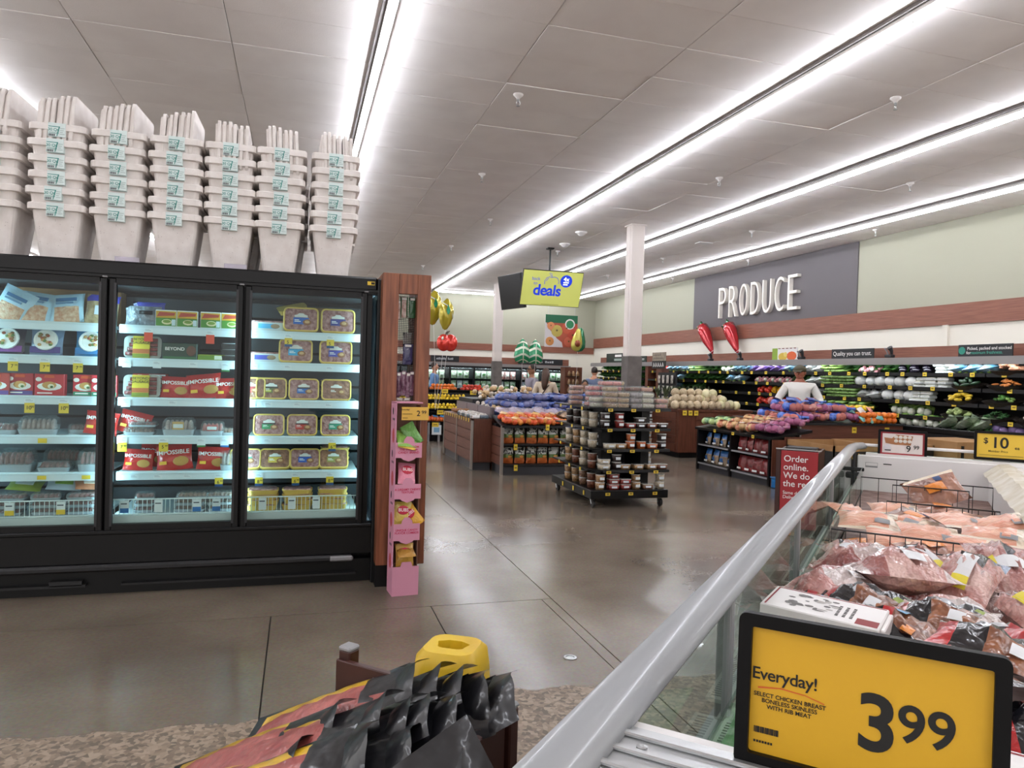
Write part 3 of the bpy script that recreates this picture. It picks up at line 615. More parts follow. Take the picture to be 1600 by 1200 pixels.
for k, x in enumerate((-.86, -.73, -.585, -.455)):
    t = thing('green_yellow_box', 'green and yellow food carton, %s from the left of four on the top shelf' % ORD[k], 'box', (x, SF + .06, SH(0)), 0, 'green yellow cartons on the top shelf'); b = MB(); b.box((0, 0, .056), (.128, .05, .112), WHT, ch=.003); b.build('carton', t)
    b = MB(); b.bx(-.061, .061, -.027, -.025, .058, .104, flat('#d9a72a')); b.bx(-.061, .061, -.027, -.025, .006, .06, flat('#4f8a2f')); b.ell((.005, -.027, .033), (.032, .003, .018), flat('#e3d6a8'), 12, 6); b.ell((.005, -.029, .036), (.024, .003, .011), flat('#7d9a3a'), 10, 6); b.bx(.035, .058, -.0275, -.025, .01, .05, flat('#cfe0e6')); b.prism([(-.055, 0), (.05, .008), (.055, .026), (-.04, .03)], .002, flat('#b8432e'), T(0, -.0265, .068) @ UPR); b.build('print', t)
b = MB(); b.pillow(.22, .13, .06, mat('grey_pouch', '#8c9098', .3, col2='#5d6068', nscale=30, coat=.7, bump=.4), 7, 7, T(0, 0, .065) @ UPR, jit=.1); b.bx(-.02, .06, -.04, -.034, .075, .1, BLACK); b.pillow(.2, .06, .03, gloss('#3a3c9a'), 6, 4, T(.03, .02, .13) @ UPR, jit=.3); o = b.build('grey_purple_bag', None, True, (-1.0, SF + .06, SH(0))); tag(o, 'grey food bag with purple top at left of the top shelf, middle door', 'bag')
for k in range(4):
    b = MB(); b.box((0, 0, .016), (.2, .12, .03), flat('#c23b31'), ch=.002); b.bx(.0, .1, -.0615, -.06, .003, .028, flat('#dfe4e8')); b.bx(-.07, -.045, -.0615, -.06, .008, .024, WHT); o = b.build('red_white_carton', None, False, (-.98 + .01 * (k % 2), 5.42, SH(2) + .03 + k * .0315)); tag(o, 'flat red and white carton, %s from the bottom of the stack behind the sausage tray' % ORD[k], 'box', 'red white cartons')
def clear_pack(x, z, w_, d_, h_, m, lab, rz=0, lc=None, y=None, tilt=0, name='clear_meat_pack', group='clear meat packs in the cooler'):
    t = thing(name, lab, 'meat pack', (x, (y or SF + .02 + d_ / 2), z), rz, group); t.rotation_euler = (tilt, 0, rz)
    b = MB(); b.loft([[(a * .9, c * .9, 0) for a, c in rrect(w_, d_, .02)], [(a, c, h_ * .45) for a, c in rrect(w_, d_, .025)]], mat('tray_clear', '#a9b0b4', .2, coat=.8)); b.build('tray', t)
    b = MB()
    n_ = max(3, int(w_ / .03))
    for k in range(n_): b.ell((-w_ * .42 + w_ * .84 * (k + .5) / n_, 0, h_ * .5), (w_ * .42 / n_ * 1.25, d_ * .42, h_ * .48), m, 8, 6, jit=.06)
    b.build('meat', t, True)
    if lc: b = MB(); b.bx(-.035, .035, -d_ * .44, -d_ * .42, h_ * .2, h_ * .95, flat(lc)); b.bx(-.03, .03, -d_ * .445, -d_ * .42, h_ * .55, h_ * .8, WHT if lc != '#f2f0ec' else flat('#c4231d')); b.bx(-.035, .035, -d_ * .446, -d_ * .42, h_ * .2, h_ * .35, INK); b.build('label_print', t)
    b = MB(); b.loft([[(a * 1.0, c * 1.0, h_ * .44) for a, c in rrect(w_, d_, .025)], [(a * .97, c * .97, h_ * .9) for a, c in rrect(w_, d_, .03)], [(a * .85, c * .85, h_ * 1.06) for a, c in rrect(w_, d_, .03)]], CLEARP); b.build('film', t)
PALE = mat('pale_meat', '#b79e97', .4, col2='#8d6f68', nscale=20, coat=.8, bump=.4)
clear_pack(-1.6, SH(3), .22, .16, .105, PALE, 'clear pack of pale sliced meat on the fourth shelf, left door', .15, tilt=.15)
clear_pack(-1.79, SH(3), .16, .16, .07, MEATD, 'dark meat pack at the left picture edge on the fourth shelf, left door')
clear_pack(-1.37, SH(3), .17, .18, .06, MEATD, 'low dark meat pack in the middle of the fourth shelf, left door', y=5.45)
clear_pack(-1.72, SH(4), .2, .16, .13, MEATD, 'tall clear pack of red meat at the left of the fifth shelf, left door', tilt=.12)
clear_pack(-1.5, SH(4), .19, .16, .065, MEATD, 'low clear tray of chopped red meat in the middle of fifth shelf, left door')
clear_pack(-1.27, SH(4), .19, .16, .13, MEATD, 'tall clear pack of red meat at right of fifth shelf, left door', tilt=.12)
clear_pack(-1.5, SH(4), .22, .16, .12, MEATD, 'clear pack of red meat in the second row of fifth shelf, left door', y=5.5)
clear_pack(-1.01, SH(3), .19, .15, .05, MEATB, 'flat clear pack of brown meat at left of the fourth shelf, middle door'); clear_pack(-.99, SH(3) + .056, .17, .15, .03, MEATD, 'thin clear pack lying on the flat brown pack on the fourth shelf')
clear_pack(-.77, SH(3), .2, .14, .105, PALE, 'clear tray with red and yellow label in the middle of fourth shelf, middle door', lc='#d9a02c', tilt=.1); clear_pack(-.56, SH(3), .15, .13, .085, mat('pink_meat', '#c05a55', .4, coat=.8), 'small pink pack with red label on the fourth shelf, middle door', lc='#c4231d', tilt=.1)
clear_pack(-.44, SH(3), .13, .15, .05, MEATB, 'round brown pack at right of the fourth shelf, middle door'); clear_pack(-.44, SH(4), .13, .15, .12, PALE, 'pale pack by the right frame on fifth shelf, middle door', tilt=.2)
for k, (x, w_) in enumerate(((-.96, .12), (-.68, .2), (-.49, .18))):
    for q in range(3): clear_pack(x + rr(-.01, .01), .487 + q * .042, w_, .14, .04, MEATB if k else MEATD, 'flat sausage pack, %s up in the %s pile of the middle door rack' % (ORD[q], ('left', 'middle', 'right')[k]), rr(-.1, .1), y=5.27, name='sausage_pack')
for k, x in enumerate((-1.73, -1.53, -1.33)):
    for q in range(3): clear_pack(x + rr(-.01, .01), .487 + q * .045, .17, .15, .043, MEATD, 'flat meat pack, %s up in the %s pile of the left door rack' % (ORD[q], ('left', 'middle', 'right')[k]), rr(-.15, .15), y=5.27)
for k, (x, c, c2) in enumerate(((-1.68, '#8a9a3a', '#c9ccc8'), (-1.45, '#b8c4cf', '#7fa33b'), (-1.28, '#c07a58', '#d7c9b8'))): soft_bag('small_food_bag', ('lime green crumpled food bag at left', 'white and green crumpled food bag in the middle', 'orange tan crumpled food bag at right')[k] + ' on top of the left door rack', .2, .12, .05, gloss(c), (x, 5.3, .63), (-1.1, .1, .2 * k), patch=[(0, .06, .1, .05, flat(c2), 'b')])
# left door: shrimp bags, bowls in bags, red boxes
SHRIMP = mat('shrimp', '#c98a66', .45, col2='#e7c3a2', nscale=40, coat=.5, bump=.6, bscale=60); BLUEW = gloss('#b9d6e6')
def shrimp_bag(x, lab, ry, y=None, rx=-.5):
    soft_bag('shrimp_bag', lab, .2, .22, .06, BLUEW, (x, y or SF + .07, SH(0) - .0), (rx, ry, 0), 'bag', 'pale blue shrimp bags', mf=lambda u, v: SHRIMP if v < .45 and .08 < u < .92 else BLUEW, patch=[(0, .16, .12, .022, flat('#3d6f9a'), 'b'), (-.01, .135, .1, .012, flat('#6d93b3'), 'b')])
shrimp_bag(-1.65, 'pale blue shrimp bag, left of the pair on the top shelf of the left door', .12); shrimp_bag(-1.45, 'pale blue shrimp bag, right of the pair on the top shelf of the left door', -.12)
shrimp_bag(-1.8, 'pale blue bag leaning at the left picture edge on the top shelf', .45, rx=-.15); 
soft_bag('purple_topped_bag', 'tan food bag with purple top and grey label, right of top shelf, left door', .2, .2, .07, mat('tan_food', '#b59a72', .35, col2='#8f7450', nscale=25, coat=.7, bump=.4), (-1.26, SF + .08, SH(0)), (-.25, .05, 0), mf=lambda u, v: gloss('#3a3498') if v > .7 else MATS['tan_food'], patch=[(.02, .085, .11, .06, flat('#b9bdc4'), 'b'), (.02, .12, .06, .015, BLACK, 'b')])
b = MB(); b.bx(-1.9, -1.2, 5.6, 5.75, SH(0), SH(0) + .24, MATS['cardboard']); o = b.build('cardboard_carton'); tag(o, 'brown cardboard carton at the back of the top shelf behind the left door', 'carton')
def bowl_bag(x, c, lab, rim):
    t = soft_bag('bowl_meal_bag', lab, .19, .18, .06, gloss(c), (x, SF + .075, SH(1)), (-.25, .0, 0), 'bag', 'bowl meal bags', patch=[(-.0, .03, .17, .04, flat(rim), 'b')])
    b = MB(); b.lathe([(.07, .0), (.066, .008), (.056, .006), (.052, .002), (.001, .001)], WHT, 18, T(0, -.036, .095) @ UPR); b.build('bowl_picture', t); b = MB()
    for k in range(14): b.ell((rr(-.036, .036), -.043, .095 + rr(-.036, .036)), (.012, .005, .01), [flat('#8a6a3a'), flat('#c7a066'), flat('#5d7a3a'), flat('#a1502f')][k % 4], 7, 5)
    b.build('food_picture', t)
bowl_bag(-1.78, '#2a2238', 'dark meal bag with oval bowl at the left edge of second shelf, left door', '#7a3f86'); bowl_bag(-1.565, '#7f93b0', 'silver purple meal bag with round bowl in the middle of second shelf, left door', '#4a3a7c'); bowl_bag(-1.31, '#2d8ac0', 'bright blue meal bag with round bowl at right of second shelf, left door', '#2471a8')
for k, (x, c) in enumerate(((-1.83, '#b5423a'), (-1.70, '#b5303a'), (-1.53, '#c22a35'), (-1.33, '#c22a35'), (-1.22, '#c22a35'))):
    t = thing('red_entree_box', 'red frozen entree carton with plate picture, %s from the left on the third shelf' % ORD[k], 'box', (x, SF + .06 + .02 * (k % 2), SH(2)), rr(-.06, .06), 'red entree cartons')
    W_ = .17 if k in (2,) else .15
    b = MB(); b.box((0, 0, .07), (W_, .05, .14), flat(c, .35), ch=.003); b.build('carton', t)
    b = MB(); b.ell((0, -.026, .06), (W_ * .42, .003, .026), WHT, 14, 6); b.ell((0, -.028, .068), (W_ * .25, .004, .024), flat('#cf9a55'), 10, 6); b.ell((.01, -.031, .062), (.02, .003, .015), flat('#e8e0c0'), 8, 6); b.ell((.015, -.033, .058), (.01, .003, .008), flat('#3e6a33'), 6, 5)
    b.bx(-W_ * .48, W_ * .48, -.027, -.024, .004, .03, flat(('#6a4a8a', '#5a4a8a', '#b32732', '#2f8a6a', '#2f8a6a')[k])); b.prism([(-.03, 0), (.03, 0), (.026, .018), (-.026, .018)], .003, flat('#d9582f'), T(0, -.026, .115) @ UPR); b.ell((-W_ * .36, -.026, .105), (.018, .003, .014), WHT, 8, 5); b.bx(-W_ * .4, W_ * .1, -.0285, -.026, .014, .022, WHT); b.build('print', t)
# ================================================================ white foam coolers on top of the case
FOAM = mat('foam_white', '#e8e2de', .75, col2='#ddd5d0', nscale=14, bump=.06, bscale=150); SPK = mat('foam_speck', '#a59b94', .9)
STK = flat('#d6e4e2'); STG = flat('#2f8a80')
WR_, WB, DR, DB, HC = .325, .205, .44, .32, .345
def ringr(w_, d_, z, r): return [(x, y, z) for x, y in rrect(w_, d_, r, 3)]
_b = MB(); _b.loft([ringr(WB, DB, 0, .025), ringr(WR_ - .045, DR - .05, HC - .045, .03), ringr(WR_, DR, HC - .042, .035), ringr(WR_, DR, HC - .006, .035), ringr(WR_ - .012, DR - .012, HC, .03), ringr(WR_ - .07, DR - .07, HC, .03), ringr(WR_ - .08, DR - .08, HC - .03, .03), ringr(WB - .03, DB - .03, .03, .02)], FOAM)
rs_ = random.Random(3)
for k in range(16):
    z = rs_.uniform(.03, .28); f_ = z / HC; wx = (WB + (WR_ - .045 - WB) * f_) * .44; yy = -(DB + (DR - .05 - DB) * f_ / .87) / 2 - .0005
    _b.box((rs_.uniform(-wx, wx), yy, z), (.003, .002, .003), SPK)
BODY = _b.mesh('foam_body')
_b = MB(); sy = -DR / 2 - .002
_b.bx(-.048, .048, sy - .002, sy + .03, HC - .083, HC + .001, STK); _b.bx(-.045, .018, sy - .003, sy, HC - .024, HC - .02, STG); _b.prism([(.012, 0), (.018, 0), (.004, -.058), (.0, -.058)], .001, STG, T(0, sy - .0025, HC - .022) @ UPR)
_b.text('30 Qt.', .024, STG, T(-.016, sy - .0035, HC - .042) @ UPR, off=.01); _b.text('COOLER', .014, STG, T(-.014, sy - .0035, HC - .062) @ UPR, off=.008)
for k in range(9): _b.bx(-.044 + k * .004, -.042 + k * .004 + (k % 3) * .0006, sy - .003, sy, HC - .08, HC - .068, flat('#50565a'))
for k in range(4): _b.bx(.018, .044 - (k % 3) * .005, sy - .003, sy, HC - .032 - k * .012, HC - .029 - k * .012, flat('#9fb0ae'))
STICK = _b.mesh('sticker')
_b = MB(); _b.loft([ringr(.26, .40, 0, .03), ringr(.265, .405, .012, .03), ringr(.3, .425, .014, .03), ringr(.3, .425, .03, .03), ringr(.29, .415, .034, .028)], FOAM); LID = _b.mesh('foam_cooler_cover')
XS = [-1.83, -1.487, -1.147, -.807, -.473, -.152, .2075]; NAMES = ['leftmost', 'second', 'third', 'fourth', 'fifth', 'sixth', 'rightmost']
for k, x in enumerate(XS):
    y = 5.15 + DR / 2 + rr(-.006, .012)
    if k == 0: x = -1.845
    for q in range(6):
        t = thing('foam_cooler', 'white foam cooler with green sticker, %s in the %s stack from the left' % ('lowest' if q == 0 else ('topmost' if q == 5 else ORD[q] + ' from below'), NAMES[k]), 'foam cooler', (x + rr(-.006, .006), y + rr(-.006, .006), 2.1005 + q * .0985), rr(-.02, .02), 'foam coolers in the front row of stacks')
        link('foam_body', BODY, t); link('sticker', STICK, t)
    z = 2.1005 + 5 * .0985 + HC - .145; nl = 6; lean = (.10, .07, .07, .06, .0, -.05, -.04)[k]
    for q in range(nl):
        o = link('foam_cooler_cover', LID, None); tag(o, 'white foam lid on edge, %s from the left atop the %s stack' % (ORD[q], NAMES[k]), 'foam lid', 'foam lids stored on edge')
        o.location = (x - .085 + q * .035 - .017, y + (.0 if k != 3 else .02), z + .15 + .006 * math.sin(q * 2 + k) + (q * .008 if k < 4 else -q * .005)); o.rotation_euler = (rr(-.03, .03) + (.06 if k < 3 else 0), PI / 2 + lean + rr(-.01, .01), 0)
for k, x in ((4, -.473), (5, -.16), (6, .19)):
    y = 5.15 + DR * 1.5 + .06
    for q in range(5 if k > 4 else 5):
        t = thing('foam_cooler', 'white foam cooler in the back row behind the %s front stack, %s from below' % (NAMES[k], ORD[q]), 'foam cooler', (x + .03, y, 2.1005 + q * .0985), rr(-.02, .02), 'foam coolers in the back row of stacks'); link('foam_body', BODY, t)
for x in (-1.06, -.42):
    b = MB(); b.bx(-.07, .07, 0, .003, 0, .03, film('clear_strip', '#e6e2f2', 1.4, haze=.25)); o = b.build('clear_sign_holder', None, False, (x, 5.075, 2.1005)); tag(o, 'clear plastic strip standing on the case edge below the %s foam stack' % ('third' if x < -1 else 'fifth'), 'sign holder')
# ================================================================ wooden end panel with a mesh window
E0 = 4.91
t = thing('wooden_end_panel', 'tall walnut laminate end panel with a narrow open window beside the black cooler', 'end panel', (.52, E0, 0))
for nm, x0, x1, z0, z1 in (('stile', .0, .108, .15, 2.12), ('stile', .235, .325, .15, 2.12), ('header', .109, .234, 1.985, 2.12), ('lower_board', .109, .234, .15, 1.02)):
    b = MB(); b.bx(x0, x1, 0, .05 if nm != 'stile' else .42, z0, z1, WOOD, ch=.002); b.build(nm, t)
b = MB(); b.bx(0, .20, .02, .4, 0, .149, BLACK); b.build('kick_base', t)
b = MB(); GR = mat('wire_grid_black', '#17171c', .4)
for k in range(11): b.tube([(.110 + k * .0123, .12, 1.02), (.110 + k * .0123, .12, 1.985)], .0013, GR, 4)
for k in range(78): b.tube([(.109, .121, 1.03 + k * .0123), (.234, .121, 1.03 + k * .0123)], .0013, GR, 4)
b.build('wire_grid', t)
def hang_bag(x, z, w_, h_, m, lab, mf=None):
    t2 = thing('hanging_pack', lab, 'packet', (.52 + x, E0 + .085, z), 0, 'packets hanging on the wire grid'); b = MB(); b.pillow(w_, h_, .02, m, 5, 6, UPR, jit=.2, mf=mf); b.build('pouch', t2, True); b = MB(); b.bx(-w_ * .3, w_ * .3, -.014, -.01, h_ * .36, h_ * .46, WHT); b.build('header_card', t2)
GRN = gloss('#2c5b38'); PNK = mat('dried_snack', '#a98478', .35, col2='#d9c9c0', nscale=35, coat=.7, bump=.4)
hang_bag(.155, 1.90, .055, .14, PNK, 'clear snack packet with green edges at the top of the mesh window', lambda u, v: GRN if u < .25 or u > .8 else PNK); hang_bag(.212, 1.90, .05, .14, GRN, 'green snack packet at the right of the mesh window top'); hang_bag(.118, 1.88, .03, .13, PNK, 'thin packet at the left of the mesh window top')
PUR = mat('purple_snack', '#5d2f4a', .3, col2='#a07a90', nscale=30, coat=.8, bump=.4)
for k, x in enumerate((.132, .165, .198, .222)): hang_bag(x, 1.37 + .01 * (k % 2), .036, .17, PUR, 'slim purple snack packet, %s from left in the mesh window' % ORD[k])
hang_bag(.19, 1.58, .07, .14, gloss('#3d3a66'), 'indigo packet in the middle of the mesh window'); b = MB(); b.pillow(.06, .09, .015, WHT, 4, 4, UPR); o = b.build('white_card_packet', None, True, (.72, E0 + .2, 1.69)); tag(o, 'white card seen through the mesh of the wooden end panel', 'packet')
for k, x in enumerate((.14, .19)): hang_bag(x, 1.23, .05, .1, PNK, 'pale packet low in the mesh window, %s' % ('left one' if k == 0 else 'right one'))
# ================================================================ pink cardboard candy stand
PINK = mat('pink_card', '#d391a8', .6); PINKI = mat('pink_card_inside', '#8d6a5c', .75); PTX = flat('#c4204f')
st = thing('candy_stand', 'narrow pink cardboard floor stand with four open shelves of candy bags', 'display stand', (.605, 4.70, 0), .09)
W_, D_ = .175, .155
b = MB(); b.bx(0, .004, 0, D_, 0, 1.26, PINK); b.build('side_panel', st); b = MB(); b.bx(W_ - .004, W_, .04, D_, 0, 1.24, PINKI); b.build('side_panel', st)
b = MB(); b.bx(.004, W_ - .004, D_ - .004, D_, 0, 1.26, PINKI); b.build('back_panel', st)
b = MB(); b.bx(0, W_, 0, D_, 1.255, 1.262, PINK); b.build('top_panel', st)
def lip(z0, z1, tabs=True):
    zm = .045; p = [(0, z0), (W_ * .22, z0), (W_ * .3, z0 - .012), (W_ * .5, z0 - .024), (W_ * .7, z0 - .012), (W_ * .78, z0), (W_, z0), (W_, z1), (W_ * .72, z1), (W_ * .70, z1 + .02), (W_ * .6, z1 + .04), (W_ * .42, z1 + .042), (W_ * .32, z1 + .02), (W_ * .3, z1), (0, z1)]
    return p
SHF = [(.90, .998, 'FAMOUS FROM\nTHE SWEDISH\nCANDY BRAND'), (.632, .728, 'A DREAMY CHEWY\nTEXTURE'), (.36, .47, 'UNIQUE CANDY\nFLAVOR COMBOS')]
for z0, z1, tx in SHF:
    b = MB(); b.prism(lip(z0, z1), .003, PINK, T(0, .0, 0) @ UPR); L_ = b.build('shelf_lip', st)
    b = MB(); b.text(tx, .0195, PTX, T(W_ / 2, -.004, (z0 + z1) / 2 + .004) @ UPR, off=.02); b.build('lettering', L_)
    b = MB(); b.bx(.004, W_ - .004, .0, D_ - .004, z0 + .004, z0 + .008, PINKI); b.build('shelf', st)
b = MB(); b.prism([(0, 0), (W_, 0), (W_, .19), (W_ * .76, .19), (W_ * .7, .22), (W_ * .35, .22), (W_ * .3, .19), (0, .19)], .003, PINK, UPR); b.build('base_panel', st)
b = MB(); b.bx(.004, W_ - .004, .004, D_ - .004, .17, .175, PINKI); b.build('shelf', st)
for k, z in enumerate((.28, .55, .82, 1.1)):
    b = MB(); b.ell((-.0005, .07, z - .06), (.0015, .035, .05), flat('#c04a52'), 10, 6); b.bx(-.0015, 0, .04, .1, z + .04, z + .055, flat('#7a5560')); b.ell((-.0005, .09, z + .1), (.0015, .015, .025), INK, 8, 5); b.build('side_print', st)
t = thing('price_card', 'yellow shelf price card reading 2.99 at the top of pink candy stand', 'price sign', (.66, 4.675, 1.19), .09); b = MB(); CARD = mat('price_card_yellow', '#dcae4a', .5)
b.box((.065, 0, 0), (.178, .003, .085), CARD, ch=.001); b.build('card', t); b = MB(); b.text('2', .05, INK, T(.085, -.003, 0) @ UPR, off=.01); b.text('99', .032, INK, T(.122, -.003, .008) @ UPR, off=.008); b.text('Everyday!', .014, INK, T(.0, -.003, .026) @ UPR, off=.01); b.bx(-.018, .045, -.003, -.002, -.004, -.001, INK); b.bx(-.018, .015, -.003, -.002, -.03, -.026, flat('#7a5a1e')); b.build('lettering', t)
def candy(z, x, c, lab, rot, txt=True, w_=.12, h_=.15):
    t2 = thing('candy_bag', lab, 'candy bag', (.605 + x, 4.755, z), 0, 'candy bags in the pink stand'); t2.rotation_euler = rot; g_ = gloss(c, .35, 40); b = MB(); b.pillow(w_, h_, .035, g_, 7, 7, UPR, jit=.15); b.build('pouch', t2, True)
    if txt: b = MB(); b.ell((0, -.018, .02), (w_ * .33, .005, h_ * .2), flat('#c92a44'), 12, 6); b.text('BUBS', .03, flat('#f4dfe0'), T(0, -.0235, .02) @ UPR, off=.015); b.build('logo_print', t2)
candy(1.02, .08, '#86b552', 'light green candy bag lying in the top compartment of pink stand', (-.9, .1, .2), False, .15); candy(1.05, .11, '#5f9a3f', 'darker green candy bag at the right of the top compartment', (-.3, -.5, .1), False, .1); candy(.995, .08, '#d3b24a', 'yellow candy bag under the green ones in the top compartment', (-1.1, .2, 0), False)
candy(.79, .085, '#e08aa0', 'pink candy bag with logo in second compartment', (-.5, .12, .1)); candy(.53, .065, '#d9c05a', 'pale yellow candy bag with logo in the third compartment', (-.2, .05, .1)); candy(.51, .13, '#e0aa30', 'golden candy bag tipped sideways in third compartment', (-.3, -.7, -.2), True, .1)
candy(.255, .085, '#d9ad48', 'golden candy bag with logo in lowest compartment', (-.12, -.03, 0)); candy(.285, .09, '#b5853a', 'tan candy bag lying across the lowest compartment', (-1.2, .0, .1), False)
# ================================================================ open chest freezer standing at 45 degrees
# local frame: x = across (to the right), y = along the chest away from the camera
CR = -PI / 4
def cw(n, s, z=0): q = math.sqrt(.5); return (q * (s + n), q * (s - n), z)
chest = thing('chest_freezer', 'long white open-top chest freezer with glass sides and grey rail at lower right', 'freezer', (0, 0, 0), CR)
S0, S1, NL, NR, RZ = .70, 6.66, -.37, .56, .98
RAILM = mat('grey_rail', '#a4a7aa', .3, coat=.7); LINW = mat('freezer_liner_white', '#e6e3e2', .45); GRILL = mat('vent_grille_green', '#a9b3a4', .5); SLOT = mat('vent_slot', '#3a403c', .7)
b = MB(); b.bx(NL - .05, NL, S0, S1 + .05, 0, .52, mat('chest_base_dark', '#3a3836', .5)); b.bx(NL - .0, NR + .1, S1, S1 + .05, 0, .5, LINW); b.bx(NR + .05, NR + .1, S0, S1, 0, .6, LINW); b.bx(NL, NR + .1, S0, S0 + .06, 0, .5, LINW)
b.bx(NL, NR + .1, S0, S1, .06, .12, LINW); b.build('tub', chest)
b = MB(); b.bx(NL - .045, NL, S0, S1 + .05, .52, .62, GREY); b.build('lower_rail', chest)
# tubular hand rail, rounded section swept along the left, corner and far end
def rail_sec(n0, n1, z): return [(n0 + (n1 - n0) * (.5 + .5 * math.cos(a)) , z + .034 * math.sin(a) * (1 if math.sin(a) > 0 else .7)) for a in [2 * PI * k / 14 for k in range(14)]]
sec = rail_sec(NL - .06, NL + .028, .95)
b = MB(); b.loft([[(x, S0 - .1, z) for x, z in sec], [(x, S1 - .25, z) for x, z in sec], [(x + .02, S1 - .06, z) for x, z in sec], [(x + .06, S1 + .02, z) for x, z in sec]], RAILM); b.build('hand_rail', chest, True)
b = MB(); b.tube([(NL + .03, S1 + .02, .965), (NL + .5, S1 + .02, .965), (NR + .2, S1 + .02, .965)], .012, WHITE, 8); b.build('end_rail', chest)
# glass wall panes with posts
ps = [S0, 1.85, 3.12, 4.6, S1 - .05]
for k in range(len(ps) - 1):
    b = MB(); b.bx(NL - .012, NL - .004, ps[k] + .012, ps[k + 1] - .012, .62, .925, CHESTGLASS); b.build('glass_pane', chest)
for k, s_ in enumerate(ps):
    b = MB(); b.bx(NL - .03, NL + .006, s_ - .02, s_ + .02, .6, .93, GREY if k < 4 else DKGREY, ch=.004); b.build('post', chest)
b = MB(); b.box((NL + .03, S1 - .1, .72), (.05, .05, .05), CHAR, ch=.01); b.box((NL + .03, S1 - .1, .77), (.09, .02, .03), CHAR, ch=.006); b.build('corner_bracket', chest)
# inner glass strip and grilles
b = MB(); b.bx(NL + .06, NL + .066, S0 + .3, S1 - .1, .60, .79, CHESTGLASS); b.build('inner_glass', chest)
for k in range(3):
    a, e = (ps[k] + .05, ps[k + 1] - .05)
    b = MB(); b.bx(NL + .003, NL + .06, a, e, .63, .64, GRILL)
    q = a + .02
    while q < e - .02: b.bx(NL + .012, NL + .05, q, q + .006, .6395, .6412, SLOT); q += .014
    b.build('vent_grille', chest)
b = MB(); b.bx(NL, NL + .012, S0, S1, .5, .63, GRILL); b.build('inner_wall', chest)
# far end wall and labels
b = MB(); b.bx(NL + .02, NR + .5, S1 - .06, S1, .48, .885, LINW, ch=.006); b.bx(NL + .08, NR + .5, S1 - .05, S1 + .04, .885, .905, WHITE); b.build('end_wall', chest)
b = MB(); b.bx(NL + .08, NL + .17, S1 - .062, S1 - .06, .79, .83, GREY); b.bx(NL + .083, NL + .167, S1 - .0625, S1 - .06, .803, .827, LINW); b.bx(NL + .21, NL + .27, S1 - .0625, S1 - .06, .82, .828, INK); b.build('data_sticker', chest)
b = MB(); b.bx(NL + .03, NR + .5, S1 + .02, S1 + .025, .905, .96, CHESTGLASS); b.build('end_glass', chest)
# right-hand sloping liner (frosty ribbed cover) and its white edge
FROST = mat('frosted_liner', '#c2b79f', .6, col2='#ddd8cc', nscale=9, bump=.3, bscale=25)
rp = [(NR - .04, .80), (NR + .05, .875), (NR + .12, .885), (NR + .17, .86)]
rings = []
for k in range(22):
    s_ = 3.4 + (S1 - .08 - 3.4) * k / 21; h_ = .012 * (k % 2); rings.append([(x, s_, z + h_) for x, z in rp])
b = MB(); b.loft(rings, FROST, cap=False, closed=False); b.build('frosted_cover', chest)
b = MB(); b.bx(NR + .16, NR + .24, S0, S1, .84, .87, WHITE); b.bx(NR + .0, NR + .012, S0, S1, .3, .80, LINW); b.build('right_edge', chest)
b = MB()
for k in range(18): b.bx(NR + .01 + .0, NR + .16, 1.0 + k * .13, 1.07 + k * .13, .80, .812, LINW)
b.build('right_slats', chest)
# near end cover: white plate with ribbed aluminium track
b = MB(); b.bx(NL - .018, NR + .3, .72, 1.072, .905, .94, WHITE, ch=.008); b.build('end_cover', chest)
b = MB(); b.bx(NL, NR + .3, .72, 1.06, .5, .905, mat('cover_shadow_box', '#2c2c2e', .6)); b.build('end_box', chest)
b = MB(); ALU = mat('aluminium', '#c6c8c9', .3, .8)
b.bx(NL + .02, NR + .3, .80, 1.03, .94, .948, ALU)
for q in range(5): b.bx(NL + .02, NR + .3, .81 + q * .046, .822 + q * .046, .948, .955, ALU, ch=.002)
tr_ = b.build('sign_track', chest); b = MB(); b.lathe([(.008, 0), (.008, .002), (.003, .003), (.001, .002)], STEEL, 10, T(NL + .06, .975, .949)); b.build('screw', tr_)
# wire baskets at the far half
BW = mat('black_wire', '#1d1a1a', .4)
def basket(s_, n0, n1, z0, z1, lab, step=.075, rows=2):
    t = thing('wire_divider', lab, 'wire basket', (0, 0, 0), CR, 'black wire dividers in the chest freezer'); b = MB()
    b.tube([(n0, s_, z0), (n0, s_, z1), (n1, s_, z1), (n1, s_, z0)], .0045, BW, 6); b.build('frame', t); b = MB(); x = n0 + step
    while x < n1 - .01: b.tube([(x, s_, z0), (x, s_, z1)], .0024, BW, 5); x += step
    b.build('upright_wires', t); b = MB()
    for r in range(rows): b.tube([(n0, s_, z0 + (z1 - z0) * r / rows), (n1, s_, z0 + (z1 - z0) * r / rows)], .003, BW, 5)
    b.build('cross_wires', t)
basket(3.75, NL + .07, NR - .08, .60, .775, 'black wire divider in front of the salmon-coloured packs, nearest', .062, 3); basket(4.75, NL + .28, NR - .1, .60, .79, 'black wire divider in the middle of the far freezer part', .075, 2); basket(5.6, NL + .1, NR - .06, .58, .82, 'tall black wire divider nearest the white end wall', .11, 1)
basket(5.3, NL + .3, NL + .72, .6, .82, 'shorter black wire frame in front of the tall divider', .09, 1)
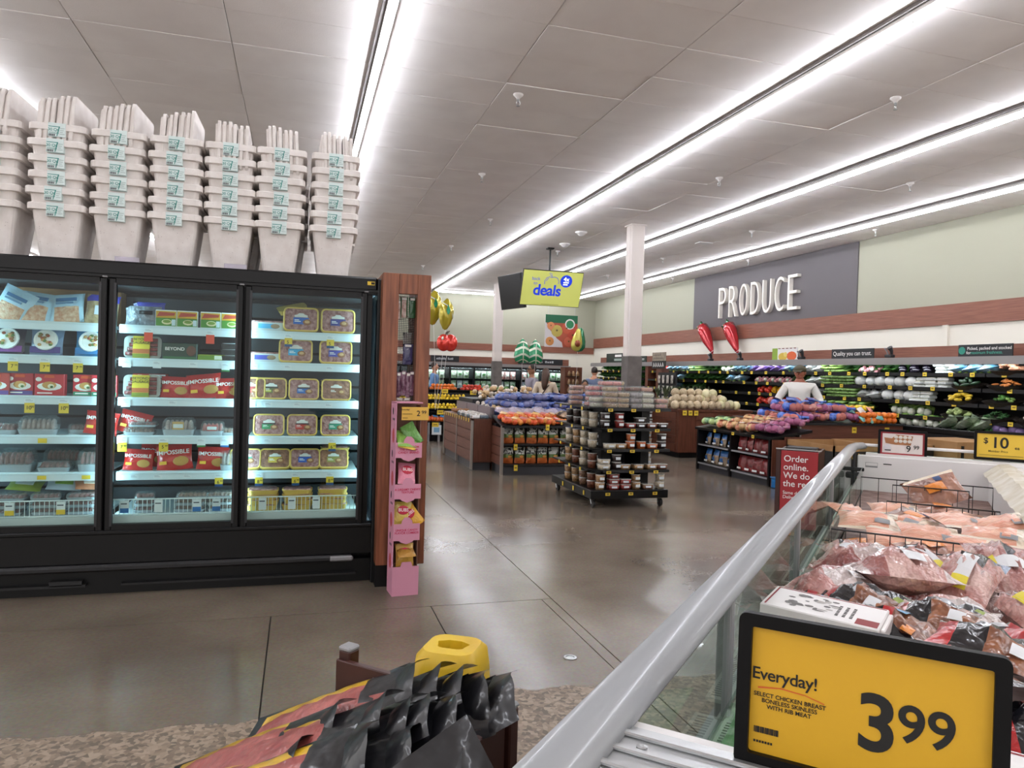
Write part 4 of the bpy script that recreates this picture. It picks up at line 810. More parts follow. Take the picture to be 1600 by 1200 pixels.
# ---------------------------------------------------------------- signs on the chest
SIGNY = mat('sign_yellow', '#dca921', .5); SIGNW = mat('sign_white', '#e6dcd8', .5); SIGNR = mat('sign_red_border', '#a02630', .5); FRM = mat('sign_frame_black', '#070607', .5, spec=.2)
def price_sign(s_, n0, n1, z0, z1, lab, tilt=.1, face=SIGNY, foot=True, name='price_sign'):
    t = thing(name, lab, 'price sign', cw((n0 + n1) / 2, s_, z0), CR); t.rotation_euler = (-tilt, 0, CR); w_, h_ = n1 - n0, z1 - z0; f = h_ * .085
    b = MB(); ring_frame(b, w_, h_, f * .6, f, .014, FRM, T(0, 0, h_ / 2) @ UPR); b.bx(-w_ / 2 + f * .5, w_ / 2 - f * .5, .0, .006, f * .4, h_ - f * .4, FRM); b.build('frame', t)
    b = MB(); b.bx(-w_ / 2 + f * .9, w_ / 2 - f * .9, -.0035, 0, f * .9, h_ - f * .9, face); b.build('card', t)
    return t, w_, h_, f
t, w_, h_, f = price_sign(1.02, -.192, .117, .948, 1.150, 'large black-framed yellow price sign reading Everyday 3.99 lb, nearest the camera', .05)
b = MB(); y = -.0045
b.text('Everyday!', .0225, INK, T(-.095, y, h_ * .60) @ UPR, off=.012, sp=.95); b.build('headline', t); b = MB(); b.text('SELECT CHICKEN BREAST\nBONELESS SKINLESS\nWITH RIB MEAT', .0078, INK, T(-.088, y, h_ * .43) @ UPR, off=.018); b.build('product_text', t)
b = MB(); b.text('3', .098, INK, T(.016, y, h_ * .43) @ UPR, off=.022); b.build('price_digit', t); b = MB(); b.text('99', .064, INK, T(.070, y, h_ * .475) @ UPR, off=.016); b.build('price_cents', t); b = MB(); b.text('lb', .015, INK, T(.088, y, h_ * .20) @ UPR, off=.01); b.build('unit_text', t); b = MB()
pts = [(-.128, .0), (-.10, .004), (-.07, .002), (-.045, -.004)]
for k in range(3): b.add([(pts[k][0], y, h_ * .51 + pts[k][1] + .0012), (pts[k][0], y, h_ * .51 + pts[k][1] - .0012 + .0006 * k), (pts[k + 1][0], y, h_ * .51 + pts[k + 1][1] - .0006), (pts[k + 1][0], y, h_ * .51 + pts[k + 1][1] + .0008)], [(0, 1, 2, 3)], flat('#d8622a'))
b.build('swoosh', t); b = MB()
for k in range(16): b.bx(-.131 + k * .002, -.1298 + k * .002 + (k % 3) * .0003, y - .0003, y, h_ * .215, h_ * .255, INK)
for k in range(7): b.bx(-.131 + k * .0036, -.1286 + k * .0036, y - .0003, y, h_ * .15, h_ * .165, INK)
b.build('barcode', t)
t, w_, h_, f = price_sign(S1 - .02, -.205, .145, .885, 1.105, 'small black-framed white and red sign reading 9.99 at the far end of freezer', .0, SIGNR)
b = MB(); y = -.005; b.bx(-w_ / 2 + .032, w_ / 2 - .032, y, -.003, .032, h_ - .032, SIGNW); b.build('white_card', t); b = MB()
b.prism([(-.12, .11), (-.05, .10), (.06, .10), (.075, .175), (-.045, .182), (-.075, .15), (-.13, .155)], .002, flat('#a9714a'), T(0, y, 0) @ UPR)
for k in range(4):
    for q in range(2): b.ell((-.045 + k * .032, y - .002, .13 + q * .032), (.015, .003, .014), flat('#ded8d0'), 10, 6)
b.ell((-.105, y - .001, .072), (.03, .002, .03), flat('#d9d4d6'), 12, 6); b.bx(-.125, -.08, y - .003, y, .05, .058, INK); b.build('food_picture', t)
b = MB(); b.text('9', .07, INK, T(.045, y - .003, .07) @ UPR, off=.012); b.text('99', .042, INK, T(.1, y - .003, .085) @ UPR, off=.01); b.build('lettering', t); b = MB(); b.bx(-.06, .05, 0, .05, -.015, .005, GREY); b.build('clip_foot', t)
t, w_, h_, f = price_sign(S1 - .02, .458, .83, .915, 1.135, 'black-framed yellow sign reading $10 ea Member Price at the right picture edge', .0, mat('sign_yellow_pale', '#e3bd3c', .5))
b = MB(); b.text('$', .06, INK, T(-.11, y, .145) @ UPR, off=.012); b.text('10', .115, INK, T(-.02, y, .13) @ UPR, off=.018); b.text('ea', .034, INK, T(.09, y, .1) @ UPR, off=.012); b.text('Member Price', .022, flat('#6b5a1e'), T(-.03, y, .068) @ UPR, off=.008); b.bx(-.15, .13, y, y + .001, .035, .039, flat('#8a7426')); b.build('lettering', t); b = MB(); b.bx(-.06, .05, 0, .05, -.03, .0, GREY); b.build('clip_foot', t)
# ---------------------------------------------------------------- frozen packs in the chest
def mk_pack(name, m, w_, h_, t_, seed, mf=None, patches=(), pw=.6, jit=.16, n=11):
    rg = random.Random(seed); o = thing(name, name, 'meat pack'); b = MB(); b.pillow(w_, h_, t_, m, n, n, None, jit=jit, mf=mf, rng=rg, pw=pw, seal=.07); b.build('pouch', o, True)
    if patches:
        for (x, y_, a, c, mm, nm) in patches:
            b = MB(); v = []; K = 4
            def zz(px_, py_):
                e = max(0, math.sin(PI * (px_ / w_ + .5))) ** pw * max(0, math.sin(PI * min(1, max(0, ((py_ / h_ + .5) - .07) / .86)))) ** pw
                return t_ / 2 * e * 1.06 + .004
            for j in range(K + 1):
                for i in range(K + 1): px_, py_ = x + (i / K - .5) * a, y_ + (j / K - .5) * c; v.append((px_, py_, zz(px_, py_)))
            b.add(v, [(j * (K + 1) + i, j * (K + 1) + i + 1, (j + 1) * (K + 1) + i + 1, (j + 1) * (K + 1) + i) for j in range(K) for i in range(K)], mm); b.build(nm, o)
    return o
SALM = mat('salmon_pack', '#d98a6c', .35, col2='#e8b79b', nscale=7, coat=.8, bump=.35, bscale=30, stretch=(1, 6, 1)); SALMD = mat('packet_brown', '#a8755c', .3, col2='#7b4f3d', nscale=12, coat=.8, bump=.5, bscale=25)
CRM = mat('packet_clear_cream', '#e2d0b8', .25, coat=.8, bump=.5, bscale=30)
PORK = mat('pork_pack', '#a8665e', .28, col2='#dcb9b0', nscale=11, coat=1, bump=.9, bscale=34, coatr=.03); PORKD = mat('pork_pack_dark', '#7d332f', .28, col2='#bd857d', nscale=9, coat=1, bump=.9, bscale=34, coatr=.03)
WRAP = mat('wrap_milky', '#d8cdc9', .2, col2='#b79d97', nscale=10, coat=1, bump=1.0, bscale=30, coatr=.03)
LABW = mat('label_white', '#dfe0e2', .4); LABY = mat('label_yellow', '#e3d43a', .4); REDP = gloss('#b3292b', .4, 25); BLKP = mat('black_print', '#15151b', .25, col2='#c9ccd2', nscale=16, sharp=(.62, .66), coat=.9, bump=.5, bscale=25); BLUP = gloss('#2f86b8', .3, 25); ORNG = gloss('#d9822b', .3, 25); NAVY = mat('navy_print', '#28406e', .25, col2='#9fb2cc', nscale=14, coat=.9, bump=.5)
CHICK = mat('brown_pieces', '#9a5f3d', .35, col2='#5e3524', nscale=22, coat=.8, bump=.7, bscale=28)
# salmon-coloured flat packs in and beyond the baskets
sp = [Spot(mk_pack('salmon_pack', SALM, .29, .22, .075, k, lambda u, v: CRM if u > .84 or v > .88 or v < .08 else SALM, [(.06, -.05, .07, .035, GREY, 'print')])) for k in range(3)]
bp_ = Spot(mk_pack('brown_frozen_pack', SALMD, .3, .22, .07, 9, lambda u, v: CRM if v > .88 else SALMD, [(0, .0, .1, .06, ORNG, 'print'), (.04, .06, .04, .04, flat('#2c4470'), 'print')]))
def put(spf, n, s_, z, rz, lab, grp, tilt=(0, 0), sc=None): return spf(cw(n, s_, z), (tilt[0], tilt[1], CR + rz), lab, grp, sc)
G1 = 'salmon coloured packs in the far baskets'
put(sp[0], -.16, 4.15, .765, .1, 'salmon-coloured flat pack lying over the left front of the near wire divider', G1, (.25, 0)); put(sp[1], .12, 4.05, .74, .3, 'salmon-coloured pack folded in the middle behind the near divider', G1, (.35, .1)); put(sp[2], .38, 4.12, .76, -.15, 'salmon-coloured pack at the right behind the near divider', G1, (.25, -.05)); put(sp[0], .25, 4.45, .76, .6, 'salmon-coloured pack lying crosswise in the second row', G1, (.15, .1)); put(sp[1], .0, 4.42, .73, -.4, 'salmon-coloured pack in the second row at left', G1, (.1, 0))
put(sp[2], -.05, 5.05, .70, .2, 'salmon-coloured pack beyond the middle divider, left', G1, (.15, 0)); put(sp[0], .3, 5.05, .68, -.3, 'salmon-coloured pack beyond the middle divider, right', G1, (.1, .05))
put(sp[1], -.26, 4.5, .74, .9, 'salmon-coloured pack at the left glass in the second row', G1, (.3, .2)); put(sp[2], .44, 4.45, .77, .4, 'salmon-coloured pack at the right in the second row', G1, (.2, -.2)); put(sp[0], .24, 3.98, .70, -.2, 'salmon-coloured pack pressed against the near divider', G1, (.6, 0)); put(sp[1], -.02, 3.97, .69, .15, 'salmon-coloured pack against the near divider at left', G1, (.6, .1))
for k in range(5): put(bp_, -.2 + .16 * k, 3.95 + .05 * (k % 2), .66 + .015 * (k % 3), .4 * k, 'brown frozen pack lying low behind the near divider, %s from left' % ORD[k], 'brown packs behind the near divider', (.2, .1 * (k - 2)))
put(bp_, .17, 5.35, .80, .35, 'brown frozen pack standing tilted highest above the baskets', 'brown packs', (.75, -.35), 1.1); put(bp_, .36, 4.75, .72, 1.2, 'brown frozen pack lying at the right of the middle divider', 'brown packs', (.2, .2)); put(bp_, .05, 4.72, .70, -.6, 'brown frozen pack lying at the left of the middle divider', 'brown packs', (.2, .2)); put(bp_, .2, 5.2, .70, .2, 'brown frozen pack under the tilted one', 'brown packs', (.2, .1))
# wrapped pork cuts in the middle
def rib(u, v): return PORKD if .3 < u < .7 else PORK
pk = [Spot(mk_pack('wrapped_pork_cut', PORK, .19, .34, .16, 20, lambda u, v: WRAP if v > .84 or v < .07 else (PORKD if v < .3 else PORK), [(.0, .02, .12, .07, LABW, 'label'), (-.05, .02, .03, .07, LABY, 'label_edge')])),
      Spot(mk_pack('wrapped_pork_cut', WRAP, .18, .36, .15, 21, lambda u, v: PORKD if v < .35 and u > .2 else (PORK if u < .5 else WRAP), [(.0, .06, .1, .05, LABW, 'label'), (-.05, -.04, .05, .04, LABY, 'label_edge')])),
      Spot(mk_pack('wrapped_pork_cut', PORKD, .17, .38, .14, 22, lambda u, v: PORK if (u * 9 % 2) < 1 and u < .5 else (BLKP if .5 < u < .85 and v > .45 else PORKD), [(.02, -.07, .13, .06, LABW, 'label'), (-.06, -.05, .035, .05, LABY, 'label_edge'), (.05, .1, .03, .14, REDP, 'red_print')])),
      Spot(mk_pack('wrapped_pork_cut', PORK, .19, .32, .16, 23, lambda u, v: BLKP if .3 < u < .7 and v > .55 else (NAVY if v > .8 else PORK), [(.0, -.02, .05, .12, LABW, 'label'), (.0, -.1, .05, .04, LABY, 'label_edge')]))]
G2 = 'wrapped pork cuts in the chest freezer'
PK = [(0, -.2, 3.22, .72, -.5, .15, 'wrapped pork cut lying lengthwise at the left glass, farther'), (1, -.12, 3.02, .77, -.9, .1, 'wrapped pork cut with long white label reaching across at left'), (0, .0, 2.86, .80, -1.15, -.05, 'wrapped pork loin with marbled end in the middle of the pile'), (3, .2, 3.0, .78, -.3, .25, 'wrapped pork cut with round red end right of centre'), (2, .33, 3.3, .78, .25, .2, 'wrapped rib pack with red print leaning on the near divider'), (2, .5, 3.32, .77, .35, .2, 'wrapped rib pack at the right picture edge'), (1, -.2, 2.72, .74, -.8, .0, 'wrapped pork cut with red corner label at the lower left of the pile'), (3, .05, 3.4, .71, .9, .1, 'dark red wrapped cut with printed label behind the loin'), (3, -.2, 3.5, .68, .5, .1, 'wrapped cut with red print beside the left glass, farthest'), (0, .2, 3.5, .68, -.4, .1, 'wrapped cut lying low behind the round-ended one'), (1, .14, 2.7, .70, -1.3, .0, 'wrapped cut in clear film across the middle front'), (0, .4, 2.85, .72, .4, .1, 'wrapped cut with blue print at right'), (2, .55, 2.95, .70, .2, .1, 'wrapped dark cut with yellow label at the right edge'), (1, .45, 2.62, .72, -.9, .05, 'wrapped pale cut at the right of the dark bags'), (3, .36, 3.05, .66, .1, 0, 'wrapped cut under the rib packs'), (0, .05, 3.15, .66, .3, 0, 'wrapped cut under the middle of the pile')]
for i, n_, s_, z, rz, tl, lab in PK: put(pk[i], n_, s_, z + .01, rz, lab, G2, (tl * 1.3, rr(-.25, .25)))
# dark printed bags in front
def dk(u, v):
    if v > .78: return WRAP
    if .55 < v: return BLKP
    if .48 < v: return REDP
    return CHICK if .15 < u < .85 else BLKP
def dk2(u, v):
    if u < .18: return REDP
    if u < .5: return BLKP
    if u > .88: return WRAP
    return CHICK if v < .6 else BLKP
db = [Spot(mk_pack('black_frozen_bag', BLKP, .2, .26, .08, 31, dk, [(.04, -.02, .05, .04, BLUP, 'blue_print'), (-.05, -.07, .03, .03, ORNG, 'orange_print'), (-.03, .02, .035, .035, LABW, 'seal_print')], jit=.22)), Spot(mk_pack('black_frozen_bag', BLKP, .26, .22, .09, 32, dk2, [(.06, -.05, .04, .04, LABW, 'seal_print'), (-.02, .04, .05, .05, REDP, 'red_print'), (.1, .02, .02, .03, flat('#8a9a44'), 'green_print')], jit=.22))]
G3 = 'black printed frozen bags in the chest freezer'
for i, n_, s_, z, rz, lab in ((0, -.24, 2.42, .74, .9, 'black frozen bag with red and blue print by the left glass'), (1, -.1, 2.5, .76, -.5, 'black frozen bag behind the white carton'), (0, -.03, 2.28, .77, 1.2, 'black frozen bag with blue print right of the white carton'), (1, .1, 2.42, .77, -.3, 'black frozen bag in the middle with red band'), (1, .2, 2.15, .79, -.2, 'black frozen bag with large print just above the yellow sign'), (0, .1, 1.98, .78, 2.0, 'black frozen bag with orange patch close above the yellow sign'), (1, .38, 2.28, .78, .2, 'black frozen bag with white round seal at right'), (0, .42, 2.05, .76, .5, 'black frozen bag at the right end above the sign'), (0, .28, 2.48, .72, .3, 'black frozen bag under the clear wrap at right'), (1, -.2, 2.6, .70, .2, 'black frozen bag under the left pork cut'), (0, .0, 2.1, .70, .4, 'black frozen bag under the middle bags'), (1, .3, 1.95, .70, .1, 'black frozen bag low at right behind the sign')): put(db[i], n_, s_, z + .025, rz, lab, G3, (rr(-.1, .25), rr(-.15, .15)))
# cartons
def carton(lab, loc, rot, l_, w_, h_):
    t = thing('frozen_carton', lab, 'carton', loc); t.rotation_euler = rot
    b = MB(); b.box((0, 0, 0), (l_, w_, h_), WHITE, ch=.003); b.box((l_ / 2 + .006, 0, .0), (.012, w_ * .8, h_ * .8), WHITE, ch=.003); b.build('box', t); b = MB(); z = h_ / 2 + .0006
    BR = flat('#8a1f24'); b.bx(-l_ * .47, -l_ * .455, -w_ * .45, w_ * .45, z - .0005, z, BR); b.bx(l_ * .3, l_ * .48, -w_ * .45, -w_ * .2, z - .0005, z, BR); b.bx(-l_ * .47, l_ * .48, w_ * .43, w_ * .46, z - .0005, z, BR)
    rg = random.Random(5)
    for k in range(26): a = rg.uniform(-.3, .1); b.ell((a * l_, rg.uniform(-.3, .3) * w_, z), (l_ * rg.uniform(.02, .06), w_ * rg.uniform(.02, .07), .0006), flat('#6d6a68') if k % 5 else flat('#b9b4b0'), 7, 4)
    
    for k in range(3):
        for q in range(7): b.bx(l_ * (.12 + k * .06), l_ * (.145 + k * .06), w_ * (-.3 + q * .07), w_ * (-.255 + q * .07 - .01 * (q % 2)), z, z + .0004, flat('#4a4644'))
    b.build('print', t)
    return t
carton('white frozen food carton with dark red stripe lying behind the yellow price sign', cw(-.185, 2.17, .825), (.06, .03, CR + -.12), .30, .17, .05)
carton('white carton at the right picture edge partly behind the price sign', cw(.26, 1.42, .80), (.05, 0, CR - .1), .26, .2, .06)
carton('white carton standing at the near end behind the white cover', cw(-.12, 1.28, .74), (.0, .25, CR + .05), .2, .16, .14)
b = MB(); GRW = gloss('#3f7a3a', .3, 30); b.pillow(.22, .28, .06, GRW, 7, 7, jit=.2); o = b.build('green_frozen_bag', None, True, cw(-.22, 1.6, .68), (.1, .3, CR)); tag(o, 'green frozen food bag low against the freezer glass at the near end', 'bag')
b = MB(); b.pillow(.2, .24, .06, GRW, 7, 7, jit=.2); o = b.build('green_frozen_bag', None, True, cw(-.02, 1.55, .7), (.1, .3, CR + .6)); tag(o, 'green frozen food bag between white cartons behind the sign', 'bag')
b = MB(); b.bx(NL + .07, NR, 1.07, S1 - .06, .12, .60, mat('packed_fill', '#6b4a42', .6, col2='#9a8078', nscale=12)); o = b.build('lower_layer', chest); o['kind'] = 'stuff'
# ================================================================ brown bin of black pouches beside the chest
BRN = mat('brown_painted_board', '#42201a', .45, col2='#37190f', nscale=5)
A0, A1, B0, B1, RT = -1.13, -.665, .72, 1.28, .80
bin_ = thing('wooden_bin', 'dark brown wooden bin holding black pouches at the bottom of the picture', 'bin', (0, 0, 0), CR)
for nm, a in (('back_board', (A0, A1, B1 - .016, B1, .1, RT)), ('side_board', (A1 - .016, A1, B0, B1 - .05, .1, RT - .005)), ('side_board', (A0, A0 + .016, B0, B1 - .016, .1, RT - .2)), ('front_board', (A0, A1, B0, B0 + .016, .1, RT - .25)), ('bottom_board', (A0, A1, B0, B1, .1, .12))):
    b = MB(); b.bx(*a, BRN, ch=.002); b.build(nm, bin_)
for n_, s_, h_ in ((A0 + .015, B1 + .012, RT + .018), (A1 - .01, B1 - .025, RT + .006), (A0 + .015, B0 + .015, RT - .2), (A1 - .012, B0 + .015, RT - .02)):
    b = MB(); b.box((n_, s_, h_ / 2), (.034, .034, h_), BRN, ch=.003); p = b.build('corner_post', bin_)
    b = MB(); b.box((n_, s_, h_ + .004), (.036, .036, .012), GREY, ch=.004); b.build('post_cap', p)
b = MB(); b.cyl((A1 + .002, B1 - .07, RT - .1), (A1 + .01, B1 - .07, RT - .1), .008, STEEL, 8); b.build('bolt', bin_)
b = MB(); b.bx(A0 + .11, A0 + .13, B1 - .018, B1 - .015, RT - .02, RT - .017, STEEL); b.build('staple', bin_)
BP = mat('black_pouch', '#17171b', .35, coat=.4, bump=.3, bscale=18); HAM = mat('pouch_meat', '#b0625a', .45, col2='#8d3e3b', nscale=18, coat=.5, bump=.3); YB_ = gloss('#d9ae2a', .2)
def pouch_mf(u, v):
    if v > .74: return BP
    if v > .06 and .3 < u < .88: return HAM
    if v > .06 and .12 < u <= .3: return YB_
    return BP
def pouch():
    t = thing('black_pouch', 'black pouch', 'pouch'); b = MB(); b.pillow(.17, .40, .045, BP, 11, 13, None, jit=.1, mf=pouch_mf, seal=.02, pw=.7); b.build('pouch', t, True)
    # stiff folded top flap: a curled sheet beyond the seal
    rings = []
    for j in range(4):
        y_ = .19 + j * .02; rings.append([((i / 8 - .5) * (.165 - .008 * j), y_ + .004 * math.cos(i * 1.3), .012 * math.sin(PI * i / 8) * (1 + j * .7)) for i in range(9)])
    b = MB(); b.loft(rings, BP, cap=False, closed=False); b.build('top_flap', t, True); return t
SP = Spot(pouch())
# pouches lean in two rows, tops pointing away to the right
# (top end of each pouch in world coordinates)
TOPS_ = [(.261, 1.493, .85), (.305, 1.448, .864), (.344, 1.41, .87), (.381, 1.373, .862), (.423, 1.331, .876), (.103, 1.453, .803), (.185, 1.37, .85), (.227, 1.328, .855), (.257, 1.299, .87), (.30, 1.269, .875), (.03, 1.368, .779), (.142, 1.244, .845), (.21, 1.21, .85), (.29, 1.16, .86)]
POSD = ['below the yellow cap at left', 'below the yellow cap', 'right of the yellow cap', 'second from the right in the back row', 'rightmost of the back row', 'leftmost at the brown back board', 'second from left at the back board', 'in the middle row, left', 'in the middle row, right', 'in the front row, left', 'in the front row, middle', 'against the right board', 'lowest against the right board', 'at the bottom picture edge']
La = (r0 * .86 - Vector((0, math.cos(yaw), 0)) * .12 + Vector((0, 0, 1)) * .42).normalized()
Na = (-r0 * .55 - Vector((math.sin(yaw), math.cos(yaw), 0)) * .12 + Vector((0, 0, 1)) * .7); Na = (Na - La * Na.dot(La)).normalized()
for k, tp in enumerate(TOPS_):
    Rm = Matrix((La.cross(Na), La, Na)).transposed(); Rm = Matrix.Rotation(rr(-.09, .09), 3, 'Z') @ Rm @ Matrix.Rotation(rr(-.15, .15), 3, 'Y')
    SP(tuple(Vector(tp) - Vector((0, 0, .03)) - Rm @ Vector((0, .25, 0))), Rm.to_euler(), 'black food pouch with red meat window, %s' % POSD[k], 'black pouches in the brown bin')
b = MB(); b.pillow(.2, .30, .05, BP, 8, 8, T(0, 0, 0), jit=.1); b.add([(-.06, -.12, .03), (.05, -.12, .03), (.05, .0, .032), (-.04, -.02, .032)], [(0, 1, 2, 3)], flat('#8fa0a8', .3)); o = b.build('large_black_pouch', None, True, (.26, 1.08, .74), (Matrix.Rotation(.1, 3, 'Z') @ Euler((.95, -.5, 0)).to_matrix()).to_euler()); tag(o, 'large plain black pouch with grey label facing the camera in the bin', 'pouch')
# yellow plastic stand behind the bin
YP = mat('yellow_plastic', '#e0bd2a', .4, col2='#cfa81f', nscale=6, bump=.05)
t = thing('yellow_floor_stand', 'yellow plastic floor stand with a hole in its rounded square top', 'floor stand', cw(-.985, 1.53, 0), CR + .25)
def sq(w_, z, r): return [(x, y, z) for x, y in rrect(w_, w_, r, 4)]
b = MB(); b.loft([sq(.22, 0, .03), sq(.2, .3, .03), sq(.165, .72, .032), sq(.155, .765, .034), sq(.13, .78, .036)], YP, cap=False)
o_ = sq(.13, .78, .036); n = len(o_); i_ = [(.042 * math.cos(math.atan2(y, x)) * (1 + .12 * math.sin(5 * math.atan2(y, x))), .03 * math.sin(math.atan2(y, x)), .78) for x, y, z in o_]; j_ = [(x * .95, y * .95, .60) for x, y, z in i_]
b.build('tower', t, True); b = MB(); b.loft([o_, i_], YP, cap=False); b.loft([i_, j_], YP, cap=False); b.build('top_face', t); b = MB(); b.lathe([(.036, .6), (.001, .6)], mat('yellow_hole_shade', '#b5851a', .6), 16); b.build('hole_floor', t)  # hole floor in a darker yellow, the hole's shade put into its colour
# ================================================================ produce department
def fruit(name, lab, r, m, grp, sx=1, sz=1, tip=0, stem=None, nu=12):
    b = MB(); b.ell((0, 0, 0), (r * sx, r, r * sz), m, nu, 8)
    if tip: b.ell((r * sx * .95, 0, 0), (r * .25, r * .28, r * .28), m, 6, 4); b.ell((-r * sx * .95, 0, 0), (r * .2, r * .25, r * .25), m, 6, 4)
    if stem: b.cyl((0, 0, r * sz * .9), (0, 0, r * sz * 1.12), r * .1, stem, 6)
    me = b.mesh(name, True)
    return lambda loc, rot=None, lb=None, sc=1.0: _fr(name, me, loc, rot, lb or lab, grp, sc)
def _fr(name, me, loc, rot, lab, grp, sc):
    o = link(name, me, None, loc, rot or (rr(-3, 3), rr(-3, 3), rr(-3, 3))); tag(o, lab, name.split('_')[-1], grp); o.scale = (sc,) * 3; return o
def rowpile(fn, x0, x1, y0, y1, z, d, layers, lab=None, slope=0, sc=1.0, jit=.15):
    """fruit heaped in offset layers over a rectangle"""
    for k in range(layers):
        o = d * .45 * k; ny = max(1, int((y1 - y0 - 2 * o) / d)); nx = max(1, int((x1 - x0 - 2 * o) / d))
        if x1 - x0 - 2 * o < d * .6: break
        for j in range(ny):
            for i in range(nx):
                if 0 < k < layers - 0 and j > 1: continue
                yy = y0 + o + d * (j + .5); fn((x0 + o + d * (i + .5) + rr(-jit, jit) * d, yy + rr(-jit, jit) * d, z + d * (.5 + k * .78) + slope * (yy - y0)), None, lab, sc * rr(.93, 1.05))
orange_m = mat('orange_peel', '#e07a1e', .45, col2='#d9681a', nscale=5, bump=.15, bscale=120, rnd=.12); lemon_m = mat('lemon_peel', '#e6c52e', .4, bump=.15, bscale=120, rnd=.12); grape_m = mat('grapefruit_peel', '#e08a5a', .45, col2='#dd6f55', nscale=6, rnd=.1); tom_m = mat('tomato_skin', '#d2402a', .25, rnd=.15); lime_m = mat('lime_peel', '#5c8a34', .4, rnd=.2)
melon_m = mat('cantaloupe_rind', '#d6c4a4', .7, col2='#bda788', nscale=30, bump=.5, bscale=70, rnd=.1); honey_m = mat('honeydew_rind', '#dfd6b0', .45, col2='#d6cf9c', nscale=4, rnd=.06); onion_m = mat('onion_skin', '#d3b68a', .4, col2='#c69d6a', nscale=6, rnd=.15); garlic_m = mat('garlic_skin', '#e9e0d2', .55, col2='#d7c9bd', nscale=10, rnd=.08); pot_m = mat('potato_skin', '#b8935f', .7, col2='#a17b49', nscale=9, rnd=.15); redpot_m = mat('red_potato', '#b4695f', .6, rnd=.15)
orange = fruit('orange', 'loose orange on the top step of the citrus display', .042, orange_m, 'oranges on the citrus display'); lemon = fruit('lemon', 'yellow lemon on the citrus display steps', .034, lemon_m, 'lemons on the citrus display', 1.25, 1, 1); grapef = fruit('grapefruit', 'pink grapefruit on the top step of the citrus display', .05, grape_m, 'grapefruit on the citrus display'); tomato = fruit('tomato', 'red tomato on the step right of the citrus', .042, tom_m, 'tomatoes', 1, .85); lime = fruit('lime', 'green lime heaped at the right end of the citrus step', .03, lime_m, 'limes', 1.2)
melon = fruit('cantaloupe_melon', 'netted tan cantaloupe on the brown melon table', .082, melon_m, 'cantaloupes on the melon table', 1.04); honey = fruit('honeydew_melon', 'smooth pale yellow honeydew on the melon table', .085, honey_m, 'honeydew melons on the melon table', 1.08); garlic = fruit('garlic_bulb', 'white garlic bulb in the heap left of the blue bags', .036, garlic_m, 'garlic heap', 1, .85, 0, garlic_m); onion = fruit('yellow_onion', 'yellow onion in the heap behind the garlic', .045, onion_m, 'loose onions', 1, .9, 0, onion_m)
def yellow_tag(x, y, z, lab, rz=0, w_=.08, h_=.07, parent=None):
    b = MB(); b.box((0, 0, 0), (w_, .003, h_), YELLOW); b.bx(-w_ * .3, w_ * .3, -.0025, -.0015, -.008, .012, flat('#8a7426')); o = b.build('price_tag', parent, False, (x, y, z), (0, 0, rz))
    if parent is None: tag(o, lab, 'price tag', 'yellow produce price tags')
    return o
def netbag(name, cat, body_m, lump_m, n, w_, d_, h_, seed, net=None, label=None):
    """mesh bag: lumps of produce under a closed net, with a gathered tuft and a printed band"""
    rg = random.Random(seed); t = thing(name, name, cat); b = MB()
    for k in range(n):
        a = 2 * PI * k / n + rg.uniform(-.3, .3); q = rg.uniform(.45, .8) if k else 0
        b.ell((w_ * .5 * q * math.cos(a), d_ * .5 * q * math.sin(a), h_ * rg.uniform(.35, .55)), (w_ * .22, d_ * .24, h_ * .38), lump_m if k % 3 else body_m, 8, 6)
    b.build('contents', t, True); b = MB(); b.ell((0, 0, h_ * .45), (w_ * .43, d_ * .41, h_ * .42), body_m, 10, 6, jit=.1); b.tube([(w_ * .4, 0, h_ * .5), (w_ * .55, 0, h_ * .62), (w_ * .68, .01, h_ * .6)], .02, body_m, 6, rs=[.04, .015, .03]); b.build('net', t, True)
    if label is not None:
        b = MB(); b.pillow(w_ * .5, d_ * .6, .01, label, 4, 4, T(-.02, 0, h_ * .9, 0, .1, rg.uniform(-.4, .4))); b.build('print_band', t, True)
    return t
# ---------------------------------------------------------------- brown table at the left with mushroom packs
WD2 = mat('table_wood', '#6e3d2b', .45, col2='#58301f', nscale=7, stretch=(6, 6, .5)); WDB = mat('table_board', '#6a3f30', .5, col2='#5a3325', nscale=6, stretch=(.5, .5, 7)); KICK = mat('kick_grey', '#3c3c40', .5); EDGE = mat('metal_edge', '#a79f97', .4, .6)
t = thing('brown_display_table', 'brown boarded display table with small packs on top at the left', 'display table', (0, 0, 0))
b = MB(); b.bx(2.515, 2.81, 10.605, 12.75, .12, .75, WD2); b.build('core', t); b = MB(); b.bx(2.53, 2.80, 10.63, 12.75, 0, .12, KICK); b.build('kick', t); b = MB(); b.bx(2.53, 2.80, 10.59, 10.605, .13, .77, WD2); b.build('end_panel', t)
for y in (10.6, 11.66, 12.74): b = MB(); b.bx(2.485, 2.52, y - .015, y + .015, .02, .775, EDGE); b.build('edge_post', t)
for ya, yb in ((10.62, 11.64), (11.68, 12.72)):
    for k in range(4): b = MB(); b.bx(2.495, 2.515, ya, yb, .135 + k * .157, .135 + k * .157 + .147, WDB, ch=.003); b.build('board', t)
b = MB(); b.bx(2.47, 2.81, 10.585, 12.76, .752, .775, WD2); b.build('table_top', t)
for k in range(12): yellow_tag(2.468, 10.7 + k * .17, .755, '', PI / 2, .035, .06, t)
PKT = mat('clear_pack_mushroom', '#cfc8c2', .25, col2='#8d8378', nscale=40, coat=.9, bump=.4)
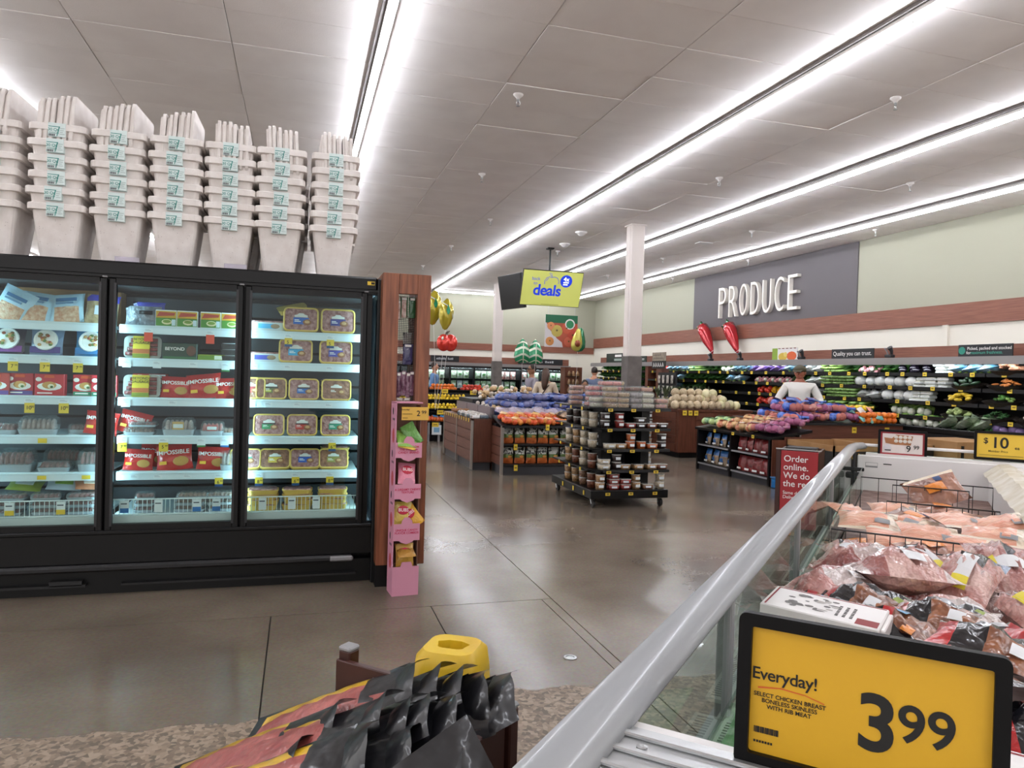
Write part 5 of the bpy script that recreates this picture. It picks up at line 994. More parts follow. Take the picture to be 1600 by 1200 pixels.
for k in range(18):
    b = MB(); b.box((0, 0, .03), (.13, .10, .05), mat('punnet_blue', '#6f7d88', .4) if k % 3 else WHITE, ch=.006); b.ell((0, 0, .055), (.06, .046, .025), PKT, 10, 6, jit=.1); o = b.build('mushroom_punnet', None, True, (2.56 + (k % 2) * .14, 10.68 + (k // 2) * .12, .776), (0, 0, rr(-.2, .2))); tag(o, 'small clear mushroom punnet on the brown table at left', 'punnet', 'mushroom punnets')
for k in range(8): 
    b = MB(); b.ell((0, 0, .03), (.05, .05, .035), mat('brown_mushroom', '#8a5f3c', .6, rnd=.2), 9, 6); b.cyl((0, 0, -.0), (0, 0, .02), .015, garlic_m, 6); o = b.build('mushroom', None, True, (2.58 + .09 * (k % 3), 12.1 + .12 * (k // 3), .79)); tag(o, 'brown loose mushroom at the far end of the left table', 'mushroom', 'loose mushrooms')
# riser behind with garlic and onions
GRS = mat('riser_grey', '#6e6468', .5)
t = thing('produce_riser', 'grey stepped riser filled with garlic and onions behind the brown table', 'display riser', (0, 0, 0))
b = MB(); b.bx(2.83, 4.9, 10.65, 13.2, 0, .80, WD2); b.build('core', t); b = MB(); b.bx(2.81, 2.85, 10.65, 13.2, .78, .95, GRS); b.build('side_board', t); b = MB(); b.bx(2.85, 4.9, 12.1, 13.2, .8, 1.02, CHAR); b.build('back_step', t)
for k in range(3): b = MB(); b.bx(2.8, 2.812, 10.7 + k * .82, 11.48 + k * .82, .79, .94, mat('riser_panel', '#7b6c70', .45)); b.build('side_panel', t)
for k in range(46): garlic((2.9 + rr(0, .42), 11.0 + rr(0, 1.5), .83 + .05 * (k % 3) + rr(0, .06)))
for k in range(40): garlic((3.0 + rr(0, .9), 12.2 + rr(0, .6), 1.05 + .06 * (k % 4)), None, 'white garlic bulb in the upper heap behind the blue bags')
for k in range(36): onion((3.05 + rr(0, .95), 12.15 + rr(0, .7), 1.06 + .07 * (k % 3)))
for k in range(10): onion((2.95 + rr(0, .2), 10.75 + rr(0, .9), .86 + .07 * (k % 2)), None, 'yellow onion at the corner of the grey riser')
# ---------------------------------------------------------------- black front table with carrot bags and tangerines
t = thing('pouch_shelf_table', 'black shelved table end with stand-up pouches below and tangerine bags on top', 'display table', (0, 0, 0))
b = MB(); b.bx(2.83, 4.95, 10.45, 10.62, .0, .72, CHAR); b.bx(2.83, 4.95, 10.06, 10.5, 0, .13, KICK); b.build('core', t)
for z in (.135, .43): b = MB(); b.bx(2.83, 4.95, 10.04, 10.46, z, z + .02, CHAR); b.build('shelf', t)
b = MB(); b.add([(2.81, 10.03, .715), (4.97, 10.03, .715), (4.97, 10.64, .84), (2.81, 10.64, .84), (2.81, 10.03, .69), (4.97, 10.03, .69), (4.97, 10.64, .815), (2.81, 10.64, .815)], [(0, 1, 2, 3), (7, 6, 5, 4), (0, 4, 5, 1), (1, 5, 6, 2), (2, 6, 7, 3), (3, 7, 4, 0)], CHAR); b.build('sloping_top', t)
for k in range(4): b = MB(); b.bx(2.805, 2.825, 10.08, 10.58, .14 + k * .138, .14 + k * .138 + .13, WDB, ch=.002); b.build('board', t)
b = MB(); b.bx(2.8, 2.84, 10.03, 10.07, 0, .715, EDGE); b.build('edge_post', t); b = MB(); b.bx(3.85, 3.89, 10.05, 10.46, .0, .7, CHAR); b.build('divider', t)
for x, z in ((3.02, .44), (3.03, .14), (3.5, .73)): yellow_tag(x, 10.025, z - .03, '', 0, .055, .085, t)
CARR = gloss('#c9682f', .5, 30); BAGK = mat('bag_top_print', '#d9dcd6', .3, col2='#20241f', nscale=26, sharp=(.5, .56), coat=.7); BAGG = gloss('#5b7a35', .4, 30)
def cb_mf(u, v): return BAGK if v > .55 else (BAGG if v > .36 else CARR)
def carrot_bag():
    t_ = thing('standup_pouch', 'pouch', 'pouch'); b = MB(); b.pillow(.16, .24, .08, CARR, 7, 9, T(0, 0, .12) @ UPR, jit=.1, mf=cb_mf); b.build('pouch', t_, True); b = MB(); b.ell((.02, -.04, .1), (.035, .006, .018), flat('#c98a3a'), 8, 5); b.build('food_picture', t_); return t_
CBS = Spot(carrot_bag())
for r, z in ((0, .455), (1, .16)):
    for k in range(6): CBS((2.945 + k * .178, 10.16, z), (-.1, rr(-.06, .06), rr(-.1, .1)), 'stand-up pouch with white printed top and orange bottom, %s from left, %s shelf' % (ORD[k], ('upper', 'lower')[r]), 'stand-up pouches')
TNG = mat('tangerine_net', '#dd6a2c', .4, col2='#e59a3c', nscale=14, coat=.5, bump=.4, bscale=30, rnd=.1); TNG2 = mat('tangerine', '#df5b2c', .4, rnd=.12)
TB = [Spot(netbag('tangerine_bag', 'bag', TNG, TNG2, 7, .2, .18, .11, k, None, gloss('#d9a23a') if k else gloss('#c0453a'))) for k in range(2)]
for k in range(14): TB[k % 2]((2.93 + (k % 7) * .125, 10.14 + (k // 7) * .2, .735 + (k // 7) * .06), (.2, 0, rr(-.6, .6)), 'net bag of tangerines, %s from left in the %s row' % (ORD[k % 7], 'front' if k < 7 else 'back'), 'tangerine bags')
WRP = mat('loose_film', '#cdbfd0', .2, col2='#b7a3a8', nscale=8, coat=.9, bump=.6, alpha=.75)
for k in range(5): b = MB(); b.pillow(.26, .2, .1, WRP, 6, 6, jit=.35); o = b.build('clear_produce_bag', None, True, (2.95 + k * .19, 10.52, .90), (rr(.1, .5), rr(-.3, .3), rr(-.5, .5))); tag(o, 'crumpled clear bag behind the tangerines, %s from left' % ORD[k], 'bag', 'clear crumpled bags')
POTB = mat('potato_bag_tan', '#a8875c', .45, col2='#6d5138', nscale=12, coat=.5, bump=.4)
b = MB(); b.pillow(.3, .24, .14, POTB, 8, 8, T(0, 0, .06), jit=.15, mf=lambda u, v: flat('#3a2a20') if .4 < v < .6 else POTB); o = b.build('potato_sack', None, True, (3.85, 10.28, .80), (.2, .1, .4)); tag(o, 'tan potato sack right of the tangerine bags', 'bag')
# ---------------------------------------------------------------- heap of blue potato bags
BLUN = mat('blue_net', '#2f55b4', .4, col2='#8290b8', nscale=24, coat=.5, bump=.4, bscale=30, rnd=.15); BLUL = mat('blue_bag_print', '#2748b0', .35, col2='#e8ecf4', nscale=16, sharp=(.56, .6), coat=.6, bump=.3, bscale=25)
BB = [Spot(netbag('blue_potato_bag', 'bag', BLUN, mat('potato_in_net', '#77789c', .5, rnd=.15), 6, .32, .2, .13, 40 + k, None, BLUL)) for k in range(3)]
n = 0
for lay, (xa, xb, ya, yb, z) in enumerate(((2.98, 4.75, 10.72, 11.9, .82), (3.05, 4.6, 10.82, 11.8, .93), (3.15, 4.45, 10.98, 11.7, 1.03)  )):
    y = ya
    while y < yb:
        x = xa + rr(0, .1)
        while x < xb: BB[n % 3]((x, y, z + rr(0, .03)), (rr(-.15, .15), rr(-.15, .15), rr(-.5, .5)), 'blue net potato bag in the heap, %s layer, row %s, %s from left' % (('lowest', 'second', 'third', 'top')[lay], ('one', 'two', 'three', 'four', 'five', 'six')[int(round((y - ya) / .27))], ORD[int((x - xa) / .27)]), 'blue potato bags'); n += 1; x += .27
        y += .27 if lay else .5
        if lay == 0 and y > 11.3: break
# ---------------------------------------------------------------- stepped citrus display in the back
t = thing('citrus_display', 'black stepped citrus display in the back left', 'display rack', (0, 0, 0))
SX0, SX1 = 2.0, 4.75
for k, (z, y) in enumerate(((.40, 15.05), (.66, 15.25), (.85, 15.45), (1.06, 15.65))):
    b = MB(); b.bx(SX0, SX1 if k in (0, 3) else 3.62, y, y + .32, z - .03, z, CHAR); b.bx(SX0, SX1 if k in (0, 3) else 3.62, y, y + .015, z - .06, z + .025, BLACK); b.build('step_shelf', t)
b = MB(); b.bx(SX0, SX1, 15.6, 16.2, 0, 1.0, CHAR); b.bx(SX0, SX1, 15.15, 15.6, 0, .12, BLACK); b.build('core', t)
for x in (2.62, 2.84, 3.64): b = MB(); b.bx(x - .02, x + .02, 15.04, 15.1, 0, .4, GREY); b.build('post', t)
rowpile(lemon, 2.05, 3.6, 15.27, 15.45, .66, .078, 2); rowpile(lemon, 2.05, 3.6, 15.47, 15.65, .85, .078, 2, 'yellow lemon on the upper lemon step of the citrus display')
rowpile(orange, 2.75, 3.35, 15.67, 15.95, 1.06, .085, 2); rowpile(grapef, 2.05, 2.72, 15.67, 15.95, 1.06, .1, 2); rowpile(tomato, 3.45, 4.0, 15.67, 15.95, 1.06, .085, 2); rowpile(lime, 4.0, 4.6, 15.67, 15.95, 1.06, .062, 2); rowpile(tomato, 3.66, 4.3, 15.3, 15.5, .75, .085, 1, 'red tomato on the lower step right of the lemons')
OB = [Spot(netbag('orange_bag', 'bag', mat('orange_net', '#d9552a', .4, coat=.4, rnd=.1), mat('orange_in_net', '#de6b2c', .4), 6, .22, .18, .13, 60 + k, None, gloss('#2f7fb5'))) for k in range(2)]
for k in range(9): OB[k % 2]((2.1 + k * .17, 15.2, .42), (.3, 0, rr(-.4, .4)), 'net bag of oranges with blue label, %s from left on the lowest step' % ORD[k], 'orange bags on the citrus display')
for x, y, z in ((2.85, 15.03, .62), (2.75, 15.03, .36), (3.05, 15.63, 1.05), (3.68, 15.6, 1.03), (3.72, 15.2, .78)): yellow_tag(x, y - .02, z, '', 0, .14, .09, t)
b = MB(); b.bx(-.1, .1, -.01, 0, -.1, .1, TAGW); b.bx(-.06, .06, -.012, -.01, -.05, .05, flat('#7fb0cf')); o = b.build('notice_card', t, False, (2.78, 15.02, .25))
# ---------------------------------------------------------------- rolling nut rack
CX_0, CX_1, CYA, CYB = 3.12, 4.07, 7.42, 8.72
cart = thing('rolling_rack', 'black wheeled rack with shelves of nut tubs in the middle of the floor', 'rack', (0, 0, 0))
b = MB(); b.bx(CX_0, CX_1, CYA, CYB, .105, .2, BLACK, ch=.006); b.build('base_deck', cart)
for x, y in ((CX_0 + .06, CYA + .08), (CX_1 - .06, CYA + .08), (CX_0 + .06, CYB - .08), (CX_1 - .06, CYB - .08)):
    b = MB(); b.cyl((x - .014, y, .045), (x + .014, y, .045), .044, CHAR, 14); w_ = b.build('caster', cart); b = MB(); b.tube([(x - .02, y, .045), (x - .022, y + .03, .1), (x + .022, y + .03, .1), (x + .02, y, .045)], .006, STEEL, 6); b.cyl((x, y + .03, .09), (x, y + .03, .108), .02, STEEL, 10); b.build('fork', w_)
for x, ya, yb in ((3.42, 7.75, 8.4), (3.86, 7.62, 8.4)): b = MB(); b.bx(x - .05, x + .05, ya, yb, .2, 1.1, CHAR); b.build('spine', cart)
b = MB(); b.bx(3.3, 3.9, 8.05, 8.15, .2, 1.1, CHAR); b.build('spine', cart)
CZ = [.41, .645, .878, 1.103]
for k, z in enumerate(CZ):
    i = (.0, .01, .02, .0)[k]
    b = MB(); b.prism([(CX_0 + i, CYA + .12), (CX_0 + .14 + i, CYA), (CX_1, CYA), (CX_1, CYB), (CX_0 + i, CYB)], .016, BLACK, T(0, 0, z)); s_ = b.build('shelf', cart)
    b = MB(); b.bx(CX_0 + .14 + i, CX_1, CYA - .006, CYA, z - .012, z + .02, CHAR); b.build('shelf_edge', s_)
    for x in (3.32, 3.60, 3.9): yellow_tag(x, CYA - .012, z - .006, '', 0, .055, .032, s_)
    for y in (7.75, 8.1, 8.45): yellow_tag(CX_0 + i - .006, y, z - .006, '', PI / 2, .045, .035, s_)
for x in (3.32, 3.60, 3.9): yellow_tag(x, CYA - .006, .16, '', 0, .055, .032, cart)
for y in (7.62, 7.95, 8.3): yellow_tag(CX_0 - .006, y, .15, '', PI / 2, .035, .05, cart)
def tub_mesh(m, r, h, rd=True):
    t_ = thing('nut_tub', 'nut', 'tub'); b = MB()
    if rd: b.lathe([(r * .86, 0), (r, h * .9), (r * .98, h * .92)], m, 14)
    else: b.loft([[(x * .9, y * .9, 0) for x, y in rrect(r * 2, r * 1.6, .02)], [(x, y, h * .9) for x, y in rrect(r * 2, r * 1.6, .02)]], m)
    b.build('tub', t_, True); b = MB()
    LIDM = mat('tub_lid_clear', '#cfcfcb', .15, coat=.9)
    if rd: b.lathe([(r * 1.04, h * .9), (r * 1.04, h * .98), (r * .9, h), (.001, h)], LIDM, 14)
    else: b.loft([[(x * 1.03, y * 1.03, h * .88) for x, y in rrect(r * 2, r * 1.6, .02)], [(x * 1.03, y * 1.03, h * .97) for x, y in rrect(r * 2, r * 1.6, .02)], [(x * .9, y * .9, h) for x, y in rrect(r * 2, r * 1.6, .02)]], LIDM)
    b.build('tub_lid', t_); b = MB(); b.bx(-r * .5, r * .5, -r * (1.02 if rd else .83), -r * (.9 if rd else .78), h * .3, h * .65, TAGW); b.build('label', t_); return t_
NUT = {k: mat('nuts_' + k, c, .4, col2=c2, nscale=60, coat=.8, bump=.5, bscale=70) for k, c, c2 in (('tan', '#c9a67a', '#8a6238'), ('white', '#dbd3c0', '#b3a387'), ('brown', '#8a4f32', '#5b2f1f'), ('red', '#a83a32', '#6d1e1e'), ('orange', '#d4793a', '#a3481f'), ('dark', '#3c2824', '#1f1514'), ('mix', '#a98662', '#5c2f2a'))}
TU = {}
for k in NUT: TU[k] = (Spot(tub_mesh(NUT[k], .055, .085)), Spot(tub_mesh(NUT[k], .065, .06, False)))
WHN = 'rack'
def stack(kind, sq_, x, y, z, n_, where, h=None, rz=0):
    for q in range(n_): TU[kind][sq_]((x + rr(-.004, .004), y + rr(-.004, .004), z + q * (.061 if sq_ else .086)), (0, 0, rz + rr(-.1, .1)), '%s of %s nuts, %s up, %s' % ('square tub' if sq_ else 'round tub', {'tan': 'tan', 'white': 'pale', 'brown': 'brown', 'red': 'red', 'orange': 'orange', 'dark': 'dark', 'mix': 'mixed'}[kind], ORD[q], where), 'nut tubs on the rolling rack')
FRN = [(.2, [('tan', 0, 3.26, 2), ('red', 1, 3.42, 3), ('red', 1, 3.56, 2), ('tan', 0, 3.70, 2), ('mix', 1, 3.84, 1), ('white', 0, 4.0, 2)]), (.426, [('white', 1, 3.3, 2), ('dark', 0, 3.45, 2), ('tan', 1, 3.55, 1), ('tan', 1, 3.72, 1), ('tan', 1, 3.88, 1), ('brown', 1, 4.01, 1)]), (.661, [('white', 1, 3.36, 1), ('tan', 1, 3.49, 1), ('orange', 0, 3.62, 2), ('orange', 0, 3.75, 1), ('orange', 1, 3.88, 1), ('dark', 0, 4.01, 2)]), (.894, [('dark', 0, 3.3, 2), ('red', 0, 3.47, 2), ('red', 1, 3.60, 1), ('dark', 1, 3.73, 2), ('brown', 1, 3.87, 1), ('dark', 1, 4.0, 1)])]
for lv, (z, L_) in enumerate(FRN):
    for q, (kd, sq_, x, n_) in enumerate(L_): stack(kd, sq_, x, CYA + .085, z + .001, n_, 'stack %s from left, %s front tier' % (ORD[q], ('lowest', 'second', 'third', 'fourth')[lv]))
LFT = [(.2, ['brown', 'mix', 'tan', 'tan']), (.426, ['brown', 'white', 'brown', 'tan']), (.661, ['white', 'white', 'tan', 'white']), (.894, ['white', 'white', 'dark', 'dark'])]
for lv, (z, L_) in enumerate(LFT):
    for q, kd in enumerate(L_): stack(kd, 0, CX_0 + .1, 7.66 + q * .24, z + .001, 2, 'stack %s from corner, %s left-side tier' % (ORD[q], ('lowest', 'second', 'third', 'fourth')[lv]), None, PI / 2)
for lv, z in enumerate((.426, .661, .894)): stack(('white', 'tan', 'dark')[lv], 0, 4.0, 7.85, z + .001, 2, 'at the right side of the %s tier' % ('second', 'third', 'fourth')[lv])
b = MB(); CLAM = mat('clamshell_clear', '#c9c4c0', .15, coat=1); TOPS = []
def clam(kind, w_, d_, h_):
    t_ = thing('snack_clamshell', 'snack', 'clamshell'); b = MB(); b.box((0, 0, h_ * .42), (w_ * .92, d_ * .92, h_ * .74), NUT[kind], ch=.012); b.build('snack', t_); b = MB(); b.loft([[(x * .93, y * .93, 0) for x, y in rrect(w_, d_, .015)], [(x, y, h_ * .5) for x, y in rrect(w_, d_, .015)], [(x * .94, y * .94, h_) for x, y in rrect(w_, d_, .015)]], CLEARP); b.build('shell', t_); return t_
NUT['pink'] = mat('nuts_pink', '#c8565a', .4, col2='#e09a90', nscale=40, coat=.8, bump=.4); NUT['peach'] = mat('nuts_peach', '#d99a78', .4, col2='#b57f80', nscale=30, coat=.8, bump=.4); NUT['grey'] = mat('nuts_grey', '#a89c9c', .4, col2='#7a6a6a', nscale=40, coat=.8, bump=.4)
CL = {k: Spot(clam(k, .16, .13, .06)) for k in ('tan', 'pink', 'peach', 'grey', 'white', 'brown')}
TOPL = [('white', 3.24, 7.62, 2), ('tan', 3.36, 7.52, 4), ('tan', 3.5, 7.52, 3), ('grey', 3.66, 7.52, 3), ('white', 3.81, 7.52, 3), ('peach', 3.98, 7.52, 2), ('pink', 3.3, 7.9, 4), ('pink', 3.46, 7.9, 5), ('pink', 3.6, 7.95, 5), ('brown', 3.78, 7.85, 4), ('peach', 3.95, 7.85, 4), ('peach', 4.0, 8.15, 4), ('tan', 3.75, 8.2, 5), ('grey', 3.5, 8.3, 4), ('peach', 3.25, 8.3, 4)]
for q, (kd, x, y, n_) in enumerate(TOPL):
    for k in range(n_): CL[kd]((x + rr(-.006, .006), y + rr(-.006, .006), 1.1195 + k * .061), (0, 0, rr(-.12, .12)), 'clear clamshell of %s snacks, %s up, %s pile atop the rack' % (kd, ORD[k], (ORD + ['back middle', 'back left', 'rearmost'])[q]), 'snack clamshells on top of the rack')
# ---------------------------------------------------------------- melon table
t = thing('melon_table', 'brown wooden table heaped with melons behind the rolling rack', 'display table', (0, 0, 0))
b = MB(); b.bx(6.76, 8.3, 12.02, 13.6, .1, .88, WD2); b.build('core', t); b = MB(); b.bx(6.8, 8.3, 12.05, 13.6, 0, .1, BLACK); b.build('kick', t); b = MB(); b.bx(6.73, 8.32, 11.99, 13.62, .86, .9, WD2); b.build('table_top', t)
for k in range(5):
    b = MB(); b.bx(6.745, 6.76, 12.1, 13.5, .13 + k * .146, .13 + k * .146 + .136, WD2, ch=.003); b.build('board', t)
    b = MB(); b.bx(7.12, 8.28, 12.005, 12.02, .13 + k * .146, .13 + k * .146 + .136, WD2, ch=.003); b.build('board', t)
for y in (12.35, 13.05):
    for z in (.35, .5, .65): b = MB(); b.bx(6.738, 6.747, y - .1, y + .1, z, z + .012, BLACK); b.build('vent_slot', t)
for x in (6.86, 6.98, 7.1): yellow_tag(x, 11.98, .84, '', 0, .085, .09, t)
for k in range(8): melon((6.72 + k * .155, 12.1, .985), None, 'netted tan cantaloupe, %s from left in the bottom row of the melon heap' % ORD[k])
for k in range(7): melon((6.8 + k * .155, 12.2, 1.10), None, 'netted tan cantaloupe, %s from left in the second row of the melon heap' % ORD[k])
for k in range(5): melon((6.85 + k * .165, 12.34, 1.21), None, 'netted tan cantaloupe, %s from left along the top of the melon heap' % ORD[k])
for k, (x, y, z) in enumerate(((7.42, 12.18, 1.19), (7.6, 12.25, 1.2), (7.35, 12.22, 1.09), (7.75, 12.15, 1.08), (7.9, 12.12, 1.0), (8.05, 12.15, .98), (7.68, 12.1, .99))): honey((x, y, z), None, 'smooth pale honeydew, %s of those at the right of the melon heap' % ('upper left', 'upper right', 'second-row left', 'second-row right', 'lower middle', 'lowest right', 'lowest left')[k])
for k in range(12): melon((6.8 + (k % 6) * .2, 12.5 + (k // 6) * .2, 1.0 + .05 * (k % 2)), None, 'netted tan cantaloupe at the back of the melon table')
PINE = mat('pineapple_leaf', '#5d6a4a', .6, col2='#45523a', nscale=6, rnd=.15)
def pineapple():
    t_ = thing('pineapple', 'p', 'pineapple'); b = MB(); b.ell((0, 0, .1), (.065, .065, .1), mat('pineapple_skin', '#9a7a3a', .6, col2='#5f5a2a', nscale=30, vor=True, bump=.5), 10, 8); b.build('pineapple_fruit', t_, True); b = MB(); rg = random.Random(4)
    for k in range(26):
        a = rg.uniform(0, 2 * PI); sp_ = rg.uniform(.04, .13); h = rg.uniform(.14, .26); w_ = .012; ca, sa = math.cos(a), math.sin(a)
        b.add([(-sa * w_, ca * w_, .19), (sa * w_, -ca * w_, .19), (ca * sp_ * .5 + sa * w_, sa * sp_ * .5 - ca * w_, .19 + h * .7), (ca * sp_ * .5 - sa * w_, sa * sp_ * .5 + ca * w_, .19 + h * .7), (ca * sp_, sa * sp_, .19 + h)], [(0, 1, 2, 3), (3, 2, 4)], PINE)
    b.build('leaf_tuft', t_); return t_
PS = Spot(pineapple())
for k in range(12): PS((6.95 + (k % 6) * .19, 12.95 + (k // 6) * .25, .902), (rr(-.1, .1), rr(-.1, .1), rr(0, 6)), 'pineapple with spiky grey-green leaves behind the melons', 'pineapples behind the melons')
# dark bin left of the melons with a broom-like pole
b = MB(); b.bx(6.2, 6.7, 13.3, 14.2, 0, 1.12, CHAR); b.bx(6.15, 6.75, 13.25, 14.25, 1.1, 1.15, CHAR); o = b.build('black_bin'); tag(o, 'black bin behind the melon table left of the melons', 'bin')
b = MB(); b.cyl((5.95, 12.5, 0), (6.5, 13.24, 1.42), .012, mat('pole_tan', '#b59a78', .5), 8); o = b.build('wooden_pole'); tag(o, 'thin tan pole leaning against the black bin left of the melons', 'pole')
# ---------------------------------------------------------------- black shelf unit with blue and red bags
SXF = 6.29
t = thing('black_shelf_unit', 'low black shelf unit with blue and red bags, onion bags on top', 'shelf unit', (0, 0, 0))
b = MB(); b.bx(SXF + .45, 6.95, 8.62, 10.55, 0, .68, CHAR); b.bx(SXF + .03, SXF + .5, 8.62, 10.55, 0, .1, KICK); b.build('core', t)
for z in (.10, .40): b = MB(); b.bx(SXF, SXF + .46, 8.63, 10.55, z, z + .018, CHAR); s_ = b.build('shelf', t); b = MB(); b.bx(SXF - .008, SXF, 9.66, 10.5, z, z + .025, GREY); b.bx(SXF - .008, SXF, 8.68, 9.56, z, z + .025, GREY); b.build('price_rail', s_)
for y in (10.55, 9.61, 8.66): b = MB(); b.bx(SXF, SXF + .46, y - .02, y + .02, 0, .69, BLACK); b.build('upright', t)
b = MB(); b.add([(SXF - .02, 8.6, .69), (SXF - .02, 10.6, .69), (6.95, 10.6, .80), (6.95, 8.6, .80), (SXF - .02, 8.6, .655), (SXF - .02, 10.6, .655), (6.95, 10.6, .76), (6.95, 8.6, .76)], [(3, 2, 1, 0), (4, 5, 6, 7), (0, 1, 5, 4), (1, 2, 6, 5), (2, 3, 7, 6), (3, 0, 4, 7)], BLACK); b.build('sloping_top', t)
b = MB(); b.bx(SXF + .0, SXF + .2, 8.585, 8.6, .02, .66, WD2); b.bx(SXF + .2, 6.95, 8.59, 8.605, .02, .7, WD2); b.build('end_panel', t)
BLB = gloss('#2e6fb5', .4, 25); TATER = mat('tater_bag', '#b9a58a', .4, col2='#8f7a60', nscale=14, coat=.6, bump=.4)
def pbag(c1, c2, nm):
    t_ = thing(nm, nm, 'bag'); b = MB(); b.pillow(.2, .25, .1, c2, 7, 8, T(0, 0, .12) @ UPR, jit=.18, mf=lambda u, v: c1 if v > .6 or (u - .5) ** 2 + (v - .4) ** 2 < .03 else c2); b.build('pouch', t_, True); b = MB(); b.bx(-.05, .05, -.054, -.05, .02, .05, WHT); b.build('print', t_); return t_
BS = Spot(pbag(BLB, TATER, 'blue_topped_bag')); REDS = Spot(pbag(gloss('#8d2f32', .4), mat('red_potato_bag', '#a3413e', .4, col2='#6b2222', nscale=10, coat=.7, bump=.5), 'red_potato_bag'))
for r, z in ((0, .42), (1, .12)):
    for k in range(4): BS((SXF + .13, 10.42 - k * .215, z), (-.12, 0, -PI / 2 + rr(-.2, .2)), 'clear bag with blue top, %s from left on the %s shelf' % (ORD[k], ('upper', 'lower')[r]), 'blue topped bags', .95 if r else .8)
    for k in range(5): REDS((SXF + .13, 9.49 - k * .19, z), (-.12, 0, -PI / 2 + rr(-.2, .2)), 'red potato bag, %s from left on the %s shelf of the black unit' % (ORD[k], ('upper', 'lower')[r]), 'red potato bags', .95 if r else .85)
ONET = mat('orange_onion_net', '#d49a78', .45, col2='#b9603f', nscale=18, coat=.4, bump=.4, rnd=.15); PNET = mat('purple_onion_net', '#8a3f78', .4, col2='#b77a8a', nscale=16, coat=.4, bump=.4, rnd=.15); GNET = mat('green_bag', '#4f9a5a', .35, col2='#cfe0c0', nscale=14, coat=.6, bump=.4)
ON = Spot(netbag('onion_bag', 'bag', ONET, onion_m, 7, .26, .2, .14, 71, None, mat('onion_label', '#e6e0d4', .4, col2='#d9702a', nscale=12, sharp=True))); PN = Spot(netbag('purple_onion_bag', 'bag', PNET, mat('red_onion', '#a0587c', .4), 7, .27, .2, .14, 72, None, gloss('#5d2f8a'))); GN = Spot(netbag('green_lettuce_bag', 'bag', GNET, mat('lettuce', '#b7cf8a', .5), 6, .28, .2, .13, 73, None, gloss('#2f8a4f'))); RPN = Spot(netbag('red_potato_net', 'bag', mat('pink_net', '#c9958a', .4, col2='#a8605a', nscale=16, coat=.4, bump=.4), redpot_m, 7, .27, .2, .14, 74, None, gloss('#d9cfd2')))
for k in range(4): GN((6.42 + .2 * (k % 2), 10.45 - .12 * k, .74 + .03 * (k % 2)), (0, 0, rr(-1, 1)), 'green lettuce bag at the far end of the black unit top, %s' % ORD[k], 'green bags')
for k in range(11): ON((6.4 + .2 * (k % 3), 10.0 - .09 * k, .72 + .05 * (k % 3)), (rr(-.1, .1), rr(-.1, .1), rr(-1, 1)), 'orange net onion bag on the black unit, %s from the far end' % ORD[k], 'onion bags')
for k in range(7): (PN if k > 2 else RPN)((6.42 + .19 * (k % 3), 9.15 - .075 * k, .74 + .05 * (k % 3)), (0, rr(-.1, .1), rr(-1, 1)), '%s near the end of the black unit, %s' % ('purple net onion bag' if k > 2 else 'pink net potato bag', ORD[k]), 'onion bags')
for y in (10.0, 9.5, 9.0): yellow_tag(SXF - .03, y, .67, '', -PI / 2, .06, .045, t)
# ---------------------------------------------------------------- taller table behind with bags and oranges
t = thing('bag_table', 'brown table piled with blue, purple and orange bags in front of the man', 'display table', (0, 0, 0))
b = MB(); b.bx(7.02, 8.8, 8.97, 10.6, .1, .82, WD2); b.build('core', t); b = MB(); b.bx(7.0, 8.85, 8.93, 8.97, .62, .85, WDB); b.build('front_board', t); b = MB(); b.bx(6.98, 8.87, 8.9, 10.65, .85, .875, CHAR); b.build('table_top', t); b = MB(); b.bx(7.05, 8.8, 9.0, 10.6, 0, .1, BLACK); b.build('kick', t); b = MB(); b.bx(6.97, 7.0, 8.9, 8.95, .5, .86, EDGE); b.build('edge_post', t)
for x in (7.95, 8.55): yellow_tag(x, 8.925, .78, '', 0, .08, .085, t)
BLP = Spot(netbag('blue_bag', 'bag', mat('royal_blue_bag', '#2450b5', .3, col2='#5d7fce', nscale=8, coat=.7, bump=.5), redpot_m, 6, .34, .24, .17, 81, None, gloss('#1f46a8')))
n = 0
for lay, z in enumerate((.88, 1.0)):
    for j in range(3 if not lay else 2):
        for i in range(5 if not lay else 4):
            x = 6.95 + i * .27 + .1 * lay; y = 9.08 + j * .3 + .1 * lay
            sp_ = BLP if (i + j) % 3 == 0 or j == 2 else (RPN if (i + lay) % 2 == 0 else PN)
            if i > 3: sp_ = PN
            sp_((x, y, z + rr(0, .03)), (rr(-.15, .15), rr(-.15, .15), rr(-1, 1)), '%s bag on the tall brown table, %s row, %s from left, %s layer' % ({BLP: 'royal blue', RPN: 'pink net', PN: 'purple net'}[sp_], ORD[j], ORD[i], ('lower', 'upper')[lay]), 'bags on the tall brown table'); n += 1
for k in range(3): BLP((7.3 + k * .35, 9.95, 1.06), (.3, 0, rr(-1, 1)), 'royal blue bag at the crest of the pile, %s from left' % ORD[k], 'blue bags at the crest')
lor = fruit('large_orange', 'large loose orange on the right of the tall brown table', .05, orange_m, 'oranges on the tall table')
for k in range(34): lor((8.15 + (k % 7) * .095 + rr(-.01, .01), 8.98 + (k // 7 % 3) * .095, .925 + .075 * (k // 21)))
for k in range(4): lor((7.9 + .08 * k, 9.2, 1.08), None, 'large orange between the purple bags and the label bags')
TEAL = gloss('#5fa39c', .4)
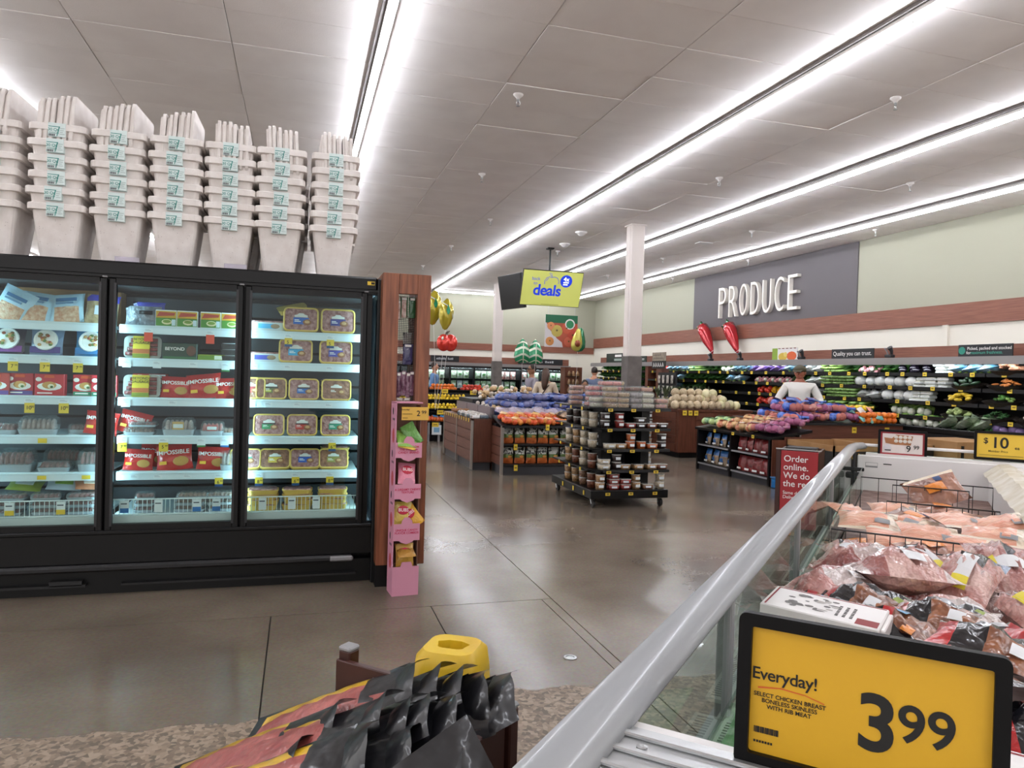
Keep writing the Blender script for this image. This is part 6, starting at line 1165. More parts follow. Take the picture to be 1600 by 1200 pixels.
for k, (x, y, z, c) in enumerate(((8.12, 8.98, .95, '#5fa39c'), (8.3, 9.0, .93, '#6fb0a8'), (8.42, 8.97, .98, '#5fa39c'), (8.2, 9.1, 1.07, '#d9cfc8'), (8.4, 9.15, 1.08, '#d98a7a'), (8.05, 9.15, 1.05, '#6fb0a8'))):
    b = MB(); b.pillow(.14, .11, .05, gloss(c, .4), 5, 5, jit=.3); o = b.build('labelled_fruit_bag', None, True, (x, y - .02, z), (.8, rr(-.3, .3), rr(-.5, .5))); tag(o, ('teal', 'teal', 'teal', 'white', 'salmon', 'teal')[k] + ' label bag among the oranges, %s of six' % ORD[k], 'bag', 'label bags among oranges')
LB = Spot(netbag('lemon_bag', 'bag', mat('lemon_net', '#dcc040', .4, coat=.4), lemon_m, 6, .24, .17, .12, 91, None, gloss('#e0d27a')))
for k, x in enumerate((8.2, 8.42, 8.55)): LB((x, 9.45, 1.03), (0, 0, rr(-1, 1)), 'yellow lemon bag at the back of the oranges, %s' % ORD[k], 'lemon bags')
# ---------------------------------------------------------------- melon cartons, online-order bin, blue tote
KRAFT = mat('kraft_board', '#a67e52', .8, col2='#9a7246', nscale=5); GOLD = flat('#d8b23a'); PRB = flat('#17130f', .5)
def bin_carton(lab, x0, x1, y0, y1, z1, texts, panel=True):
    t = thing('melon_bin', lab, 'carton', (0, 0, 0)); b = MB()
    b.bx(x0, x1, y0, y0 + .02, 0, z1, KRAFT); b.bx(x0, x1, y1 - .02, y1, 0, z1, KRAFT); b.bx(x0, x0 + .02, y0, y1, 0, z1, KRAFT); b.bx(x1 - .02, x1, y0, y1, 0, z1, KRAFT); b.bx(x0, x1, y0, y1, 0, .03, KRAFT); b.build('carton_wall', t)
    b = MB()
    if panel: b.bx(x0 + .01, x1 - .01, y0 - .003, y0, .02, z1 - .07, PRB); b.bx(x0 - .003, x0, y0 + .01, y1 - .01, .02, z1 - .07, PRB); b.build('black_print', t)
    b = MB()
    for (tx, x, z, s_) in texts:
        n_ = len(tx)
        for k, c in enumerate(tx): a = (k - (n_ - 1) / 2) / max(1, n_); b.text(c, s_, GOLD, T(x + a * n_ * s_ * .72, y0 - .006, z - (a * 2) ** 2 * s_ * .9, 0, a * 1.0, 0) @ UPR, off=.02)
    b.build('lettering', t); return t
bin_carton('cardboard melon bin with black print and gold DULCINEA lettering behind the red sign', 6.3, 7.05, 7.4, 8.3, .70, [('DULCINEA', 6.62, .56, .12)]); bin_carton('second cardboard melon bin with gold lettering right of the first', 7.1, 7.95, 7.5, 8.4, .70, [('DULCINEA', 7.5, .56, .12)])
t = thing('crown_carton', 'plain brown carton with a small black crown mark between the two freezer signs', 'carton', (0, 0, 0)); b = MB(); b.bx(8.0, 8.75, 7.2, 7.9, .25, .77, KRAFT, ch=.004); b.build('box', t); b = MB(); b.bx(8.06, 8.10, 7.19, 7.2, .4, .72, PRB); b.bx(8.65, 8.69, 7.19, 7.2, .4, .72, PRB); b.prism([(-.06, 0), (.06, 0), (.075, .045), (.035, .02), (0, .055), (-.035, .02), (-.075, .045)], .004, PRB, T(8.38, 7.2, .6) @ UPR); b.build('crown_print', t); b = MB(); b.bx(7.98, 8.8, 7.15, 7.95, .0, .25, CHAR); o = b.build('pallet_stand', t)
t = thing('order_sign_bin', 'brown stand with red sign reading Order online beside the freezer rail', 'sign stand', (0, 0, 0), CR)
N0, N1, SS = -1.12, -.735, 7.5
b = MB(); b.bx(N0, N1 + .0, SS, SS + .02, 0, .79, BRN); b.bx(N0, N0 + .02, SS, SS + .6, 0, .79, BRN); b.bx(N1 - .02, N1, SS, SS + .6, 0, .79, BRN); b.bx(N0, N1, SS + .58, SS + .6, 0, .79, BRN); b.build('box', t)
b = MB(); b.bx(N0 + .005, N0 + .045, SS - .02, SS, 0, .82, BRN); b.bx(N0, N1 + .03, SS - .025, SS - .02, .81, .82, STEEL); b.build('post', t)
RDS = mat('sign_red', '#a3282e', .5); b = MB(); b.bx(N0 + .05, N1 + .0, SS - .024, SS - .012, .05, .80, RDS); p_ = b.build('red_sign', t)
b = MB(); b.text('Order\nonline.\nWe do\nthe rest.', .085, WHT, T(N0 + .075, SS - .026, .60) @ UPR, off=.01, align='LEFT'); b.text('Same day\nDelivery', .045, WHT, T(N0 + .075, SS - .026, .37) @ UPR, off=.005, align='LEFT'); b.build('lettering', p_)
b = MB()
for k in range(4): b.box(((N0 + N1) / 2 + .02, SS + .15 + .03 * k, .80 + .006 * k), (.28, .2, .006), BLACK)
b.build('black_baskets', t)
b = MB(); b.box((0, 0, .07), (.26, .2, .14), gloss('#2a7cc0', .1), ch=.012); b.box((0, 0, .145), (.28, .22, .02), gloss('#2a7cc0', .1), ch=.006); o = b.build('blue_tote', None, False, (6.42, 8.5, 0)); tag(o, 'small blue plastic tote on the floor at the end of black shelf unit', 'tote')
# ================================================================ refrigerated produce wall case
WX, WXB, WY0, WY1 = 9.2, 10.24, 5.4, 22.4
wc = thing('produce_wall_case', 'long black open produce case under the PRODUCE wall', 'produce case', (0, 0, 0))
SLATB = mat('case_black', '#131316', .5); CANOPY = mat('canopy_grey', '#8e8a88', .4)
b = MB(); b.bx(WXB - .06, WXB, WY0, WY1, 0, 1.9, SLATB); b.bx(WX - .25, WXB, WY0, WY1, .0, .78, SLATB); b.build('cabinet', wc)
b = MB(); b.bx(9.28, WXB, WY0, WY1, 1.865, 1.915, CANOPY); b.bx(9.26, 9.3, WY0, WY1, 1.80, 1.9, CANOPY); b.build('canopy', wc)
b = MB(); b.bx(9.32, WXB, WY0, WY1, 1.83, 1.865, SLATB); b.build('canopy_underside', wc)
b = MB(); b.bx(9.62, 9.66, WY0, WY1, 1.915, 2.10, STRIPE); b.build('wood_fascia', wc)
b = MB(); b.bx(WX - .27, WX - .2, WY0, WY1, .78, .86, BLACK, ch=.01); b.bx(WX - .2, WXB - .06, WY0, WY1, .80, .82, SLATB); b.build('deck', wc)
CLED = mat('case_led', '#eef6ff', .4, emit=16.0); LEDG = mat('case_led_green', '#7dffb0', .4, emit=3.0)
b = MB(); b.bx(9.31, 9.34, WY0 + .2, 18.0, 1.81, 1.83, CLED); b.build('led_strip', wc); b = MB(); b.bx(9.34, 9.37, 18.6, WY1 - .3, 1.815, 1.83, LEDG); b.build('led_strip', wc)
WZ = [1.655, 1.435, 1.215, .99]; WFX = [9.36, 9.30, 9.25, 9.20]
secs = [(WY0, 8.0), (8.0, 10.0), (10.0, 12.1), (12.1, 14.2), (14.2, 16.6), (16.6, 18.3), (18.5, WY1)]
for (ya, yb) in secs:
    for z, x in zip(WZ, WFX):
        b = MB(); b.bx(x, WXB - .06, ya + .01, yb - .01, z - .02, z, SLATB); b.bx(x - .012, x, ya + .01, yb - .01, z - .035, z + .02, BLACK); s_ = b.build('shelf', wc)
        y = ya + .2 + rr(0, .2)
        while y < yb - .1: yellow_tag(x - .016, y, z - .005, '', -PI / 2, .075, .06, s_); y += rr(.3, .6)
b = MB(); b.bx(9.3, WXB, 18.32, 18.48, 0, 1.9, WD2); b.build('wood_divider', wc)
# --- vegetables: one prototype per kind, copied along the shelves
def veg(name, cat, parts):
    t = thing(name, name, cat)
    for nm, b, sm in parts: b.build(nm, t, sm)
    return Spot(t)
def leaves(m, n_, w_, l_, h_, seed, m2=None):
    rg = random.Random(seed); b = MB()
    for k in range(n_):
        a = rg.uniform(-.9, .9) + PI; el = rg.uniform(.2, 1.1); L_ = l_ * rg.uniform(.6, 1); y0 = rg.uniform(-w_, w_); dx, dz = math.cos(a) * math.cos(el), math.sin(el); dy = math.sin(a) * .4; q = .035 * rg.uniform(.7, 1.3)
        p0 = (.12, y0 * .5, .02); p1 = (.12 + dx * L_ * .6, y0 * .8 + dy * L_ * .6, .03 + dz * L_ * .8 * h_); p2 = (.12 + dx * L_, y0 + dy * L_, .03 + dz * L_ * .75 * h_)
        b.add([(p0[0], p0[1] - q * .3, p0[2]), (p0[0], p0[1] + q * .3, p0[2]), (p1[0], p1[1] + q, p1[2]), (p1[0], p1[1] - q, p1[2]), (p1[0], p1[1], p1[2] + .012), (p2[0], p2[1] + q * .5, p2[2] - .01), (p2[0], p2[1] - q * .5, p2[2] - .01)], [(0, 1, 2, 4), (0, 4, 3), (4, 2, 5), (4, 5, 6), (3, 4, 6)], m if (k % 3 or not m2) else m2)
    return b
def lumps(m, n_, r, w_, d_, h_, seed, sx=1.0, sz=1.0, m2=None):
    rg = random.Random(seed); b = MB()
    for k in range(n_): rq = r * rg.uniform(.85, 1.1); b.ell((rg.uniform(-d_, d_), rg.uniform(-w_, w_), rq * sz + h_ * (k / n_)), (rq, rq * sx, rq * sz), m2 if m2 and k % 3 == 0 else m, 9, 6)
    return b
G_DK = mat('leaf_dark', '#2f5c2c', .55, rnd=.2); G_MD = mat('leaf_mid', '#4d8038', .55, rnd=.2); G_LT = mat('leaf_light', '#8fb35c', .5, rnd=.15); WHV = mat('white_veg', '#dfe2d2', .5, rnd=.08); WRPW = mat('wrapped_white', '#f0f2ee', .2, col2='#dbe2e0', nscale=12, coat=1, bump=.5, rnd=.05); BLW = mat('blue_wrap', '#5fa6c9', .25, col2='#c5dbe2', nscale=10, coat=.9, bump=.5, rnd=.1); VIO = mat('violet_wrap', '#6a46a8', .3, col2='#b59ad0', nscale=12, coat=.8, bump=.5, rnd=.1); EGG = mat('eggplant', '#1f1826', .2, coat=.6); PNKV = mat('radish_pink', '#c88a90', .4, rnd=.2); YEL = mat('yellow_squash', '#dfbf3a', .35, rnd=.1); RPEP = mat('red_pepper', '#c2331f', .25, rnd=.15); YPEP = mat('yellow_pepper', '#e6a91e', .25, rnd=.1); GIN = mat('ginger_root', '#a9825c', .7, rnd=.15); YAM = mat('yam_skin', '#b07a5c', .7, rnd=.15); RUS = mat('russet_potato', '#c19a6e', .7, rnd=.15); CAR = mat('carrot', '#d0803c', .5, rnd=.1); CUKE = mat('zucchini', '#27452a', .35, rnd=.15)
V = {}
V['lettuce'] = veg('lettuce_head', 'lettuce', [('leaf_bundle', leaves(G_LT, 26, .09, .22, .9, 1, G_MD), False), ('white_heart', lumps(WHV, 3, .045, .05, .03, .03, 2), True)])
V['greens'] = veg('leafy_bunch', 'greens', [('leaf_bundle', leaves(G_MD, 30, .1, .24, .9, 3, G_DK), False)]); V['dark'] = veg('dark_leaf_bunch', 'greens', [('leaf_bundle', leaves(G_DK, 30, .1, .22, 1, 4, G_MD), False)])
def stalks(m1, m2, n_, seed):
    rg = random.Random(seed); b = MB()
    for k in range(n_): y = rg.uniform(-.1, .1); b.tube([(-.15, y, .03 + .04 * (k % 3)), (0.0, y + rg.uniform(-.01, .01), .04 + .045 * (k % 3)), (.14, y, .08 + .05 * (k % 3))], .014, m1, 6, rs=[.016, .014, .009])
    return b
V['celery'] = veg('celery_stalk', 'celery', [('celery_stalks', stalks(G_LT, G_MD, 12, 5), True), ('leaf_tips', leaves(G_MD, 10, .1, .12, 1, 6), False)]); V['asparagus'] = veg('asparagus_bundle', 'asparagus', [('spears', stalks(mat('asparagus', '#6f8f4a', .5, rnd=.15), G_DK, 20, 7), True), ('white_ends', lumps(WHV, 5, .018, .1, .01, .04, 8), True)])
V['blue'] = veg('blue_veg_bag', 'bag', [('pouch', MB().pillow(.24, .24, .13, BLW, 7, 7, T(0, 0, .07, 0, .2, PI / 2), jit=.3), True), ('greens_inside', lumps(G_LT, 4, .03, .06, .05, .05, 9), True)]); V['violet'] = veg('violet_veg_bag', 'bag', [('pouch', MB().pillow(.24, .22, .12, VIO, 7, 7, T(0, 0, .06, 0, .25, PI / 2), jit=.3), True), ('print', MB().box((-.07, 0, .11), (.04, .1, .006), WHT), False)])
V['cauli'] = veg('cauliflower_head', 'cauliflower', [('wrapped_head', lumps(WRPW, 1, .085, .001, .001, 0, 10, 1.1, .85), True), ('florets', lumps(WHV, 12, .028, .06, .05, .06, 11), True)]); V['whitebag'] = veg('white_veg_bag', 'bag', [('pouch', MB().pillow(.22, .2, .13, WRPW, 7, 7, T(0, 0, .065, 0, .2, PI / 2), jit=.3), True)])
V['tray'] = veg('white_wrapped_tray', 'tray', [('tray', MB().box((0, 0, .025), (.16, .2, .045), WRPW, ch=.014), False), ('film', MB().box((0, 0, .05), (.14, .18, .012), WHV, ch=.004), False)])
V['egg'] = veg('eggplant', 'eggplant', [('eggplant_fruit', lumps(EGG, 4, .04, .09, .03, .05, 12, 1.7), True), ('calyx', lumps(G_DK, 3, .014, .1, .03, .08, 13), True)]); V['radish'] = veg('radish_pack', 'radish', [('radishes', lumps(PNKV, 12, .026, .1, .06, .06, 14, 1, 1, WHV), True)])
V['zuke'] = veg('zucchini_pile', 'zucchini', [('zucchini', lumps(CUKE, 6, .026, .06, .05, .05, 15, 3.0), True)]); V['pepR'] = veg('red_pepper', 'pepper', [('pepper_fruit', lumps(RPEP, 4, .045, .08, .05, .06, 16), True), ('pepper_stem', lumps(G_DK, 3, .01, .07, .05, .11, 17), True)]); V['pepY'] = veg('yellow_pepper', 'pepper', [('pepper_fruit', lumps(YPEP, 4, .045, .08, .05, .06, 18), True), ('pepper_stem', lumps(G_DK, 3, .01, .07, .05, .11, 19), True)])
def basket_of(nm, cat, m, r, sx, n_, seed, m2=None):
    t = thing(nm, nm, cat); b = MB(); rg = random.Random(seed)
    o_ = [(.17 * math.cos(a), .28 * math.sin(a)) for a in [2 * PI * k / 18 for k in range(18)]]
    b.loft([[(x * .75, y * .75, 0) for x, y in o_], [(x, y, .06) for x, y in o_], [(x * 1.04, y * 1.04, .065) for x, y in o_], [(x * .95, y * .95, .06) for x, y in o_], [(x * .7, y * .7, .01) for x, y in o_]], mat('wicker_black', '#1a1714', .6, col2='#33291f', nscale=60, bump=.5, bscale=120)); b.build('wicker_basket', t)
    for k in range(n_):
        b = MB(); q = r * rg.uniform(.85, 1.1); a = rg.uniform(0, 2 * PI); d = rg.uniform(0, .85) ** .7; b.ell((0, 0, 0), (q, q * sx, q * .9), m2 if m2 and k % 3 == 0 else m, 9, 6); b.build(cat.split()[-1] + '_piece', t, True, (.12 * d * math.cos(a), .21 * d * math.sin(a), .05 + .09 * (1 - d) + q * .4), (rg.uniform(-.4, .4), 0, rg.uniform(0, 3)))
    return Spot(t)
V['b_yam'] = basket_of('yam_basket', 'yam', YAM, .03, 2.6, 14, 20); V['b_sweet'] = basket_of('sweet_potato_basket', 'potato', RUS, .036, 1.9, 12, 21, YEL); V['b_gin'] = basket_of('ginger_basket', 'ginger', GIN, .022, 2.4, 22, 22); V['b_car'] = basket_of('carrot_basket', 'carrot', CAR, .018, 3, 16, 23); V['b_yel'] = basket_of('yellow_squash_basket', 'squash', YEL, .033, 2.2, 14, 24); V['b_grn'] = basket_of('green_pepper_basket', 'pepper', G_MD, .024, 1.8, 20, 25, G_LT); V['b_rus'] = basket_of('russet_basket', 'potato', RUS, .042, 1.4, 12, 26); V['b_lime'] = basket_of('green_squash_basket', 'squash', mat('pale_squash', '#9db070', .4, rnd=.1), .034, 2, 12, 27); V['b_zuke'] = basket_of('zucchini_basket', 'zucchini', CUKE, .026, 3, 10, 28); V['beans'] = basket_of('green_bean_basket', 'bean', G_DK, .012, 4, 36, 29)
V['garl'] = basket_of('garlic_basket', 'garlic', garlic_m, .032, 1, 14, 30)
V['plas'] = veg('clear_greens_bag', 'bag', [('pouch', MB().pillow(.3, .26, .14, mat('clear_green_bag', '#a9b3a0', .15, col2='#5d7a4a', nscale=9, coat=1, bump=.6), 8, 8, T(-.02, 0, .1, 0, .5, PI / 2), jit=.3), True), ('greens_inside', lumps(G_DK, 6, .03, .1, .05, .02, 31), True)])
V['kale'] = veg('purple_kale', 'cabbage', [('cabbage_head', lumps(mat('purple_cabbage', '#6e5a86', .4, rnd=.1), 3, .055, .09, .04, .03, 32), True), ('leaf_bundle', leaves(mat('purple_leaf', '#77689a', .5), 10, .1, .12, .8, 33), False)])
LBL = {'lettuce': 'pale green lettuce', 'greens': 'bunch of leafy greens', 'dark': 'bunch of dark leafy greens', 'celery': 'celery stalks', 'asparagus': 'asparagus bundle', 'blue': 'blue wrapped vegetable bag', 'violet': 'violet vegetable bag', 'cauli': 'wrapped cauliflower', 'whitebag': 'white wrapped vegetable bag', 'tray': 'white wrapped tray', 'egg': 'dark eggplants', 'radish': 'pack of pink radishes', 'zuke': 'dark zucchini', 'pepR': 'red peppers', 'pepY': 'yellow peppers', 'plas': 'clear bag of greens', 'kale': 'purple cabbage'}
SHN = ['top', 'second', 'third', 'fourth', 'bottom']
LAY = [  # shelf, y start, y end, kind, spacing   (left end of the picture has the larger y)
 (0, 17.9, 17.4, 'pepR', .3), (0, 17.3, 16.2, 'blue', .27), (0, 16.1, 15.7, 'celery', .3), (0, 15.7, 14.9, 'greens', .25), (0, 14.9, 14.4, 'lettuce', .25), (0, 14.35, 13.7, 'blue', .27), (0, 13.6, 12.5, 'violet', .25), (0, 12.4, 11.9, 'blue', .28), (0, 11.85, 11.4, 'whitebag', .27), (0, 11.3, 10.9, 'celery', .27), (0, 10.9, 10.5, 'greens', .25), (0, 10.5, 10.25, 'radish', .25), (0, 10.2, 9.7, 'greens', .22), (0, 9.65, 8.95, 'egg', .25), (0, 8.9, 8.6, 'tray', .24), (0, 8.55, 7.95, 'blue', .26),
 (1, 17.6, 17.1, 'pepR', .3), (1, 17.0, 16.6, 'blue', .3), (1, 16.5, 15.6, 'greens', .25), (1, 15.5, 14.9, 'dark', .3), (1, 14.4, 13.9, 'blue', .3), (1, 13.4, 12.4, 'radish', .24), (1, 12.3, 11.8, 'greens', .24), (1, 11.7, 11.3, 'whitebag', .26), (1, 11.2, 10.6, 'asparagus', .26), (1, 10.5, 9.75, 'cauli', .22), (1, 9.6, 9.3, 'cauli', .22), (1, 9.2, 8.7, 'tray', .23),
 (2, 17.4, 16.6, 'blue', .3), (2, 16.4, 15.6, 'dark', .3), (2, 13.3, 12.9, 'pepR', .24), (2, 12.9, 12.4, 'pepY', .2), (2, 12.3, 11.6, 'zuke', .25), (2, 11.5, 11.3, 'whitebag', .25), (2, 11.0, 10.4, 'asparagus', .22), (2, 10.35, 10.0, 'whitebag', .25), (2, 9.8, 9.3, 'cauli', .2), (2, 9.25, 8.8, 'tray', .23),
 (3, 13.2, 12.5, 'pepR', .22), (3, 12.4, 11.6, 'zuke', .25), (3, 11.4, 10.2, 'celery', .27), (3, 9.6, 8.9, 'lettuce', .25), (4, 9.3, 8.5, 'lettuce', .25), (4, 8.4, 7.7, 'plas', .26), (4, 7.65, 7.3, 'kale', .24),
 (0, 21.9, 18.8, 'greens', .27), (1, 21.9, 18.8, 'dark', .27), (2, 21.9, 18.8, 'greens', .3), (3, 21.9, 18.8, 'lettuce', .33)]
CNT = {}
for (sh_, ya, yb, kd, st_) in LAY:
    y = ya; q = CNT.get((sh_, kd, ya > 18.5), 0)
    while y > yb - .01:
        z = (WZ + [.82])[sh_]; x = (WFX + [9.1])[sh_] + .17; far_ = 'near the far corner' if ya > 18.5 else 'of the produce wall'
        nst = 3 if kd == 'tray' else 1
        for k in range(nst): V[kd]((x + rr(-.02, .02), y + rr(-.03, .03), z + .001 + k * .058), (0, 0, rr(-.25, .25)), ('%s%s, %s shelf %s%s' % (('lowest ', 'middle ', 'upper ')[k] if kd == 'tray' else '', LBL[kd], SHN[sh_], far_, ', %s from left' % ORD[min(q, 15)])), 'vegetables on the produce wall', 1.3 if kd != 'tray' else None)
        y -= st_; q += 1; CNT[(sh_, kd, ya > 18.5)] = q
for sh_, y, kd, lab in ((0, 7.72, 'b_yam', 'basket of reddish yams on the top shelf right of the blue bags'), (0, 7.1, 'b_sweet', 'basket of pale sweet potatoes on the top shelf at the picture edge'), (1, 8.3, 'b_zuke', 'basket of dark zucchini on the second shelf'), (1, 7.7, 'b_car', 'basket of carrots on the second shelf'), (1, 7.1, 'b_gin', 'basket of brown ginger on the second shelf'), (2, 8.35, 'b_yel', 'basket of yellow squash on the third shelf'), (2, 7.72, 'b_grn', 'basket of small green peppers on the third shelf'), (2, 7.1, 'b_rus', 'basket of russet potatoes on the third shelf'), (3, 8.35, 'b_lime', 'basket of pale green squash on the fourth shelf'), (3, 7.75, 'beans', 'basket of dark green beans on the fourth shelf'), (3, 7.2, 'garl', 'basket of garlic on the fourth shelf'), (0, 6.5, 'beans', 'basket of green beans on the top shelf beyond the edge'), (1, 6.5, 'b_grn', 'basket of green peppers on the second shelf beyond the edge')):
    V[kd]((WFX[sh_] + .1, y, WZ[sh_] + .012), (0, -.18, 0), lab, 'wicker baskets on the produce wall', (1, 1, 1))
for k in range(6):
    V['dark']((9.42, 6.75 - .0 + rr(-.05, .05), 1.66 - k * .16), (0, 0, rr(-.3, .3)), 'dark herb bunch, %s from above at the right picture edge' % ORD[k], 'herb bunches')
# signs standing on the canopy
def board(y0, y1, z0, z1, x, lab, build):
    t = thing('canopy_sign', lab, 'sign', (x, (y0 + y1) / 2, z0), -PI / 2); b = MB(); w_, h_ = abs(y1 - y0), z1 - z0; b.bx(-w_ / 2, w_ / 2, -.01, .01, 0, h_, mat('sign_board_dark', '#1c1e22', .5), ch=.003); b.build('board', t); b = MB(); build(b, w_, h_); b.build('lettering', t); return t
def s1(b, w_, h_): b.text('Quality you can trust.', .105, WHT, T(0, -.012, h_ * .5) @ UPR, off=.004)
board(11.06, 10.05, 1.916, 2.085, 9.3, 'dark sign reading Quality you can trust on the produce case', s1)
def s2(b, w_, h_):
    b.text('Picked, packed and stocked', .062, WHT, T(.07, -.012, h_ * .66) @ UPR, off=.006); b.text('for', .062, WHT, T(-.25, -.012, h_ * .3) @ UPR, off=.006); b.text('maximum freshness.', .062, flat('#3fa08a'), T(.03, -.012, h_ * .3) @ UPR, off=.006)
    b.lathe([(.055, 0), (.055, .003), (.044, .003), (.044, .001), (.03, .001), (.03, .003), (.001, .003)], flat('#2f8f7c'), 18, T(-.36, -.01, h_ * .5) @ UPR)
board(8.41, 7.56, 1.916, 2.085, 9.3, 'dark sign reading Picked packed and stocked for maximum freshness', s2)
t = thing('fruit_poster', 'small poster with sliced citrus and melon standing on the produce case', 'poster', (9.3, 12.4, 1.916), -PI / 2); b = MB(); b.bx(-.39, .39, -.008, .008, 0, .23, WHITE); b.build('board', t); b = MB(); b.bx(-.39, -.22, -.01, -.008, 0, .23, flat('#8fae3e')); b.ell((.22, -.01, .07), (.15, .004, .09), flat('#e0683a'), 14, 6); b.ell((-.05, -.01, .06), (.14, .004, .08), flat('#d9b84a'), 14, 6); b.ell((.03, -.012, .1), (.06, .004, .05), flat('#e6d27a'), 10, 6)
for k in range(5): b.bx(-.2 + k * .12, -.13 + k * .12, -.01, -.008, .215, .23, flat('#7a2f2a'))
b.build('fruit_print', t)
for y, lab in ((15.2, 'above the pineapples'), (11.95, 'left of the Quality sign'), (9.75, 'between the two dark signs'), (14.0, 'beside the citrus poster')):
    t = thing('spot_lamp', 'small dark clip lamp on the produce case canopy ' + lab, 'lamp', (9.34, y, 1.916)); b = MB(); b.box((0, 0, .03), (.1, .14, .05), DKGREY, ch=.012); b.build('clamp', t); b = MB(); b.tube([(0, .04, .05), (-.02, .05, .12), (-.06, .05, .16)], .012, GREY, 6); b.tube([(0, -.04, .05), (-.02, -.05, .12), (-.06, -.05, .17)], .03, DKGREY, 8, rs=[.02, .03, .045]); b.build('lamp_heads', t)
# ================================================================ far wall door case with bagged salads
fc = thing('salad_door_case', 'black glass-door case of bagged salads along the far wall', 'cooler', (0, 0, 0)); FY = 23.55
b = MB(); b.bx(2.2, 9.0, FY + .45, YF - .05, 0, 1.72, SLATB); b.bx(2.2, 9.0, FY, FY + .5, 0, .3, SLATB); b.bx(2.2, 9.0, FY, YF - .05, 1.66, 1.80, CANOPY); b.bx(2.2, 9.0, FY - .01, FY + .02, 1.62, 1.7, BLACK); b.build('cabinet', fc)
b = MB(); b.bx(2.2, 9.0, FY + .2, FY + .24, 1.80, 2.02, STRIPE); b.build('wood_fascia', fc)
b = MB(); b.bx(2.3, 8.9, FY + .06, FY + .09, 1.62, 1.645, CLED); b.build('led_strip', fc)
for k in range(9):
    x = 2.3 + k * .82; 
    if x > 8.6: break
    b = MB(); b.bx(x - .03, x + .03, FY - .005, FY + .06, .3, 1.64, BLACK); b.build('mullion', fc)
    b = MB(); b.bx(x + .03, x + .79, FY + .005, FY + .011, .32, 1.62, GLASS); b.build('glass_pane', fc)
for z in (.6, .95, 1.28): b = MB(); b.bx(2.25, 8.95, FY + .08, FY + .46, z - .015, z, DKGREY); b.build('shelf', fc)
SB = {}
for k, (c, c2) in {'green': ('#5f8a4f', '#d5e0c8'), 'white': ('#d3d9d0', '#7f9a72'), 'red': ('#b8453f', '#e6d8d2'), 'lilac': ('#9a94b0', '#dcdfe0')}.items():
    t = thing('salad_bag', k, 'bag'); g_ = mat('salad_' + k, c, .3, col2=c2, nscale=14, coat=.7, bump=.4, rnd=.15); b = MB(); b.pillow(.19, .26, .08, g_, 6, 6, T(0, 0, .13) @ UPR, jit=.15); b.build('pouch', t, True); b = MB(); b.bx(-.05, .05, -.048, -.04, .1, .16, WHT if k != 'white' else flat('#3f7a3f')); b.build('label', t); SB[k] = Spot(t)
for r, z in enumerate((.6, .95, 1.28)):
    x = 3.9; q = 0
    while x < 8.75:
        dn = int((x - 2.3) / .82); loc_in = (x - 2.3) - dn * .82
        if .1 < loc_in < .72:
            kd = 'red' if 6.5 < x < 7.4 and r != 1 else ('white' if (q + r) % 3 == 0 else ('lilac' if r == 1 and (q % 4) < 2 else 'green')); SB[kd]((x, FY + .16, z + .001), (-.1, 0, rr(-.15, .15)), '%s salad bag in the far wall case, %s shelf' % (kd, ('lowest', 'middle', 'top')[r]), 'salad bags in the far case'); q += 1
        x += .205
for (x0, x1, tx, lab) in ((4.1, 5.05, 'Organic salads', 'dark sign board over the far salad case at left'), (7.1, 8.7, 'Value Added', 'dark sign board over the far salad case right of the column')):
    t = thing('case_sign', lab, 'sign', ((x0 + x1) / 2, FY - .0, 1.81)); b = MB(); w_ = x1 - x0; b.bx(-w_ / 2, w_ / 2, 0, .02, 0, .2, MATS['sign_board_dark']); b.build('board', t); b = MB(); [b.bx(-w_ * .3 + k * w_ * .05, -w_ * .3 + k * w_ * .05 + w_ * .038, -.004, 0, .07, .12 + .01 * (k % 3), flat('#b5b7ba')) for k in range(12) if k != 7]; b.build('lettering', t)
# wood cabinet and small signs at the corner
t = thing('corner_cabinet', 'wooden corner cabinet with jars at the end of the far case', 'cabinet', (8.62, 22.3, 0)); b = MB(); b.bx(-.3, .3, -.02, .4, 0, 1.75, WD2); b.build('cabinet_body', t)
for k in range(3):
    b = MB(); b.bx(-.26, .2, -.05, -.01, .9 + k * .27, .915 + k * .27, CHAR); b.build('shelf', t)
for k in range(9):
    b = MB(); b.lathe([(.05, 0), (.055, .1), (.03, .14), (.03, .17)], mat('jar_amber', '#8a6a4a', .3, rnd=.3), 10); o = b.build('snack_jar', None, True, (8.45 + .14 * (k % 3), 22.22, .916 + .27 * (k // 3))); tag(o, 'small amber jar on the corner cabinet shelves', 'jar', 'jars on the corner cabinet')
for y, lab in ((20.5, 'left'), (18.75, 'right')):
    t = thing('case_sign', 'dark green sign board with white tag over the far greens case, %s one' % lab, 'sign', (9.3, y, 1.916), -PI / 2); b = MB(); w_ = 1.4 if lab == 'left' else .6; b.bx(-w_ / 2, w_ / 2, 0, .02, 0, .28 if w_ > 1 else .17, mat('sign_dark_green', '#26332c', .5)); b.build('board', t); b = MB(); b.bx(-.05, w_ * .3, -.003, 0, .17 if w_ > 1 else .08, .24 if w_ > 1 else .1, WHT); b.bx(-.1, w_ * .3, -.003, 0, .05, .12 if w_ > 1 else .07, flat('#9fb0a6')); b.build('lettering', t)
